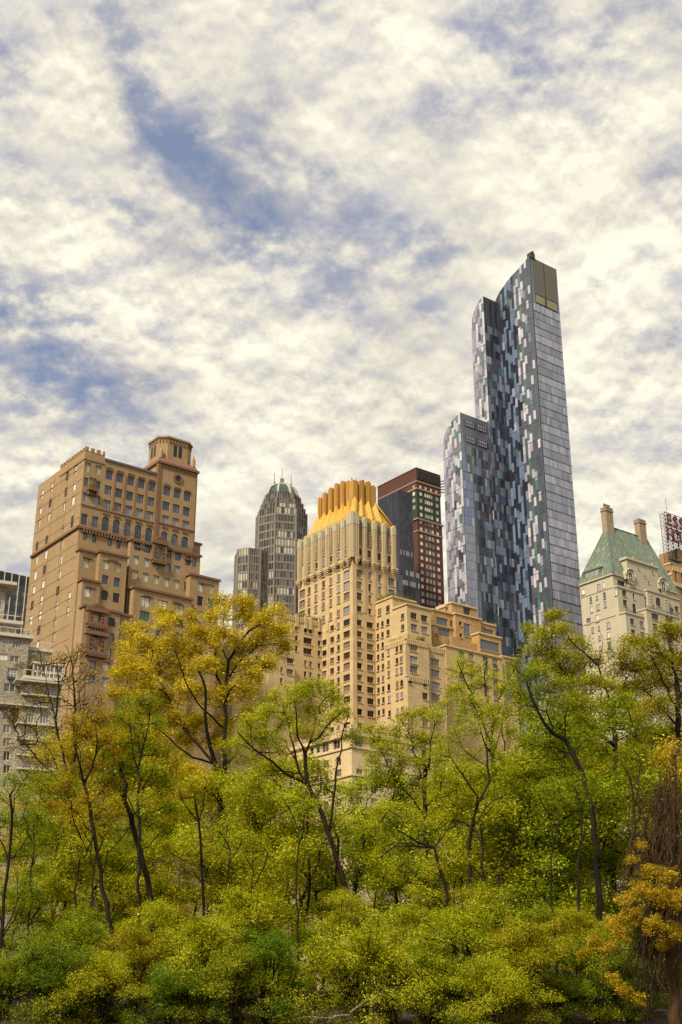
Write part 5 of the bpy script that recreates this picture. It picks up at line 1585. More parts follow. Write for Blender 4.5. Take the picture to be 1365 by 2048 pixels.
# ================================================================== tan brick tower with arcade and belvedere
def build_tan_tower():
    B = Building('brick_tower', 'tan brick apartment tower with arcade of round windows and an octagonal rooftop belvedere', 'apartment building', *zp('A', 745, 1100), 276)
    brick = wall_mat('tan_brick', (0.36, 0.245, 0.13), (0.275, 0.182, 0.094), block=(0.9, 0.3, 0.02, 0.35), streak=0.45, dirt=(0.2, 0.10, 0.045))
    trimm = wall_mat('terracotta', (0.21, 0.118, 0.066), (0.155, 0.085, 0.05), grain=0.9, streak=0.3)
    bL, zback = B.L('A', 190, 620)
    zpar = B.R('A', 795, 128)[1]
    ap = B.R('A', 1090, 285)[0]
    aT0 = B.R('B', 722, 500)[0]; aT1 = B.R('B', 1200, 480)[0]
    zroof = B.R('B', 90, 322)[1]
    bpar = B.L('A', 482, 470)[0]
    zarc = B.R('B', 75, 1195)[1]                      # sill of the arcade
    corner = B.box(0, ap, 0, bpar, zpar)
    back = B.box(0, ap, bpar, bL, zback)
    main = B.box(ap, aT0, 0, bL, zroof)
    hull = Box(0, aT0, 0, bL, 0, zroof)                    # the whole body, for the courses that run round it
    ztow = B.R('B', 740, 335)[1]
    bT = B.L('B', 520, 440, aT0)[0]
    tower = B.box(aT0, aT1, -0.25, bT, ztow)
    # projecting lower blocks, stepping towards the park
    aM0 = B.R('Q', 775, 700, -1.6)[0]; aM1 = B.R('Q', 1190, 760, -1.6)[0]
    mid = B.box(aM0, aM1, -1.6, -0.25, zarc - 0.9)
    a1a = B.R('Q', 575, 760, -1.7)[0]
    p1a = B.box(-0.03, a1a, -1.7, 0, B.R('Q', 500, 708, -1.7)[1])
    p1b = B.box(a1a, B.R('Q', 758, 760, -3.2)[0], -3.2, 0, B.R('Q', 590, 712, -3.2)[1])
    p1c = B.box(0.3, a1a + .4, -3.8, -1.7, B.R('Q', 500, 880, -3.8)[1])
    a2 = B.R('Q', 795, 960, -4.4)[0]
    p2 = B.box(a2, B.R('Q', 1138, 1020, -4.4)[0], -4.4, -1.6, B.R('Q', 800, 925, -4.4)[1])
    p3 = B.box(B.R('Q', 1130, 880, -3.4)[0], B.R('Q', 1302, 900, -3.4)[0], -3.4, 6, B.R('Q', 1135, 850, -3.4)[1])
    p4 = B.box(B.R('B', 1172, 1350, 3)[0], B.R('B', 1250, 1360, 3)[0], 3, 9, B.R('B', 1172, 1330, 3)[1])
    p0 = B.box(0.2, B.R('Q', 715, 1100, -6)[0], -6, -3.8, B.R('Q', 520, 1040, -6)[1])
    p0b = B.box(B.R('Q', 715, 1100, -5)[0], B.R('Q', 780, 1100, -5)[0], -5, -3.2, B.R('Q', 730, 1090, -5)[1])
    # windows of the upper front
    g = dict(style='blue', bars=1, cross=.72)
    cm = [(118, 498), (250, 537), (385, 572), (515, 612), (645, 648)]
    B.grid(main, 'R', 'B', cm, [(118, 498), (102, 685)], 90, 112, pri=9, **g)
    B.grid(main, 'R', 'B', cm, [(90, 864)], 90, 112, pri=9, style='mauve', bars=1, cross=.78)
    B.grid(main, 'R', 'B', cm, [(75, 1103)], 90, 178, pri=9, style='blue', bars=1, cross=.45, arch=1.0)
    B.grid(corner, 'R', 'A', [(860, 372), (1007, 410)], [(860, 372)], 88, 128, pri=9, style='pale', cross=.8)
    B.grid(corner, 'R', 'A', [(838, 575), (1005, 625)], [(838, 575)], 60, 120, pri=9, style='blue')
    B.grid(corner, 'R', 'A', [(835, 778), (980, 818)], [(835, 778)], 85, 122, pri=9, style='mauve', cross=.8)
    B.grid(corner, 'R', 'A', [(812, 1083), (960, 1118)], [(812, 1083)], 88, 155, pri=9, style='grey', cross=.85)
    ct = [(833, 697), (960, 735), (1085, 772)]
    B.grid(tower, 'R', 'B', ct, [(833, 697), (824, 882)], 88, 108, pri=9, **g)
    B.grid(tower, 'R', 'B', ct, [(815, 1054)], 88, 108, pri=9, style='mauve', bars=1, cross=.78)
    B.grid(tower, 'R', 'B', ct, [(805, 1268)], 88, 142, pri=9, style='blue', bars=1, cross=.45, arch=1.0)
    for bx in (corner, main):
        B.spots(bx, 'R', 'A', [(822, 1310), (948, 1345), (1018, 1360), (1160, 1390), (1280, 1425)], 60, 118, style='grey', pri=8)
    # mid block
    B.grid(mid, 'R', 'Q', [(815, 690), (877, 702), (999, 733), (1058, 748)], [(815, 690)], 38, 50, style='grey', cross=.8, pri=8)
    B.grid(mid, 'R', 'Q', [(809, 772), (872, 785), (994, 815), (1053, 830)], [(809, 772)], 37, 50, style='sky', cross=.8, pri=8)
    B.grid(mid, 'R', 'Q', [(804, 860), (866, 873), (929, 888), (990, 902), (1050, 916)], [(804, 860)], 37, 52, style='pale', cross=.8, pri=8)
    B.grid(mid, 'R', 'Q', [(1120, 778), (1155, 788), (1108, 930)], [(1120, 778), (1108, 930)], 27, 52, style='grey', pri=7)
    B.spots(mid, 'R', 'Q', [(933, 800)], 20, 48, style='pale', pri=7)
    # west part of the lower blocks
    B.spots(p1a, 'R', 'Q', [(513, 790)], 42, 55, style='pale', cross=.8, pri=8)
    B.spots(p1c, 'R', 'Q', [(520, 960)], 40, 58, style='sky', cross=.8, pri=8)
    B.grid(p1b, 'R', 'Q', [(631, 800), (701, 817)], [(631, 800)], 40, 54, style='pale', cross=.8, pri=8)
    B.grid(p1b, 'R', 'Q', [(625, 888), (695, 905)], [(625, 888)], 38, 54, style='blue', cross=.8, pri=8)
    B.grid(p1b, 'R', 'Q', [(621, 981), (691, 997), (752, 1008)], [(621, 981)], 40, 56, style='green', pri=8)
    B.grid(p2, 'R', 'Q', [(863, 1018), (967, 1040), (1068, 1062)], [(863, 1018)], 60, 58, style='pale', bars=1, pri=8)
    B.grid(p2, 'R', 'Q', [(860, 1104), (963, 1126), (1064, 1148)], [(860, 1104)], 60, 58, style='green', bars=1, pri=8)
    B.grid(p2, 'R', 'Q', [(855, 1190), (955, 1208), (1060, 1232)], [(855, 1190), (850, 1290), (846, 1385), (842, 1480)], 60, 58, style='blue', bars=1, pri=3)
    B.grid(p3, 'R', 'Q', [(1192, 930), (1255, 945)], [(1192, 930)], 34, 56, style='pale', cross=.8, pri=8)
    B.grid(p3, 'R', 'Q', [(1189, 1015), (1252, 1032)], [(1189, 1015), (1186, 1103), (1183, 1195), (1180, 1290), (1176, 1385)], 34, 56, style='green', pri=5)
    B.spots(p0, 'R', 'Q', [(572, 1118), (664, 1141)], 40, 52, style='green', pri=8)
    B.spots(p0, 'R', 'Q', [(565, 1213), (658, 1232), (555, 1310), (640, 1322), (551, 1395), (632, 1405), (545, 1480), (625, 1492)], 40, 52, style='sky', cross=.8, pri=7)
    B.grid(p0b, 'R', 'Q', [(735, 1170)], [(735, 1170), (727, 1255), (720, 1345)], 48, 58, style='green', pri=5)
    # side wall: five staggered columns of narrow windows
    cl = [(235, 770), (365, 675), (462, 592), (581, 503), (697, 410)]
    B.grid(back, 'L', 'A', cl[:3], [(697, 410), (684, 625), (668, 820)], 32, 112, style='slit', pri=7)
    B.grid(corner, 'L', 'A', cl[3:], [(697, 410), (684, 625), (668, 820)], 34, 116, style='slit', pri=8)
    for bx in (back, corner):
        B.grid(bx, 'L', 'A', cl[:4], [(531, 1212)], 32, 112, style='slit', pri=7)
    B.spots(corner, 'L', 'A', [(648, 1117)], 36, 150, style='slit', pri=8)
    rows = [(368, 680 + 87 * k) for k in range(9)]
    for bx in (back, corner):
        B.grid(bx, 'L', 'Q', [(227, 690), (282, 655), (327, 622), (377, 585)], rows[:7], 16, 50, style='slit', pri=6)
        B.grid(bx, 'L', 'Q', [(227, 690), (282, 655), (327, 622)], rows[7:], 16, 50, style='slit', pri=4)
        B.grid(bx, 'L', 'Q', [(412, 988)], [(412, 988), (405, 1077)], 16, 50, style='slit', pri=6)
    sets = dict(blue=[M['glass_blue'], M['glass_blue'], M['glass_grey']], grey=[M['glass_grey'], M['glass_blue']], mauve=[M['blind_grey'], M['blind_mauve'], M['blind_grey']],
                pale=[M['blind_cream'], M['blind_cream'], M['blind_white']], sky=[M['blind_grey'], M['glass_grey'], M['blind_white']], green=[M['glass_green'], M['glass_green'], M['glass_black'], M['blind_cream']],
                slit=[M['blind_white'], M['blind_cream'], M['glass_black']])
    B.walls('wall', brick, depth=0.38)
    B.glaze(sets, M['frame_dark'], depth0=0.3)
    # string courses and the arcade cornice
    t = MB()
    B.trim(t, hull, zarc - 0.9, 0.62, 0.5)
    B.trim(t, hull, B.R('B', 75, 945)[1], 0.28, 0.18, sides='R')
    B.trim(t, tower, B.R('B', 820, 1120)[1], 0.28, 0.22, sides='R')
    for bx in (mid, p1a, p1b, p1c, p2, p3, p4, p0, p0b):
        B.trim(t, bx, bx.z1 - 0.5, 0.55, 0.36)
    B.trim(t, tower, ztow - 0.35, 0.6, 0.5)
    B.trim(t, corner, zpar - 2.5, 0.22, 0.14)
    t.box(aT0 - 0.35, aT0 + 0.45, -0.55, 0.5, zarc, ztow - .4)             # brown corner strip of the tower
    t.box(aT1 - 0.25, aT1 + 0.12, -0.45, -0.1, zarc, ztow - .4)
    # dog-tooth friezes under cornices and heads
    def frieze(a0, a1, b, z, h=0.45, p=0.62):
        k = a0
        while k < a1 - p:
            t.box(k, k + p * .5, b - 0.2, b + .02, z - h, z)
            t.box(k + p * .5, k + p, b - 0.2, b + .02, z - h * .45, z - .003)
            k += p
    for x, y in cm:
        a, z = B.R('B', x, y)
        frieze(a - 1.0, a + 1.15, 0, z + 2.0); frieze(a - 1.0, a + 1.15, 0, B.R('B', 75, 975)[1], .4)
    for x, y in ct:
        a, z = B.R('B', x, y, -.25)
        frieze(a - .95, a + 1.1, -.25, z + 1.9); frieze(a - .95, a + 1.1, -.25, B.R('B', 810, 1148)[1], .4)
    frieze(aT0 + .6, aT1, -.25, ztow - .6, .8, .75)
    for bx in (mid, p1a, p1b, p1c, p2, p3):
        n = max(1, int((bx.a1 - bx.a0) / 6))
        for k in range(n):
            c = bx.a0 + (bx.a1 - bx.a0) * (k + .5) / n
            frieze(c - 1.4, c + 1.5, bx.b0, bx.z1 - 1.6, .5)
    # modillions under the arcade sill
    k = 1.0
    while k < aM1 - 1:
        t.box(k, k + .35, -2.0 if k > aM0 else -0.5, 0.0 if k <= aM0 else -1.6, zarc - 1.7, zarc - 0.95); k += 0.8
    build_split(t, 'cornice', trimm, B.root)
    bt = MB()
    z = 30.0
    while z < zback - 2:                                                    # floor lines on the side wall
        if abs(z - zarc) > 1.6:
            bt.box(-0.05, 0.1, 0.3, bL - .3, z, z + 0.12)
        z += 3.35
    for xx in (0.33, 0.62):
        bt.box(-.055, .1, bL * xx, bL * xx + .12, 20, zback - 1)
    for k in range(4):                                                      # pilaster strips between the front windows
        a = B.R('B', 180 + 132 * k, 600)[0]
        bt.box(a - .22, a + .22, -0.11, 0.05, zarc + 6.0, zroof - 2.4)
    bt.build('belt_course', wall_mat('brick_band', (0.27, 0.165, 0.078), (0.22, 0.13, 0.062), streak=.2), B.root)
    # crenellated parapet
    pm = MB()
    k = -0.06
    while k < ap - .5:
        pm.box(k, min(k + .95, ap), -0.1, 0.5, zpar - .01, zpar + 1.0); k += 1.62
    k = 0.9
    while k < bpar - .6:
        pm.box(-0.1, 0.5, k, k + .75, zpar - .012, zpar + 0.95); k += 1.5
    pm.build('battlement', brick, B.root)
    pr = MB(); pr.box(0, ap, 0.0, bL, zback, zback + .02); 
    rail = MB()
    rail.box(ap, aT0, -0.3, 0.6, zroof - .01, zroof + .55)
    rail.build('parapet', M['roof_slate'], B.root)
    # skirt roof of the tower and the octagonal belvedere
    zsk = ztow + 0.25
    am, bm = (aT0 + aT1) / 2, bT / 2
    ha, hb = (aT1 - aT0) / 2 + .45, bT / 2 + .45
    zo = B.R('B', 760, 262, 1.5)[1]
    rf = MB()
    o = [(am - ha, bm - hb), (am + ha, bm - hb), (am + ha, bm + hb), (am - ha, bm + hb)]
    q = [(am - ha * .84, bm - hb * .84), (am + ha * .84, bm - hb * .84), (am + ha * .84, bm + hb * .84), (am - ha * .84, bm + hb * .84)]
    zt = zsk + 1.5
    for k in range(4):
        j = (k + 1) % 4
        rf.poly([(*o[k], zsk), (*o[j], zsk), (*q[j], zt), (*q[k], zt)])
    rf.poly([(*p, zt) for p in q])
    rf.build('skirt_roof', plain('red_tile', (0.21, 0.095, 0.066), 0.8), B.root)
    lan = MB()
    r0a, r0b, ch = ha * .81, hb * .81, .36
    def octo(sa, sb):
        return [(am - sa, bm - sb * ch), (am - sa * ch, bm - sb), (am + sa * ch, bm - sb), (am + sa, bm - sb * ch), (am + sa, bm + sb * ch), (am + sa * ch, bm + sb), (am - sa * ch, bm + sb), (am - sa, bm + sb * ch)]
    ztop = B.R('B', 830, 90, 3.0)[1]
    ch = .6
    lan.prism(octo(r0a, r0b), zt - 1.5, ztop)
    lan.prism(octo(r0a + .35, r0b + .35), ztop, ztop + .5)
    ob = lan.build('belvedere', brick, B.root)
    lw = MB()
    oc = octo(r0a, r0b)
    for (p, q2) in ((oc[1], oc[2]), (oc[7], oc[0])):
        p, q2 = Vector((*p, 0)), Vector((*q2, 0)); d = (q2 - p).normalized(); nrm = Vector((d.y, -d.x, 0))
        if nrm.x > 0 and abs(nrm.x) > abs(nrm.y): nrm = -nrm
        if nrm.y > 0 and abs(nrm.y) > abs(nrm.x): nrm = -nrm
        mid2 = (p + q2) / 2
        for sg in (-1, 1):
            c = mid2 + d * sg * .75 + nrm * .03
            pts = [c - d * .5, c + d * .5]
            z0, z1 = zt + 1.2, ztop - 1.9
            arch = [c + d * (.5 * math.cos(t)) + Vector((0, 0, z1 + .5 * math.sin(t))) for t in np.linspace(0, math.pi, 9)]
            lw.poly([pts[0] + Vector((0, 0, z0)), pts[1] + Vector((0, 0, z0))] + arch)
    lw.build('arched_opening', M['glass_black'], ob)
    fr = MB()
    for k in range(8):
        p, q2 = Vector((*oc[k], 0)), Vector((*oc[(k + 1) % 8], 0)); L = (q2 - p).length; d = (q2 - p) / L
        n = max(2, int(L / .8)); nrm = (((p + q2) / 2) - Vector((am, bm, 0))).normalized()
        for i in range(n):
            c = p + d * (L * (i + .5) / n) + nrm * .1
            fr.bar(c + Vector((0, 0, ztop - 1.2)), c + Vector((0, 0, ztop - .02)), .14)
    fr.build('frieze', trimm, ob)
    pin = MB()
    for x, y in ((am - ha * .8, bm - hb * .8), (am + ha * .8, bm - hb * .8)):
        i = 5
        pin.prism([(x + .55 * math.cos(t), y + .55 * math.sin(t)) for t in np.linspace(0, 2 * math.pi, 9)[:-1]], zt - .3, zt + 1.6)
        for t in np.linspace(0, 2 * math.pi, 9)[:-1]:
            pin.poly([(x + .55 * math.cos(t), y + .55 * math.sin(t), zt + 1.6), (x + .55 * math.cos(t + .785), y + .55 * math.sin(t + .785), zt + 1.6), (x, y, zt + 3.2)])
    pin.build('pinnacle', brick, B.root)
    # round opening in the tower front
    a, z = B.R('B', 967, 545, -.25)
    ring, eye = MB(), MB()
    for p in np.linspace(0, 2 * math.pi, 25)[:-1]:
        q = p + 2 * math.pi / 24
        for r0, r1, y0, y1 in ((.82, 1.3, -.5, -.5), (1.3, 1.3, -.5, -.2), (.82, .82, -.5, -.2)):
            ring.poly([(a + r0 * math.cos(p), y0, z + r0 * math.sin(p)), (a + r1 * math.cos(p), y1 if r0 == r1 else y0, z + r1 * math.sin(p)),
                       (a + r1 * math.cos(q), y1 if r0 == r1 else y0, z + r1 * math.sin(q)), (a + r0 * math.cos(q), y0, z + r0 * math.sin(q))])
    eye.poly([(a + .83 * math.cos(p), -.27, z + .83 * math.sin(p)) for p in np.linspace(0, 2 * math.pi, 25)[:-1]])
    oo = ring.build('oculus', trimm, B.root)
    eye.build('pane', M['glass_black'], oo)
    # terracotta frontispieces and balconies
    def ornate(a0, a1, b, z0, z1, name):
        o = MB()
        w = a1 - a0
        o.box(a0, a0 + w * .16, b - .7, b + .01, z0, z1); o.box(a1 - w * .16, a1, b - .7, b + .01, z0, z1)
        o.box(a0 - .3, a1 + .3, b - .95, b + .01, z1 - 1.0, z1 - .1); o.box(a0 - .2, a1 + .2, b - 1.0, b + .01, z0 - .6, z0)
        for k in range(7):
            x = a0 + w * (k + .5) / 7
            o.box(x - w * .045, x + w * .045, b - .8, b + .01, z1 - .1, z1 + (.35, .9, 1.3, 1.7, 1.3, .9, .35)[k] * .8)
        for sg in (a0 + w * .24, a1 - w * .24):
            for k in range(9):
                zz = z0 + (z1 - z0) * (k + .5) / 9
                o.box(sg - w * .06, sg + w * .06, b - .5 - .18 * (k % 2), b + .01, zz - .2, zz + .2)
        for k in range(12):
            x = a0 + w * (k + .5) / 12
            o.box(x - .12, x + .12, b - 1.05, b + .01, z0 - 1.3, z0 - .6)
        o.build(name, trimm, B.root)
    a0, z1 = B.R('Q', 905, 650, -1.6); a1, z0 = B.R('Q', 982, 780, -1.6)
    ornate(a0, a1, -1.6, z0, z1, 'frontispiece')
    w0 = B.R('Q', 938, 712, -1.6)
    ow = MB(); ow.box(w0[0] - .55, w0[0] + .55, -1.75, -1.58, w0[1] - 2.0, w0[1] + 1.9); ow.build('window', M['glass_grey'], B.root)
    a0, z1 = B.R('Q', 520, 1048, -6); a1, z0 = B.R('Q', 628, 1160, -6)
    ornate(a0, a1, -6, z0, z1, 'frontispiece')
    a0, z1 = B.R('Q', 512, 1165, -6); a1, z0 = B.R('Q', 628, 1330, -6)
    ornate(a0, a1, -6, z0, z1 - .8, 'frontispiece')
    bal = MB()
    a, z = B.R('A', 918, 660, -.06)
    bal.box(a - 1.35, a + 1.35, -1.15, -.06, z - .9, z - .55); 
    for k in range(7):
        bal.box(a - 1.3 + k * .4, a - 1.1 + k * .4, -1.1, -.95, z - .55, z + .3)
    bal.box(a - 1.35, a + 1.35, -1.15, -.9, z + .3, z + .45)
    for k in range(4):
        bal.box(a - 1.1 + k * .65, a - .85 + k * .65, -.8, -.06, z - 2.0, z - .9)
    bal.box(a - .2, a + .2, -.35, -.06, z + .4, z + 2.6); bal.box(a - .9, a + .9, -.3, -.06, z + 2.5, z + 2.75)
    bal.build('balcony', trimm, B.root)
    rl = MB()                                                               # iron railing of the arcade balcony
    for zz in (zarc + .55, zarc + 1.1):
        rl.box(2, aM1, -.6, -.56, zz, zz + .06)
    k = 2.0
    while k < aT1 - 1:
        rl.box(k, k + .04, -.6, -.56, zarc - .1, zarc + 1.1); k += .6
    build_split(rl, 'railing', M['frame_dark'], B.root)
    return B

M['roof_slate'] = plain('roof_slate', (0.10, 0.085, 0.085), 0.7)
# ================================================================== ground
def ground_z(Y):
    return float(np.interp(Y, [-60, 12, 30, 40, 44, 52, 70, 120, 9000], [0.0, 0.0, 0.6, 1.40, 1.75, 2.8, 3.2, 2.6, 2.3]))

def build_ground():
    ys = [-300, -60, 0, 12, 18, 24, 30, 33, 36, 39, 41, 44, 48, 54, 60, 80, 120, 400, 1500, 6000]
    xs = [-6000, -1500, -400, -120, -80, -60, -45, -30, -20, -10, 0, 10, 20, 30, 45, 60, 80, 120, 400, 1500, 6000]
    mb = MB()
    rg = np.random.default_rng(4)
    Z = [[ground_z(y) + (rg.normal(0, .12) if 25 < y < 62 and abs(x) < 100 else 0) for x in xs] for y in ys]
    mb.v = [(x, y, Z[j][i]) for j, y in enumerate(ys) for i, x in enumerate(xs)]
    n = len(xs)
    for j in range(len(ys) - 1):
        for i in range(n - 1):
            mb.f.append((j * n + i, j * n + i + 1, (j + 1) * n + i + 1, (j + 1) * n + i)); mb.m.append(0)
    m, nt, bs = mat('leaf_litter')
    L = nt.links.new
    tc = nd(nt, 'ShaderNodeTexCoord')
    a = nd(nt, 'ShaderNodeTexNoise'); a.inputs['Scale'].default_value = .35; a.inputs['Detail'].default_value = 6; L(tc.outputs['Object'], a.inputs[0])
    b = nd(nt, 'ShaderNodeTexNoise'); b.inputs['Scale'].default_value = 9; b.inputs['Detail'].default_value = 6; L(tc.outputs['Object'], b.inputs[0])
    soil = mixc(nt, b.outputs[0], (.018, .008, .005), (.075, .035, .018))
    L(mixc(nt, mth(nt, 'MULTIPLY', mth(nt, 'SUBTRACT', a.outputs[0], .5), 5, clamp=True), soil, (.03, .045, .01)), bs.inputs['Base Color'])
    bs.inputs['Roughness'].default_value = .95
    bp = nd(nt, 'ShaderNodeBump'); bp.inputs[1].default_value = .15; L(b.outputs[0], bp.inputs['Height']); L(bp.outputs[0], bs.inputs['Normal'])
    o = mb.build('ground', m, None, True)
    tag(o, 'dark leaf littered ground rising under the shrubs', None, None, 'structure')

# ================================================================== foliage materials
def leaf_mat(name, dark, mid, light, trans=.4):
    m = bpy.data.materials.new(name); m.use_nodes = True
    nt = m.node_tree; nt.nodes.clear(); L = nt.links.new
    out = nd(nt, 'ShaderNodeOutputMaterial')
    g = nd(nt, 'ShaderNodeNewGeometry')
    oi = nd(nt, 'ShaderNodeObjectInfo')
    tc = nd(nt, 'ShaderNodeTexCoord')
    n = nd(nt, 'ShaderNodeTexNoise'); n.inputs['Scale'].default_value = .9; n.inputs['Detail'].default_value = 4
    L(tc.outputs['Object'], n.inputs[0])
    k = mth(nt, 'ADD', mth(nt, 'MULTIPLY', g.outputs['Random Per Island'], .32), mth(nt, 'MULTIPLY', mth(nt, 'MULTIPLY_ADD', mth(nt, 'SUBTRACT', n.outputs[0], .5), 2.6, .5, clamp=True), .68))
    c = ramp(nt, k, [(0.08, dark), (.5, mid), (.92, light)])
    hs = nd(nt, 'ShaderNodeHueSaturation')
    L(mth(nt, 'MULTIPLY_ADD', oi.outputs['Random'], .03, .485), hs.inputs['Hue'])
    L(mth(nt, 'MULTIPLY_ADD', oi.outputs['Random'], .25, .88), hs.inputs['Value'])
    L(c, hs.inputs['Color'])
    d = nd(nt, 'ShaderNodeBsdfDiffuse'); t = nd(nt, 'ShaderNodeBsdfTranslucent'); gl = nd(nt, 'ShaderNodeBsdfGlossy')
    gl.inputs['Roughness'].default_value = .45
    L(hs.outputs[0], d.inputs[0]); L(hs.outputs[0], t.inputs[0])
    mx = nd(nt, 'ShaderNodeMixShader'); mx.inputs[0].default_value = trans
    L(d.outputs[0], mx.inputs[1]); L(t.outputs[0], mx.inputs[2])
    m2 = nd(nt, 'ShaderNodeMixShader'); m2.inputs[0].default_value = .010
    L(mx.outputs[0], m2.inputs[1]); L(gl.outputs[0], m2.inputs[2]); L(m2.outputs[0], out.inputs[0])
    return m

LEAF = dict(
    gold=leaf_mat('leaf_gold', (.32, .215, .008), (.58, .43, .02), (.80, .65, .08)),
    amber=leaf_mat('leaf_amber', (.25, .18, .006), (.43, .33, .012), (.60, .49, .035)),
    yellow=leaf_mat('leaf_yellow', (.36, .27, .010), (.64, .51, .022), (.82, .69, .08)),
    olive=leaf_mat('leaf_olive', (.19, .18, .004), (.385, .36, .008), (.56, .52, .035)),
    lime=leaf_mat('leaf_lime', (.205, .215, .004), (.41, .42, .009), (.60, .59, .045)),
    green=leaf_mat('leaf_green', (.115, .15, .004), (.265, .32, .008), (.46, .49, .035)),
    red=leaf_mat('leaf_red', (.10, .02, .01), (.22, .05, .025), (.36, .12, .05)),
    rust=leaf_mat('leaf_rust', (.10, .05, .02), (.20, .11, .04), (.33, .20, .08)),
    deep=leaf_mat('leaf_deep', (.065, .11, .004), (.16, .23, .009), (.31, .37, .03)))

def bark_mat(name, a, b):
    m, nt, bs = mat(name)
    L = nt.links.new
    tc = nd(nt, 'ShaderNodeTexCoord')
    mp = nd(nt, 'ShaderNodeMapping'); mp.inputs[3].default_value = (5, 5, 1.2); L(tc.outputs['Object'], mp.inputs[0])
    n = nd(nt, 'ShaderNodeTexNoise'); n.inputs['Scale'].default_value = 2; n.inputs['Detail'].default_value = 7; n.inputs['Roughness'].default_value = .7
    L(mp.outputs[0], n.inputs[0])
    L(mixc(nt, mth(nt, 'MULTIPLY_ADD', mth(nt, 'SUBTRACT', n.outputs[0], .5), 3, .5, clamp=True), a, b), bs.inputs['Base Color'])
    bs.inputs['Roughness'].default_value = .95; bs.inputs['Specular IOR Level'].default_value = .15
    bp = nd(nt, 'ShaderNodeBump'); bp.inputs[1].default_value = .05; L(n.outputs[0], bp.inputs['Height']); L(bp.outputs[0], bs.inputs['Normal'])
    return m
BARK = bark_mat('bark', (.008, .0055, .0035), (.03, .021, .013))
BARK_BROWN = bark_mat('bark_brown', (.05, .026, .012), (.13, .075, .035))
BARK_PALE = bark_mat('bark_pale', (.20, .15, .09), (.36, .29, .18))

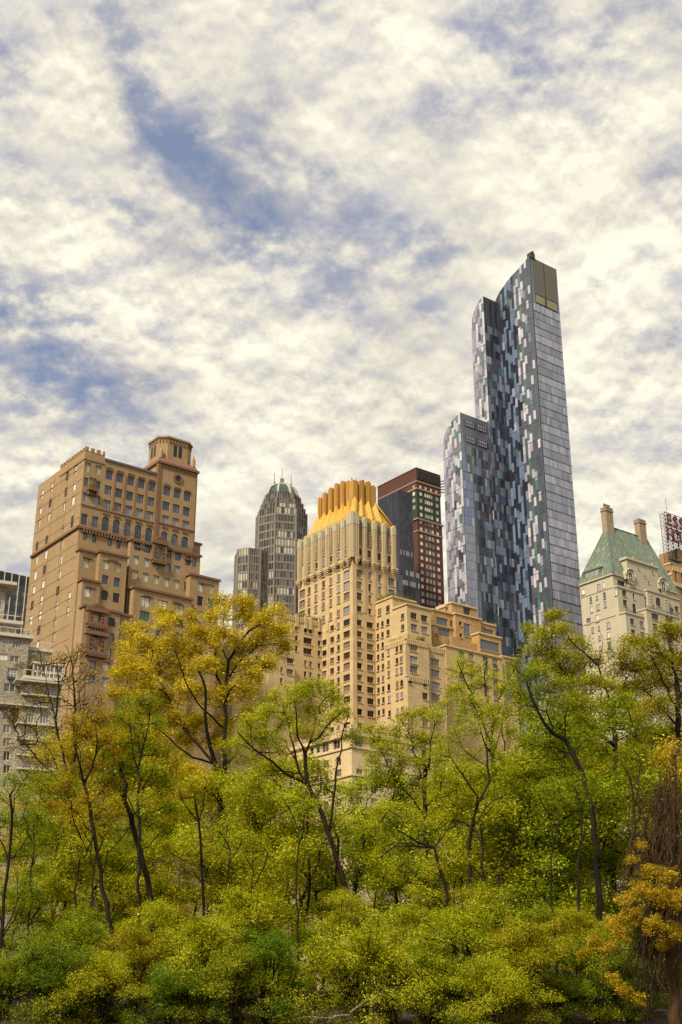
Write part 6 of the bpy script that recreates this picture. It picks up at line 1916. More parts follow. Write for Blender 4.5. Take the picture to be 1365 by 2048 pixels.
# ================================================================== growing trees
class Skeleton:
    """Branch nodes joined to the nearest suitable node, radii from what each branch carries."""
    def __init__(s, rng):
        s.rng = rng; s.pos = []; s.par = []; s.path = []; s.minr = {}
        s.tips = []
    def node(s, p, par):
        s.pos.append(np.asarray(p, float)); s.par.append(par)
        s.path.append(0.0 if par < 0 else s.path[par] + float(np.linalg.norm(s.pos[-1] - s.pos[par])))
        return len(s.pos) - 1
    def limb(s, pts, par=-1, rad=None, step=.45, wob=.05):
        """A limb traced through pts, broken into short crooked pieces; returns the node indices."""
        out = []
        pts = [np.asarray(p, float) for p in pts]
        if par < 0:
            par = s.node(pts[0], -1); out.append(par)
            start = pts[0]; rest = pts[1:]
        else:
            start = s.pos[par]; rest = pts
        for q in rest:
            L = np.linalg.norm(q - start); n = max(1, int(L / step))
            for k in range(1, n + 1):
                p = start + (q - start) * k / n
                if k < n: p = p + s.rng.normal(0, wob, 3)
                par = s.node(p, par); out.append(par)
            start = q
        if rad:
            for i, k in enumerate(out):
                s.minr[k] = rad[0] + (rad[1] - rad[0]) * i / max(1, len(out) - 1)
        return out
    def near(s, p):
        P = np.array(s.pos)
        return int(np.argmin(((P - np.asarray(p)) ** 2).sum(1)))
    def colonise(s, pts, bf=.32, seg=.42, sag=.10):
        base = s.pos[0]
        P0 = np.array(s.pos)
        order = np.argsort([np.min(((P0 - p) ** 2).sum(1)) for p in pts])
        cap = len(s.pos) + len(pts) * 40
        P = np.empty((cap, 3)); P[:len(s.pos)] = P0
        path = np.empty(cap); path[:len(s.pos)] = s.path
        n = len(s.pos)
        low = np.array([p[2] for p in s.pos]).min()
        for oi in order:
            p = pts[oi]
            d = np.sqrt(((P[:n] - p) ** 2).sum(1))
            cost = d + bf * path[:n] + np.maximum(0, P[:n, 2] - p[2]) * .5 + (P[:n, 2] < low + 1.0) * 3.0
            j = int(np.argmin(cost))
            a = P[j].copy(); L = float(np.linalg.norm(p - a)); k = max(1, int(L / seg))
            par = j
            bend = s.rng.normal(0, .09 * L, 3); bend[2] -= sag * L * .4
            for i in range(1, k + 1):
                t = i / k
                q = a + (p - a) * t + bend * math.sin(math.pi * t) + (s.rng.normal(0, .025, 3) if i < k else 0)
                if n >= cap: break
                par = s.node(q, par); P[n] = q; path[n] = s.path[par]; n += 1
            s.tips.append(par)
    def radii(s, tip=.011, pw=2.6):
        n = len(s.pos); w = np.zeros(n)
        kids = [[] for _ in range(n)]
        for i, p in enumerate(s.par):
            if p >= 0: kids[p].append(i)
        r = np.zeros(n)
        for i in range(n - 1, -1, -1):
            v = sum(r[k] ** pw for k in kids[i])
            r[i] = max(tip, v ** (1 / pw) if v > 0 else tip)
        for i, m in s.minr.items(): r[i] = max(r[i], m)
        return r, kids
    def wood(s, name, m, tip=.011, thick=1.0, cap_r=None):
        r, kids = s.radii(tip)
        if cap_r:
            r = np.minimum(r, cap_r)
        V, Fc, nv = [], [], 0
        stack = [(0, -1)]
        while stack:
            i, frm = stack.pop()
            chain = [] if frm < 0 else [frm]
            while True:
                chain.append(i)
                ks = sorted(kids[i], key=lambda k: -r[k])
                if not ks: break
                for k in ks[1:]: stack.append((k, i))
                i = ks[0]
            if len(chain) < 2: continue
            pts = np.array([s.pos[k] for k in chain]); rr = np.array([r[k] for k in chain]) * thick
            if frm >= 0: rr[0] = min(rr[0], rr[1] * 1.15)
            sides = 8 if rr.max() > .12 else (5 if rr.max() > .04 else 3)
            tg = np.gradient(pts, axis=0); tg /= np.linalg.norm(tg, axis=1)[:, None] + 1e-9
            ref = np.array([.31, .95, .05]); a = np.cross(tg, ref); a /= np.linalg.norm(a, axis=1)[:, None] + 1e-9
            b = np.cross(tg, a)
            th = np.arange(sides) * 2 * math.pi / sides
            ring = pts[:, None, :] + rr[:, None, None] * (a[:, None, :] * np.cos(th)[None, :, None] + b[:, None, :] * np.sin(th)[None, :, None])
            V.append(ring.reshape(-1, 3))
            m1 = np.arange(len(chain) - 1)[:, None] * sides + np.arange(sides)[None, :]
            m2 = np.arange(len(chain) - 1)[:, None] * sides + (np.arange(sides)[None, :] + 1) % sides
            Fc.append(np.stack([m1, m2, m2 + sides, m1 + sides], -1).reshape(-1, 4) + nv)
            nv += len(chain) * sides
        return quad_mesh(name, np.concatenate(V), np.concatenate(Fc), m, True)

def quad_mesh(name, V, Fq, m, smooth=False):
    me = bpy.data.meshes.new(name)
    me.vertices.add(len(V)); me.vertices.foreach_set('co', V.astype(np.float32).ravel())
    me.loops.add(len(Fq) * 4); me.loops.foreach_set('vertex_index', Fq.astype(np.int32).ravel())
    me.polygons.add(len(Fq)); me.polygons.foreach_set('loop_start', np.arange(len(Fq), dtype=np.int32) * 4)
    if smooth: me.polygons.foreach_set('use_smooth', np.ones(len(Fq), dtype=bool))
    me.materials.append(m)
    me.update(calc_edges=True)
    return me

def leaves(name, centres, per, sig, size, m, rng, flat=.9, droop=.25):
    """Leaf-sized faces, a small tuft round every twig end."""
    C = np.repeat(np.asarray(centres), per, axis=0)
    n = len(C)
    C = C + rng.normal(0, 1, (n, 3)) * np.array([sig, sig, sig * .72])
    nrm = rng.normal(0, 1, (n, 3)); nrm[:, 2] = np.abs(nrm[:, 2]) + flat; nrm /= np.linalg.norm(nrm, axis=1)[:, None]
    t = rng.normal(0, 1, (n, 3)); t[:, 2] -= droop
    t -= nrm * (t * nrm).sum(1)[:, None]; t /= np.linalg.norm(t, axis=1)[:, None]
    b = np.cross(nrm, t)
    l = size * rng.uniform(.45, 1.35, n)[:, None]; w = l * rng.uniform(.42, .62, n)[:, None]
    V = np.empty((n, 4, 3))
    V[:, 0] = C - t * l * .5; V[:, 2] = C + t * l * .5 - nrm * l * .10
    V[:, 1] = C + b * w * .5 - t * l * .06 + nrm * l * .05; V[:, 3] = C - b * w * .5 - t * l * .06 + nrm * l * .05
    return quad_mesh(name, V.reshape(-1, 3), np.arange(n * 4).reshape(-1, 4), m)

def finish_tree(name, label, cat, root, wood, crown, group=None):
    e = empty(name, root); tag(e, label, cat, group)
    t = bpy.data.objects.new('trunk', wood); COL.objects.link(t); t.parent = e
    c = bpy.data.objects.new('crown', crown); COL.objects.link(c); c.parent = e
    return e

def px_tree(name, label, Y, base, limbs, blobs, leaf, seed, density=1.0, per=22, sig=.30, size=.15, rad=.24, bark=None, cat='tree', deep=.8, tip=.012, group='tall trees rising over the shrubs', extra=None, bf=.32):
    """A tree standing at distance Y whose trunk, limbs and crown masses were read off the photograph (points in its pixels);
    every limb and mass also gets its own depth, so the crown is as deep as it is wide."""
    rng = np.random.default_rng(seed)
    ks = Y / 62.0
    size, sig, rad, tip = size * ks, sig * ks * .72, rad * ks, tip * ks
    p = at(base[0], base[1], Y); root = Vector((p.x, Y, ground_z(Y) - .15))
    def loc(x, y, dy=0.0):
        q = at(x, y, Y + dy); return np.array([q.x - root.x, q.y - root.y, q.z - root.z])
    sk = Skeleton(rng)
    first = True
    for lb in limbs:
        pts = lb['p']; n = len(pts); dy = (lb.get('dy', 0.0) - .9) * ks if not first else 0.0
        if first:
            P3 = [np.zeros(3)] + [loc(x, y, lb.get('dy', 0) * i / n) for i, (x, y) in enumerate(pts)]
            sk.limb(P3, -1, (rad * .68, lb.get('r', rad * .5) * ks * .66))
            first = False
        else:
            j = sk.near(loc(*pts[0], lb.get('d0', 0.0)))
            d0 = sk.pos[j][1]
            P3 = [loc(x, y, d0 + dy * i / max(1, n - 1)) for i, (x, y) in enumerate(pts)][1:]
            r0 = lb.get('r', .09) * ks * .68
            sk.limb(P3, j, (r0, r0 * .4))
    cent = []
    for bl in blobs:
        x, y, r = bl[:3]
        k = bl[3] if len(bl) > 3 else 1.0
        sc = np.linalg.norm(loc(x + r, y) - loc(x, y))
        dz = (bl[4] if len(bl) > 4 else rng.uniform(-.45, 1.1) * deep * 2.6 * ks)
        c = loc(x, y, dz)
        n = max(4, int(density * k * 34 * (sc / ks) ** 2.1 + 4))
        u = rng.normal(0, 1, (n, 3)); u /= np.linalg.norm(u, axis=1)[:, None]
        u *= (rng.random(n) ** (1 / 2.2))[:, None]
        u *= sc * np.array([1.06, max(.7, deep), .80]) * rng.uniform(.8, 1.12, (n, 1))
        cent.append(c + u)
    cent = np.concatenate(cent)
    cent = cent[cent[:, 2] > .8]
    sk.colonise(cent, bf)
    tips = np.array([sk.pos[i] for i in sk.tips])
    tw = sk.wood(name + '_wood', bark or BARK, tip)
    if isinstance(leaf, str): leaf = LEAF[leaf]
    cr = leaves(name + '_leaves', tips, int(per * 3.4), sig * 1.02, size * .72, leaf, rng)
    return finish_tree(name, label, cat, root, tw, cr, group)

def generic(seed, h, r, leaf, trunk=.3, n=330, per=24, sig=.34, size=.16, stems=1, rad=.16, name='tree', low=.30, bark=None, squash=1.0, lumps=9):
    """Prototype meshes (wood, crown) of an ordinary tree or shrub of height h and crown radius r."""
    rng = np.random.default_rng(seed)
    sk = Skeleton(rng)
    root = sk.node((0, 0, 0), -1)
    for s in range(stems):
        a = rng.uniform(0, 2 * math.pi); lean = rng.uniform(.05, .22) * h * (1 if stems == 1 else 1.6) * .6
        tip = np.array([math.cos(a) * lean, math.sin(a) * lean, h * rng.uniform(.62, .8)])
        q = tip * .5 + np.array([rng.normal(0, .05 * h), rng.normal(0, .05 * h), .02 * h])
        sk.limb([q * .5 + rng.normal(0, .02 * h, 3), q, tip], root, (rad * rng.uniform(.8, 1.1) / stems ** .4, rad * .25))
    cent = []
    for k in range(int(lumps * 2.6)):
        a = rng.uniform(0, 2 * math.pi); rr = r * rng.uniform(.1, 1.0)
        z = h * (low + (.95 - low) * rng.random() ** .85)
        rr *= 1.05 - .62 * max(0, (z / h - .5) / .5)
        c = np.array([math.cos(a) * rr, math.sin(a) * rr, z]); q = r * rng.uniform(.15, .42)
        m = max(6, int(n / lumps / 2.6 * (q / r / .28) ** 1.6))
        u = rng.normal(0, 1, (m, 3)); u /= np.linalg.norm(u, axis=1)[:, None]; u *= (rng.random(m) ** .42)[:, None]
        e = c + u * q * np.array([1, 1, .36 * squash])
        e[:, 2] -= ((e[:, 0] - c[0]) ** 2 + (e[:, 1] - c[1]) ** 2) / q * .25      # sprays droop at their rims
        cent.append(e)
    cent = np.concatenate(cent); cent = cent[cent[:, 2] > .25]
    sk.colonise(cent, .3)
    tips = np.array([sk.pos[i] for i in sk.tips])
    return sk.wood(name + '_wood', bark or BARK, .010), tips, rng, (per, sig, size), name

_crowns = {}
def plant(proto, leaf, name, label, cat, px, Y, scale=1.0, rot=0.0, group=None, dz=0.0, squash=1.0):
    wood, tips, rng, (per, sig, size), nm = proto
    key = (wood.name, leaf)
    if key not in _crowns:
        _crowns[key] = leaves(nm + '_leaves', tips, per, sig, size, LEAF[leaf], np.random.default_rng(len(_crowns) + 77))
    r = ray(px, 1980); x = r.x / r.y * Y
    e = finish_tree(name, label, cat, Vector((x, Y, ground_z(Y) - .12 + dz)), wood, _crowns[key], group)
    e.rotation_euler = (0, 0, rot); e.scale = (scale, scale, scale * squash)
    return e

def greenery(name, label, cat, B, boxes, leaf, n, size=.3, seed=5):
    """Planting on a building's terrace: leaf clumps and stems in the building's own axes; returned as a thing of its own."""
    rng = np.random.default_rng(seed)
    P = np.concatenate([rng.uniform((b[0], b[2], b[4]), (b[1], b[3], b[5]), (n, 3)) for b in boxes])
    o0 = np.array([boxes[0][0], boxes[0][2], boxes[0][4]])
    me = leaves(name + '_leaves', P - o0, 14, .28, size, LEAF[leaf], rng)
    w = B.O + B.u * float(o0[0]) + B.vv * float(o0[1])
    e = bpy.data.objects.new(name, me); COL.objects.link(e); e.location = (w.x, w.y, float(o0[2])); e.rotation_euler = B.root.rotation_euler
    return tag(e, label, cat)
build_tan_tower()
GT = build_gold_tower()
build_glass_tower()
build_domed_tower()
build_red_tower()
build_black_glass_tower()
PB = build_penthouse_block()
CH = build_chateau()
build_sign_hotel()
build_office_slab()
GB = build_grey_block()
build_limestone_block()
build_sliver()
build_ground()
_m = GT.marks
_w0, _w2, _l0 = _m['w0'], _m['w2'], _m['l0']
greenery('terrace_hedge', 'dark clipped hedge on the topmost terrace of the cream right wing', 'hedge', GT, [(_w0.a0 + .2, _w0.a0 + 1.3, _w0.b0 + .4, -.5, _w0.z1 + .3, _w0.z1 + 1.1), (_w0.a0 + .2, _w0.a1 - .5, _w0.b0 + .3, _w0.b0 + 1.2, _w0.z1 + .3, _w0.z1 + 1.0)], 'deep', 60)
greenery('terrace_hedge', 'dark hedge on the roof of the cream left wing beside the gold crowned tower', 'hedge', GT, [(-9, -4.5, _l0.b0 + .5, _l0.b0 + 2.2, _l0.z1 + .3, _l0.z1 + 1.6), (-3.5, -.5, _l0.b0 + .4, _l0.b0 + 1.6, _l0.z1 + .2, _l0.z1 + 1.0)], 'deep', 50)
greenery('terrace_plants', 'grey green trailing plants along the lower terrace of the cream right wing', 'plants', GT, [(_w2.a0 + .2, _w2.a1 - 2.5, _w2.b0 + .2, _w2.b0 + 1.2, _w2.z1 + .2, _w2.z1 + 1.3), (_w2.a0 + .1, _w2.a0 + 1.0, _w2.b0 + .8, _w2.b1 - .4, _w2.z1 + .2, _w2.z1 + .9)], 'olive', 34, .24)
greenery('red_terrace_shrub', 'dark red shrub on the cream wing terrace beside the honey brick penthouse', 'shrub', GT, [(_w2.a1 - 2.4, _w2.a1 - .6, _w2.b0 + .4, _w2.b0 + 1.4, _w2.z1 + .3, _w2.z1 + 1.5)], 'red', 26, .26)
_r2 = PB.R('X', 612, 445, -4.0)
greenery('red_terrace_shrub', 'dark red shrub at the corner of the honey brick penthouse terrace', 'shrub', PB, [(_r2[0] - .9, _r2[0] + .9, -4.6, -3.6, _r2[1] - .9, _r2[1] + .9)], 'red', 30, .26, 6)
_r2 = GB.R('F', 195, 880, -1.6)
greenery('balcony_planter_shrub', 'rust brown shrub in a planter on the grey terraced block', 'shrub', GB, [(_r2[0] - 1.1, _r2[0] + 1.1, -2.1, -1.2, _r2[1] - .5, _r2[1] + .5)], 'rust', 60, .16, 7)
# ------------------------------------------------------------------ trees whose form the photograph shows
TALL = 'tall trees rising over the shrubs'
px_tree('golden_tree', 'tall golden leaved tree with a thick forked trunk before the tan brick tower', 68, (442, 1900),
        [dict(p=[(443, 1800), (443, 1671), (441, 1599)], r=.26), dict(p=[(441, 1599), (432, 1530), (422, 1498), (414, 1462), (411, 1420), (411, 1376), (398, 1343)], r=.2, dy=-1.5),
         dict(p=[(443, 1605), (450, 1529), (449, 1480), (453, 1434), (451, 1376), (456, 1342), (470, 1303), (498, 1262), (537, 1242)], r=.2, dy=1.5),
         dict(p=[(436, 1545), (409, 1504), (384, 1476), (370, 1454), (340, 1400), (322, 1362)], r=.13, dy=2), dict(p=[(428, 1530), (386, 1515), (342, 1479), (310, 1450)], r=.09, dy=-2.5),
         dict(p=[(451, 1536), (470, 1510), (480, 1480), (488, 1450)], r=.08, dy=-2), dict(p=[(455, 1354), (482, 1320), (515, 1292), (560, 1287)], r=.08, dy=2), dict(p=[(412, 1390), (425, 1330), (443, 1270), (450, 1220)], r=.08, dy=2.5),
         dict(p=[(415, 1450), (395, 1405), (366, 1346), (350, 1300)], r=.08, dy=-2.8), dict(p=[(452, 1400), (470, 1370), (490, 1385)], r=.06, dy=-3)],
        [(445, 1205, 22), (437, 1230, 24), (478, 1200, 20), (495, 1210, 18), (490, 1235, 26), (520, 1240, 22), (550, 1220, 18), (560, 1262, 26), (562, 1290, 24), (530, 1275, 26), (325, 1225, 22), (330, 1245, 20), (350, 1240, 16),
         (272, 1260, 24), (290, 1290, 28), (250, 1300, 20), (395, 1260, 24), (380, 1235, 14), (420, 1275, 28), (455, 1275, 32), (490, 1290, 30), (340, 1290, 34), (375, 1300, 34), (310, 1325, 34), (270, 1335, 34), (240, 1345, 26), (350, 1345, 36), (410, 1330, 30),
         (450, 1330, 34), (500, 1335, 32), (540, 1320, 24), (290, 1370, 36), (240, 1385, 24), (330, 1395, 34), (385, 1385, 36), (440, 1390, 30), (490, 1380, 30), (350, 1430, 30), (400, 1440, 34), (450, 1445, 28), (300, 1420, 28), (375, 1475, 26), (425, 1480, 22), (500, 1430, 20),
         (380, 1540, 24), (405, 1560, 28), (370, 1580, 22), (420, 1590, 20), (390, 1600, 18), (470, 1600, 18), (460, 1560, 12)],
        'gold', 21, density=.8, per=26, rad=.34, size=.185, sig=.30, group=TALL)
px_tree('bare_tree', 'nearly bare tree with thin upright twigs against the grey terraced block', 72, (140, 1900),
        [dict(p=[(140, 1800), (139, 1693), (136, 1600)], r=0.110), dict(p=[(136, 1610), (128, 1520), (111, 1440), (98, 1390), (88, 1340), (80, 1300)], r=0.066, dy=-1), dict(p=[(137, 1620), (146, 1540), (149, 1480), (150, 1400), (146, 1330), (130, 1290)], r=0.066, dy=1.5),
         dict(p=[(133, 1570), (100, 1500), (60, 1450), (20, 1420)], r=0.044, dy=-2), dict(p=[(138, 1600), (110, 1550), (70, 1510), (30, 1470)], r=0.039, dy=2), dict(p=[(148, 1500), (165, 1440), (170, 1380), (172, 1330)], r=0.039, dy=-2), dict(p=[(140, 1640), (100, 1590), (60, 1560)], r=0.039, dy=1),
         dict(p=[(110, 1440), (118, 1380), (112, 1310)], r=0.028, dy=1)],
        [(85, 1330, 30, .8), (120, 1320, 26, .9), (150, 1320, 30, .9), (180, 1350, 30, .9), (60, 1390, 36, .6), (100, 1400, 40, .6), (30, 1430, 34, .6), (60, 1470, 40, .6), (170, 1410, 40, .9), (130, 1450, 44, .6), (25, 1500, 34, .5), (80, 1530, 40, .5), (190, 1450, 34, .9), (140, 1360, 34, .9), (165, 1300, 22, .8), (205, 1400, 26, .9)],
        'amber', 22, density=4.2, per=1, sig=.2, size=.15, rad=.16, group=TALL, tip=.010)
px_tree('lime_tree', 'lime and yellow domed tree with fanned dark limbs below the gold crowned tower', 52.5, (722, 1930),
        [dict(p=[(720, 1864), (706, 1824), (683, 1746), (666, 1692), (649, 1640), (638, 1612), (615, 1566), (611, 1510)], r=.15), dict(p=[(613, 1573), (570, 1546), (545, 1523), (506, 1496), (475, 1464)], r=.11, dy=-1.5), dict(p=[(611, 1562), (593, 1521), (581, 1471), (565, 1407)], r=.10, dy=1.6),
         dict(p=[(608, 1500), (594, 1453), (588, 1400)], r=.08, dy=-1.4), dict(p=[(610, 1500), (627, 1464), (640, 1425)], r=.08, dy=1.8), dict(p=[(612, 1490), (652, 1455), (684, 1425)], r=.08, dy=-1.0), dict(p=[(656, 1655), (667, 1600), (672, 1544), (684, 1500), (690, 1450)], r=.10, dy=1),
         dict(p=[(640, 1620), (600, 1600), (560, 1604)], r=.06, dy=-2), dict(p=[(676, 1725), (655, 1740), (630, 1770)], r=.06, dy=-2)],
        [(560, 1400, 30), (590, 1388, 30), (620, 1380, 28), (650, 1378, 26), (668, 1400, 26), (690, 1420, 22), (535, 1425, 30), (505, 1440, 30), (575, 1435, 34), (620, 1420, 32), (655, 1440, 26), (490, 1475, 28), (530, 1470, 32), (560, 1490, 26), (600, 1460, 24), (640, 1480, 20), (495, 1515, 24), (460, 1490, 22),
         (545, 1540, 22), (700, 1470, 18), (715, 1480, 14), (510, 1560, 24), (480, 1590, 30), (530, 1600, 28)],
        'lime', 23, density=.95, per=20, rad=.24, size=.15, sig=.27, group=TALL)
px_tree('leaning_limb_tree', 'green tree with one bold dark limb curving to the left below the skyscraper', 51, (1200, 1900),
        [dict(p=[(1198, 1780), (1188, 1650), (1169, 1559), (1146, 1508), (1131, 1478)], r=.17), dict(p=[(1131, 1478), (1108, 1468), (1088, 1445), (1065, 1397), (1053, 1364)], r=.14, dy=-.8), dict(p=[(1090, 1448), (1096, 1405), (1110, 1370)], r=.07, dy=1.5), dict(p=[(1080, 1430), (1050, 1410), (1030, 1425)], r=.05, dy=-1),
         dict(p=[(1140, 1500), (1170, 1480), (1195, 1440)], r=.06, dy=1.5), dict(p=[(1150, 1515), (1110, 1520), (1075, 1500)], r=.05, dy=-1.5)],
        [(1060, 1350, 30), (1090, 1340, 28), (1045, 1385, 28), (1080, 1385, 30), (1120, 1370, 28), (1110, 1410, 28), (1140, 1410, 26), (1060, 1420, 22), (1170, 1440, 26), (1100, 1490, 26), (1060, 1480, 24), (1130, 1540, 30), (1090, 1540, 30), (1190, 1480, 24), (1030, 1330, 18)],
        'green', 24, density=.85, per=20, rad=.25, size=.15, sig=.28, group=TALL)
px_tree('spreading_tree', 'tallest green tree at the right, its open top crossing the glass skyscraper base', 70, (1231, 1900),
        [dict(p=[(1232, 1837), (1226, 1770), (1229, 1675), (1232, 1529), (1231, 1473)], r=.2), dict(p=[(1232, 1490), (1202, 1473), (1172, 1453), (1141, 1435), (1118, 1407)], r=.13, dy=-1.5), dict(p=[(1205, 1473), (1192, 1453), (1182, 1432), (1149, 1397), (1129, 1344), (1108, 1319), (1083, 1283)], r=.11, dy=1.5),
         dict(p=[(1231, 1475), (1226, 1430), (1220, 1402), (1207, 1364), (1197, 1331), (1171, 1306), (1140, 1280)], r=.11, dy=.5), dict(p=[(1232, 1460), (1257, 1420), (1275, 1390)], r=.08, dy=-1.5), dict(p=[(1110, 1325), (1105, 1280), (1100, 1240)], r=.06, dy=1), dict(p=[(1197, 1335), (1205, 1300), (1200, 1262)], r=.04, dy=1.5)],
        [(1098, 1232, 14, 1.2), (1114, 1226, 12, 1.2), (1062, 1258, 17), (1080, 1272, 20), (1105, 1262, 20), (1130, 1258, 17), (1145, 1282, 22), (1165, 1290, 14), (1070, 1300, 20), (1100, 1300, 26), (1130, 1315, 28), (1165, 1325, 26), (1195, 1320, 18), (1085, 1335, 28), (1120, 1350, 30), (1155, 1360, 32), (1190, 1365, 28), (1220, 1370, 22),
         (1140, 1395, 30), (1180, 1405, 32), (1215, 1410, 28), (1250, 1400, 24), (1160, 1430, 22), (1230, 1440, 26), (1265, 1430, 26), (1200, 1500, 28), (1260, 1480, 30)],
        'olive', 25, density=.95, per=20, rad=.30, size=.165, sig=.29, group=TALL)
px_tree('olive_gold_tree', 'dense olive gold tree at the right edge below the green roofed building', 80, (1352, 1900),
        [dict(p=[(1353, 1700), (1355, 1500), (1356, 1407), (1354, 1364)], r=.2), dict(p=[(1354, 1364), (1338, 1286), (1330, 1250)], r=.1, dy=1), dict(p=[(1355, 1420), (1338, 1390), (1322, 1350), (1300, 1310)], r=.09, dy=-2), dict(p=[(1355, 1450), (1310, 1400), (1270, 1360)], r=.09, dy=2), dict(p=[(1356, 1400), (1380, 1350), (1400, 1300)], r=.09, dy=1)],
        [(1240, 1302, 24), (1268, 1285, 22), (1300, 1290, 26), (1330, 1262, 22), (1355, 1270, 26), (1345, 1310, 32), (1310, 1330, 34), (1270, 1325, 32), (1235, 1340, 28), (1290, 1370, 34), (1340, 1360, 32), (1250, 1380, 28), (1375, 1330, 36), (1325, 1410, 34), (1385, 1400, 40), (1280, 1420, 30), (1350, 1460, 36), (1310, 1470, 30)],
        'olive', 26, density=1.0, per=20, rad=.28, size=.175, sig=.32, group=TALL)
px_tree('wiry_tree', 'open wiry tree with leafy tufts below the terraced honey brick penthouse', 74, (990, 1900),
        [dict(p=[(988, 1760), (985, 1640), (986, 1560), (985, 1500)], r=.17), dict(p=[(985, 1510), (990, 1440), (972, 1390), (969, 1353), (975, 1320)], r=.09, dy=1), dict(p=[(985, 1500), (958, 1413), (933, 1367), (915, 1321)], r=.08, dy=-1.5), dict(p=[(987, 1470), (997, 1402), (1020, 1360), (1030, 1330)], r=.08, dy=2), dict(p=[(986, 1540), (1011, 1520), (1033, 1502), (1058, 1477), (1059, 1442)], r=.11, dy=-1),
         dict(p=[(988, 1620), (1004, 1560), (1010, 1500), (1005, 1440)], r=.12, dy=1)],
        [(920, 1322, 14, 1.1), (912, 1345, 14), (935, 1348, 18), (955, 1335, 14), (962, 1370, 22), (930, 1385, 24), (905, 1380, 18), (1000, 1375, 20), (1025, 1365, 18), (985, 1350, 14), (1035, 1400, 22), (1010, 1420, 24), (975, 1420, 24), (1050, 1430, 20), (1065, 1450, 16), (885, 1410, 20), (1025, 1340, 12)],
        'olive', 27, density=.95, per=15, rad=.25, size=.155, sig=.28, group=TALL, tip=.010)
px_tree('bright_green_tree', 'bright green mid height tree right of the limestone block', 50, (945, 1900),
        [dict(p=[(942, 1800), (939, 1690), (944, 1655)], r=.14), dict(p=[(944, 1658), (951, 1626), (956, 1594), (919, 1541), (901, 1513)], r=.09, dy=-1), dict(p=[(942, 1660), (926, 1644), (900, 1640), (876, 1648)], r=.07, dy=1.5), dict(p=[(952, 1620), (980, 1560), (975, 1500), (958, 1440), (950, 1410)], r=.08, dy=1.2), dict(p=[(945, 1665), (960, 1680), (976, 1700)], r=.08, dy=-1.5), dict(p=[(948, 1640), (990, 1600), (1030, 1580)], r=.06, dy=1)],
        [(940, 1405, 26), (965, 1425, 26), (925, 1430, 24), (950, 1455, 28), (985, 1450, 26), (1015, 1465, 24), (915, 1470, 26), (980, 1490, 24), (1000, 1510, 20), (890, 1500, 24), (930, 1510, 24), (880, 1545, 24), (910, 1570, 26), (870, 1590, 26), (890, 1630, 26), (940, 1600, 22), (980, 1590, 22), (1010, 1570, 26), (1030, 1545, 20)],
        'lime', 28, density=.8, per=19, rad=.20, size=.14, sig=.27, group=TALL)
px_tree('ivied_tree', 'small domed tree with an ivy dark trunk right of the lime domed tree', 66, (853, 1900),
        [dict(p=[(855, 1800), (855, 1690), (850, 1600), (848, 1500)], r=.15), dict(p=[(850, 1580), (835, 1520), (815, 1460)], r=.08, dy=1), dict(p=[(849, 1560), (862, 1500), (870, 1440)], r=.08, dy=-1), dict(p=[(852, 1640), (810, 1580), (775, 1530), (755, 1490), (738, 1470)], r=.08, dy=1.5), dict(p=[(850, 1620), (880, 1580), (890, 1540)], r=.06, dy=-1.5)],
        [(815, 1440, 24), (845, 1425, 24), (870, 1435, 18), (795, 1465, 24), (830, 1475, 28), (865, 1480, 26), (775, 1500, 26), (810, 1515, 30), (850, 1525, 28), (885, 1515, 20), (750, 1480, 18), (745, 1520, 20), (785, 1550, 28), (830, 1565, 26), (870, 1565, 22), (735, 1460, 12), (760, 1455, 12), (800, 1590, 26)],
        'lime', 29, density=.95, per=19, rad=.22, size=.155, sig=.28, group=TALL)
px_tree('sapling_tree', 'slender straight stemmed young tree left of the golden tree', 48.5, (277, 1930),
        [dict(p=[(276, 1904), (280, 1736), (279, 1640), (276, 1540)], r=.09), dict(p=[(276, 1545), (264, 1480), (258, 1430)], r=.05, dy=-1), dict(p=[(277, 1540), (290, 1480), (300, 1430)], r=.05, dy=1), dict(p=[(278, 1600), (300, 1560), (312, 1520)], r=.04, dy=-1), dict(p=[(279, 1640), (255, 1590), (235, 1570)], r=.04, dy=1)],
        [(255, 1410, 22), (280, 1400, 20), (305, 1410, 24), (240, 1440, 22), (270, 1440, 26), (315, 1450, 26), (285, 1480, 26), (245, 1490, 24), (320, 1500, 22), (260, 1540, 24), (310, 1550, 28), (230, 1560, 20), (330, 1580, 26), (290, 1600, 22)],
        'green', 30, density=.95, per=18, rad=.15, size=.14, sig=.26, group=TALL)
px_tree('crooked_tree', 'amber leaved tree with a crooked black trunk at the left', 47.8, (228, 1930),
        [dict(p=[(226, 1874), (212, 1800), (202, 1743), (189, 1668), (180, 1610), (168, 1567)], r=.13), dict(p=[(168, 1567), (182, 1540), (192, 1510), (195, 1480)], r=.08, dy=1), dict(p=[(168, 1567), (160, 1530), (150, 1490), (155, 1450)], r=.08, dy=-1), dict(p=[(186, 1660), (175, 1702), (150, 1650), (143, 1600)], r=.07, dy=-1.2), dict(p=[(182, 1620), (205, 1580), (225, 1560)], r=.05, dy=1)],
        [(150, 1440, 22), (185, 1430, 26), (215, 1440, 22), (170, 1470, 28), (205, 1480, 28), (140, 1490, 24), (225, 1510, 26), (190, 1530, 26), (150, 1540, 24), (125, 1570, 26), (215, 1570, 30), (180, 1600, 26), (140, 1620, 26), (225, 1620, 28), (110, 1620, 22), (170, 1650, 22)],
        'amber', 31, density=.95, per=18, rad=.19, size=.14, sig=.26, group=TALL)
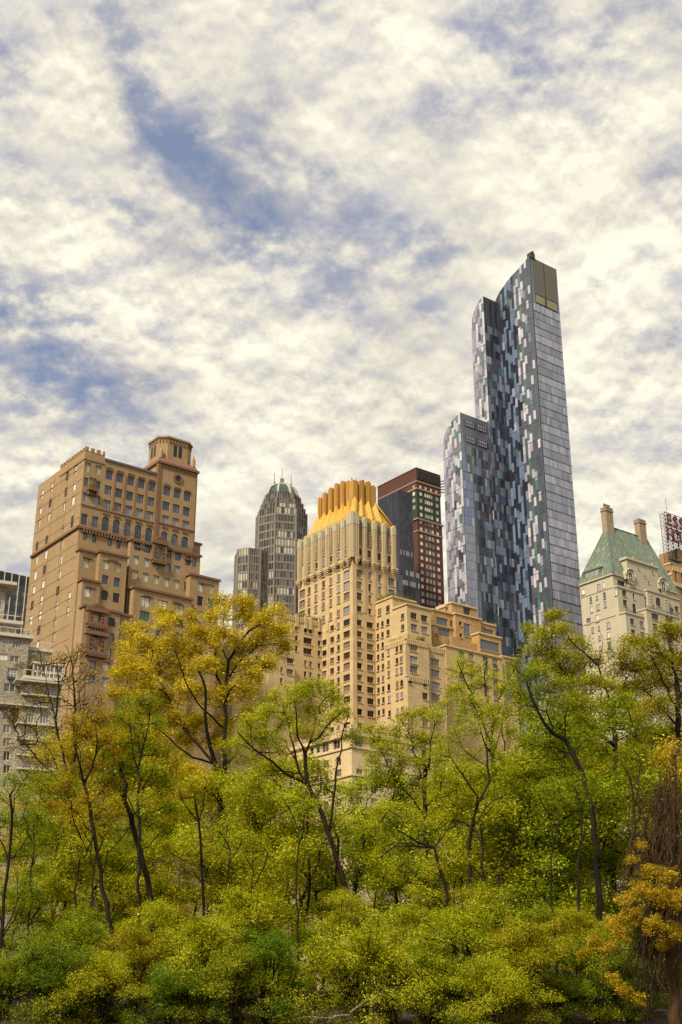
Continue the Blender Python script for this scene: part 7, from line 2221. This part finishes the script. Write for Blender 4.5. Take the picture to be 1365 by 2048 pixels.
px_tree('dark_trunk_tree', 'green tree with a heavy dark trunk leaning left behind the slender young tree', 50, (305, 1900),
        [dict(p=[(302, 1800), (296, 1760), (280, 1700), (266, 1651), (249, 1601), (240, 1540)], r=.17), dict(p=[(252, 1610), (232, 1570), (213, 1530)], r=.07, dy=1), dict(p=[(262, 1640), (285, 1590), (300, 1550)], r=.06, dy=-1.5)],
        [(235, 1520, 26), (210, 1510, 22), (260, 1510, 24), (240, 1570, 24), (290, 1540, 22), (205, 1560, 24), (300, 1640, 26), (330, 1660, 26), (250, 1660, 22), (345, 1620, 22), (220, 1620, 20)],
        'green', 32, density=.95, per=18, rad=.26, size=.15, sig=.28, group=TALL)
px_tree('edge_tree', 'fresh green tree with pale dangling twigs at the left edge', 47, (4, 1930),
        [dict(p=[(3, 1870), (8, 1790), (18, 1719), (24, 1650), (20, 1590)], r=.10), dict(p=[(20, 1700), (24, 1640), (30, 1590), (55, 1550), (80, 1530)], r=.05, dy=-1), dict(p=[(18, 1730), (-10, 1660), (-20, 1600)], r=.06, dy=1), dict(p=[(30, 1860), (36, 1800), (35, 1740)], r=.05, dy=.5)],
        [(20, 1560, 30), (50, 1590, 28), (-10, 1590, 30), (40, 1640, 28), (10, 1640, 28), (70, 1650, 22), (60, 1700, 26), (20, 1710, 26), (85, 1740, 28), (50, 1770, 28), (15, 1790, 26), (95, 1690, 18)],
        'green', 33, density=.8, per=16, rad=.14, size=.13, sig=.25, group=TALL)
px_tree('slight_tree', 'thin small tree with amber leaves under the golden tree', 51, (408, 1900),
        [dict(p=[(407, 1800), (404, 1736), (398, 1645), (392, 1610)], r=.09), dict(p=[(398, 1648), (378, 1620), (364, 1600), (358, 1570)], r=.05, dy=-1), dict(p=[(396, 1630), (410, 1590), (415, 1560)], r=.05, dy=1)],
        [(365, 1590, 18, .8), (390, 1570, 18, .8), (415, 1560, 16, .8), (355, 1560, 16, .8), (400, 1600, 16, .7), (340, 1700, 20, .6), (330, 1740, 22, .6)],
        'amber', 34, density=1.0, per=18, rad=.13, size=.14, sig=.26, group=TALL)
px_tree('low_limbed_tree', 'low tree with long level dark limbs in front of the limestone block', 47.5, (905, 1930),
        [dict(p=[(900, 1850), (888, 1760), (870, 1696)], r=.12), dict(p=[(870, 1696), (838, 1685), (800, 1662), (773, 1635)], r=.08, dy=-.6), dict(p=[(866, 1696), (825, 1691), (787, 1694), (760, 1715)], r=.07, dy=.6), dict(p=[(870, 1700), (895, 1660), (930, 1640)], r=.06, dy=1)],
        [(760, 1620, 24), (790, 1610, 22), (825, 1630, 24), (740, 1660, 26), (770, 1690, 24), (810, 1720, 28), (850, 1650, 22), (740, 1720, 28), (860, 1740, 28), (900, 1680, 24), (920, 1720, 26), (780, 1750, 28), (830, 1780, 28)],
        'lime', 35, density=.7, per=17, rad=.17, size=.13, sig=.25, group=TALL)

for i, (x, y0, pts, lf, lab) in enumerate([
    (596, 1900, [(597, 1830), (593, 1760), (598, 1690), (590, 1640)], 'lime', 'slim dark stemmed tree left of the leaning centre trunk'),
    (1107, 1900, [(1107, 1830), (1104, 1760), (1107, 1690), (1100, 1630)], 'green', 'slim dark stemmed tree below the bold curved limb'),
    (1162, 1920, [(1163, 1850), (1158, 1780), (1161, 1700), (1166, 1620)], 'green', 'dark stemmed tree left of the tall open topped tree trunk'),
    (1268, 1900, [(1266, 1800), (1272, 1700), (1268, 1610), (1262, 1560)], 'green', 'dark stemmed tree between the tall open topped tree and the vines'),
    (58, 1930, [(56, 1870), (66, 1800), (62, 1740), (70, 1690)], 'green', 'short forked dark stem beside the fresh green edge tree'),
    (192, 1940, [(196, 1900), (190, 1830), (188, 1740), (184, 1690)], 'amber', 'thin reddish stem between the two leaning black trunks'),
    (448, 1900, [(440, 1830), (447, 1790), (456, 1740), (462, 1700)], 'lime', 'short slanting dark stem at the foot of the golden tree'),
    (498, 1900, [(487, 1870), (494, 1830), (503, 1790), (508, 1740)], 'lime', 'second slanting stem right of the golden tree foot')]):
    tx, ty = pts[-1]
    px_tree('slim_tree', lab, 47.2 + .4 * i, (x, y0), [dict(p=pts), dict(p=[pts[-2], (tx + 28, ty - 30)], r=.04, dy=1), dict(p=[pts[-1], (tx - 22, ty - 40)], r=.04, dy=0)],
            [(tx + 25, ty - 35, 24, .8), (tx - 20, ty - 45, 24, .8), (tx, ty - 15, 22, .7), (tx + 5, ty - 60, 20, .8)], lf, 80 + i, density=.9, per=17, rad=.10 if i not in (2, 3) else .17, size=.14, sig=.27, group=TALL)

# ------------------------------------------------------------------ brown vine-hung trunk and the yellow bush at the right edge
def vine_trunk():
    rng = np.random.default_rng(41)
    Y = 43.0
    p = at(1345, 1980, Y); root = Vector((p.x, Y, ground_z(Y) - .15))
    def loc(x, y, dy=0.0):
        q = at(x, y, Y + dy); return np.array([q.x - root.x, q.y - root.y, q.z - root.z])
    sk = Skeleton(rng)
    tr = sk.limb([np.zeros(3), loc(1345, 1900), loc(1340, 1750), loc(1348, 1600), loc(1352, 1500)], -1, (.20, .12))
    pts = [loc(x, y, rng.normal(0, .35)) for x, y in zip(rng.normal(1340, 17, 60), rng.uniform(1480, 1600, 60))]
    sk.colonise(np.array(pts), .3)
    tips = np.array([sk.pos[i] for i in sk.tips])
    wood = sk.wood('vine_wood', BARK_BROWN, .010)
    gold = np.array([t for t in tips if t[2] > loc(1340, 1560)[2]])
    e = finish_tree('vine_covered_tree', 'brown trunk hung with a tangle of bare vines at the right edge', 'tree', root, wood, leaves('vine_leaves', gold, 26, .22, .115, LEAF['gold'], rng), TALL)
    # hanging vines: thin crooked strands draped over the trunk
    vn = Skeleton(rng); V, Fc, nv = [], [], 0
    for k in range(620):
        x = rng.normal(1334, 24); y0 = rng.uniform(1540, 1860); ln = rng.uniform(40, 190); dy = rng.normal(0, .45)
        n = 7; a = np.array([loc(x + rng.normal(0, 5) + 8 * math.sin(i * .9 + k) * (i / n), y0 + ln * i / (n - 1), dy + rng.normal(0, .06)) for i in range(n)])
        a[:, 0] -= np.linspace(0, rng.normal(.25, .5), n); r = rng.uniform(.008, .02)
        th = np.arange(3) * 2.094
        ring = a[:, None, :] + r * np.stack([np.cos(th), np.sin(th), 0 * th], -1)[None]
        V.append(ring.reshape(-1, 3)); m1 = np.arange(n - 1)[:, None] * 3 + np.arange(3)[None]; m2 = np.arange(n - 1)[:, None] * 3 + (np.arange(3)[None] + 1) % 3
        Fc.append(np.stack([m1, m2, m2 + 3, m1 + 3], -1).reshape(-1, 4) + nv); nv += n * 3
    me = quad_mesh('vine_strands', np.concatenate(V), np.concatenate(Fc), BARK_BROWN)
    o = bpy.data.objects.new('vine', me); COL.objects.link(o); o.parent = e
vine_trunk()
px_tree('yellow_bush', 'loose bright yellow bush overhanging the lower right corner', 41, (1290, 2000),
        [dict(p=[(1290, 1960), (1286, 1900), (1280, 1850)], r=.05), dict(p=[(1284, 1890), (1250, 1850), (1220, 1830)], r=.03, dy=-.6), dict(p=[(1283, 1870), (1310, 1800), (1330, 1760)], r=.03, dy=.6), dict(p=[(1285, 1900), (1240, 1900), (1190, 1925)], r=.03, dy=-.8)],
        [(1300, 1745, 22, 1.3), (1335, 1750, 24, 1.3), (1280, 1780, 26, 1.3), (1320, 1790, 28, 1.3), (1355, 1800, 28, 1.3), (1250, 1800, 20, 1.3), (1270, 1830, 28, 1.3), (1310, 1850, 28, 1.3), (1350, 1860, 26, 1.3), (1230, 1845, 20, 1.3), (1240, 1870, 22, 1.3), (1190, 1885, 18, 1.3), (1215, 1895, 20, 1.3), (1170, 1910, 16, 1.3), (1330, 1890, 18, 1.3), (1250, 1980, 18, 1.3), (1225, 1960, 16, 1.3), (1280, 2000, 16, 1.3), (1265, 1720, 14, 1.2), (1285, 1690, 12, 1.2)],
        'yellow', 42, density=3.2, per=10, sig=.14, size=.125, rad=.09, cat='bush', deep=.6, tip=.006, group='shrubs along the bank')

# ------------------------------------------------------------------ trees and shrubs of the belt
big_a = generic(51, 15, 5.2, 'green', n=640, per=64, sig=.26, size=.125, name='belt_tree_a')
big_b = generic(52, 13, 4.8, 'lime', n=620, per=64, sig=.26, size=.125, name='belt_tree_b', lumps=11)
mid_a = generic(53, 8.5, 3.1, 'green', n=420, per=52, sig=.19, size=.10, name='under_tree_a', stems=2, rad=.11, low=.22)
mid_b = generic(54, 7.5, 3.3, 'green', n=420, per=52, sig=.19, size=.10, name='under_tree_b', stems=2, rad=.10, low=.2, lumps=12)
mid_c = generic(55, 9.5, 2.7, 'green', n=420, per=52, sig=.19, size=.10, name='under_tree_c', stems=1, rad=.12, low=.25)
shr_a = generic(56, 3.4, 2.0, 'green', n=620, per=42, sig=.115, size=.064, name='shrub_a', stems=5, rad=.045, low=.10, lumps=13)
shr_b = generic(57, 2.8, 2.2, 'green', n=620, per=42, sig=.115, size=.064, name='shrub_b', stems=6, rad=.04, low=.08, lumps=15)
shr_c = generic(58, 4.4, 1.9, 'green', n=420, per=42, sig=.12, size=.066, name='shrub_c', stems=4, rad=.05, low=.12, lumps=13)
BELT = 'background trees of the belt'
for i, (pr, lf, x, Y, s, lab) in enumerate([
    (big_a, 'olive', 40, 96, .95, 'olive tree at the far left behind the fresh green edge tree'),
    (big_b, 'amber', 150, 86, 1.42, 'amber background tree behind the bare tree'),
    (big_a, 'amber', 235, 88, 1.36, 'tall amber background tree behind the slender young tree'),
    (big_a, 'olive', 330, 96, 1.2, 'olive background tree just left of the golden trunk'),
    (big_b, 'amber', 500, 98, 1.08, 'amber background tree just right of the golden trunk'),
    (big_a, 'lime', 560, 92, .86, 'lime background tree left of the fanned dark limbs'),
    (big_b, 'lime', 790, 92, 1.12, 'lime background tree right of the limestone corner'),
    (big_a, 'olive', 880, 96, 1.12, 'olive background tree left of the wiry tree'),
    (big_b, 'lime', 960, 88, 1.12, 'lime background tree behind the wiry tree'),
    (big_b, 'olive', 1040, 92, 1.30, 'olive background tree between the wiry tree and the bold curved limb'),
    (big_a, 'green', 1130, 96, 1.25, 'deep green background tree behind the bold curved limb'),
    (big_b, 'olive', 1195, 90, 1.40, 'tall olive background tree behind the open topped tree'),
    (big_b, 'green', 1265, 94, 1.45, 'green background tree right of the tallest open topped tree'),
    (big_a, 'olive', 1340, 90, 1.30, 'olive background tree behind the vine hung trunk'),
    (mid_c, 'green', 700, 86, 1.15, 'narrow green background tree in front of the limestone corner')]):
    plant(pr, lf, 'background_tree', lab, 'tree', x, Y, s, i * 1.7, BELT)
UNDER = 'understorey trees'
for i, (pr, lf, x, Y, s, lab) in enumerate([
    (mid_a, 'green', 75, 67, 1.37, 'green understorey tree low at the far left'),
    (mid_b, 'olive', 130, 70, 1.37, 'olive understorey tree under the bare tree'),
    (mid_a, 'olive', 185, 64, 1.14, 'olive understorey tree beside the crooked black trunk'),
    (mid_b, 'green', 245, 68, 1.22, 'green understorey tree between crooked and straight stems'),
    (mid_a, 'amber', 320, 71, 1.29, 'amber understorey tree right of the straight young stem'),
    (mid_b, 'olive', 375, 65, 1.14, 'olive understorey tree below the thin amber tree'),
    (mid_a, 'lime', 450, 67, 1.37, 'lime understorey tree at the foot of the golden tree'),
    (mid_b, 'lime', 530, 68, 1.58, 'broad lime understorey tree left of the limestone corner'),
    (mid_a, 'lime', 585, 65, 1.43, 'lime understorey tree below the fanned limbs'),
    (mid_b, 'green', 640, 72, 1.43, 'green understorey tree behind the leaning centre trunk'),
    (mid_a, 'lime', 735, 67, 1.37, 'lime understorey tree right of the leaning centre trunk'),
    (mid_b, 'green', 800, 70, 1.37, 'green understorey tree behind the long level limbs'),
    (mid_c, 'olive', 960, 71, 1.22, 'olive understorey tree under the bright green tree'),
    (mid_a, 'lime', 1010, 65, 1.43, 'lime understorey tree left of the bold curved limb'),
    (mid_b, 'green', 1075, 66, 1.79, 'rounded mid green understorey tree beneath the bold curved limb'),
    (mid_a, 'green', 1140, 64, 1.65, 'bright rounded understorey tree right of the bold curved limb'),
    (mid_b, 'green', 1190, 70, 1.65, 'green understorey tree beneath the tallest open topped tree'),
    (mid_c, 'green', 1265, 65, 1.65, 'upright green understorey tree left of the vine hung trunk'),
    (mid_a, 'olive', 1310, 72, 1.58, 'olive understorey tree behind the vine hung trunk')]):
    plant(pr, lf, 'understorey_tree', lab, 'tree', x, Y, s, i * 2.3 + .4, UNDER)
BANK = 'shrubs along the bank'
for i, (pr, lf, x, Y, s, lab) in enumerate([
    (shr_c, 'green', 30, 49, 1.02, 'tall green shrub at the far left of the second row'),
    (shr_a, 'amber', 95, 48, 0.66, 'orange tinted shrub left of the crooked trunk'),
    (shr_c, 'green', 160, 49, 0.83, 'green shrub at the foot of the crooked trunk'),
    (shr_a, 'olive', 225, 49, 0.55, 'olive shrub below the straight young stem'),
    (shr_c, 'olive', 300, 48, 0.89, 'upright olive shrub right of the straight young stem'),
    (shr_a, 'green', 365, 49, 0.74, 'green shrub below the thin amber tree'),
    (shr_c, 'lime', 430, 48, 0.76, 'lime shrub below the golden tree'),
    (shr_a, 'lime', 500, 49, 1.25, 'wide lime shrub left of centre in the second row'),
    (shr_c, 'lime', 560, 47, 0.57, 'upright lime shrub under the fanned limbs'),
    (shr_a, 'green', 625, 49, 0.86, 'green shrub just left of the centre trunk foot'),
    (shr_c, 'lime', 690, 48, 0.97, 'lime shrub masking the centre trunk foot'),
    (shr_a, 'lime', 760, 49, 0.69, 'lime shrub right of the centre trunk foot'),
    (shr_c, 'lime', 830, 47, 0.87, 'upright lime shrub under the long level limbs'),
    (shr_a, 'olive', 890, 49, 0.60, 'olive shrub right of the long level limbs'),
    (shr_c, 'lime', 960, 48, 1.03, 'yellow green shrub below the bright green tree'),
    (shr_a, 'lime', 1030, 47, 0.78, 'wide yellow green shrub below the bold curved limb'),
    (shr_c, 'green', 1100, 49, 0.84, 'green shrub left of the dark paired trunks'),
    (shr_a, 'olive', 1165, 47, 1.04, 'olive shrub between the paired trunks and yellow bush'),
    (shr_b, 'green', 15, 43, 0.83, 'low shrub in the bottom left corner'),
    (shr_b, 'deep', 80, 42, 0.99, 'dark low shrub near the bottom left corner'),
    (shr_a, 'green', 140, 44, 1.01, 'low green shrub under the orange tinted shrub'),
    (shr_b, 'olive', 205, 42, 0.85, 'low olive shrub left of the dark gap'),
    (shr_a, 'olive', 270, 44, 0.92, 'low olive shrub with fine leaves below the straight stem'),
    (shr_b, 'deep', 340, 42, 0.73, 'dark low shrub right of the dark gap'),
    (shr_a, 'lime', 405, 43, 1.03, 'pale low shrub in the front row left of centre'),
    (shr_b, 'green', 470, 42, 0.90, 'low green shrub in the front row below the wide lime shrub'),
    (shr_a, 'deep', 530, 43, 0.92, 'blue green low shrub beside the fallen branch'),
    (shr_b, 'lime', 720, 42, 1.11, 'pale low shrub right of the fallen branch'),
    (shr_a, 'lime', 790, 43, 0.79, 'yellow green low shrub at bottom centre right'),
    (shr_b, 'green', 855, 42, 0.90, 'low green shrub below the olive shrub'),
    (shr_a, 'lime', 920, 43, 1.11, 'low shrub with layered yellow green sprays'),
    (shr_b, 'olive', 985, 41, 0.81, 'low olive shrub at the bottom edge right of centre'),
    (shr_a, 'olive', 1055, 43, 0.96, 'low olive shrub left of the dark hollow'),
    (shr_b, 'deep', 1110, 43.5, 0.61, 'small yellow green shrub in front of the dark hollow'),
    (shr_a, 'green', 1190, 44, 0.88, 'small green shrub under the yellow bush'),
    (shr_c, 'olive', 1235, 50, 0.71, 'olive shrub behind the yellow bush'),
    (shr_a, 'deep', 1300, 47, 0.91, 'dark shrub filling the corner behind the vine hung trunk'),
    (shr_c, 'deep', 1360, 50, 1.14, 'dark shrub at the far right edge'),
    (shr_b, 'deep', 1255, 45, 0.75, 'low dark shrub in the hollow below the yellow bush')]):
    plant(pr, lf, 'shrub', lab, 'shrub', x, Y, s, i * 1.3, BANK)

def undergrowth():
    rng = np.random.default_rng(71)
    n = 8500
    x = rng.uniform(-46, 46, n); y = rng.uniform(72, 86, n)
    h = 2.6 + 1.6 * np.sin(x * .45 + 1) + 1.2 * np.sin(x * 1.3 + y)
    z = 2.6 + np.abs(h) * rng.random(n) ** .8
    o = bpy.data.objects.new('undergrowth', leaves('undergrowth', np.stack([x, y, z], 1), 11, .34, .19, LEAF['green'], rng)); COL.objects.link(o)
    tag(o, 'green undergrowth filling the gaps between the trunks', None, None, 'stuff')
undergrowth()
# ------------------------------------------------------------------ fallen and bare branches
def stick(name, label, Y, limbs, r, m, seed, dz=0.0):
    rng = np.random.default_rng(seed)
    p = at(*limbs[0][0], Y)
    sk = Skeleton(rng)
    for i, pts in enumerate(limbs):
        P3 = [np.array(at(x, y, Y + .25 * k * (-1) ** i) - p) for k, (x, y) in enumerate(pts)]
        sk.limb(P3 if i == 0 else P3[1:], -1 if i == 0 else sk.near(P3[0]), (r * (1 if i == 0 else .6), r * .35), step=.2, wob=.02)
    o = bpy.data.objects.new(name, sk.wood(name, m, .006)); COL.objects.link(o); o.location = p
    tag(o, label, 'branch')
stick('fallen_branch', 'pale fallen branch lying across the dark gap at the bottom', 40.6, [[(700, 2030), (650, 2036), (610, 2034), (585, 2040)], [(650, 2036), (615, 2020), (590, 2030)], [(640, 2036), (620, 2046)]], .03, BARK_PALE, 61)
stick('fallen_branch', 'long pale bare stick slanting up among the front shrubs right of centre', 40.4, [[(700, 2025), (735, 2000), (765, 1982), (800, 1974)], [(745, 1994), (770, 1990)]], .022, BARK_PALE, 62)
stick('dead_branch', 'white dead branch curling in the lime foliage below the level limbs', 49.6, [[(900, 1720), (880, 1690), (870, 1683), (890, 1684), (897, 1700)], [(830, 1715), (800, 1718), (785, 1716)], [(812, 1718), (790, 1740)]], .03, BARK_PALE, 63)
stick('dead_branch', 'white dangling dead twigs on the edge tree at the left', 48.5, [[(15, 1690), (22, 1650), (35, 1620), (55, 1590), (75, 1575)], [(22, 1650), (14, 1600), (8, 1570)], [(18, 1680), (22, 1730), (17, 1760)]], .022, BARK_PALE, 64)
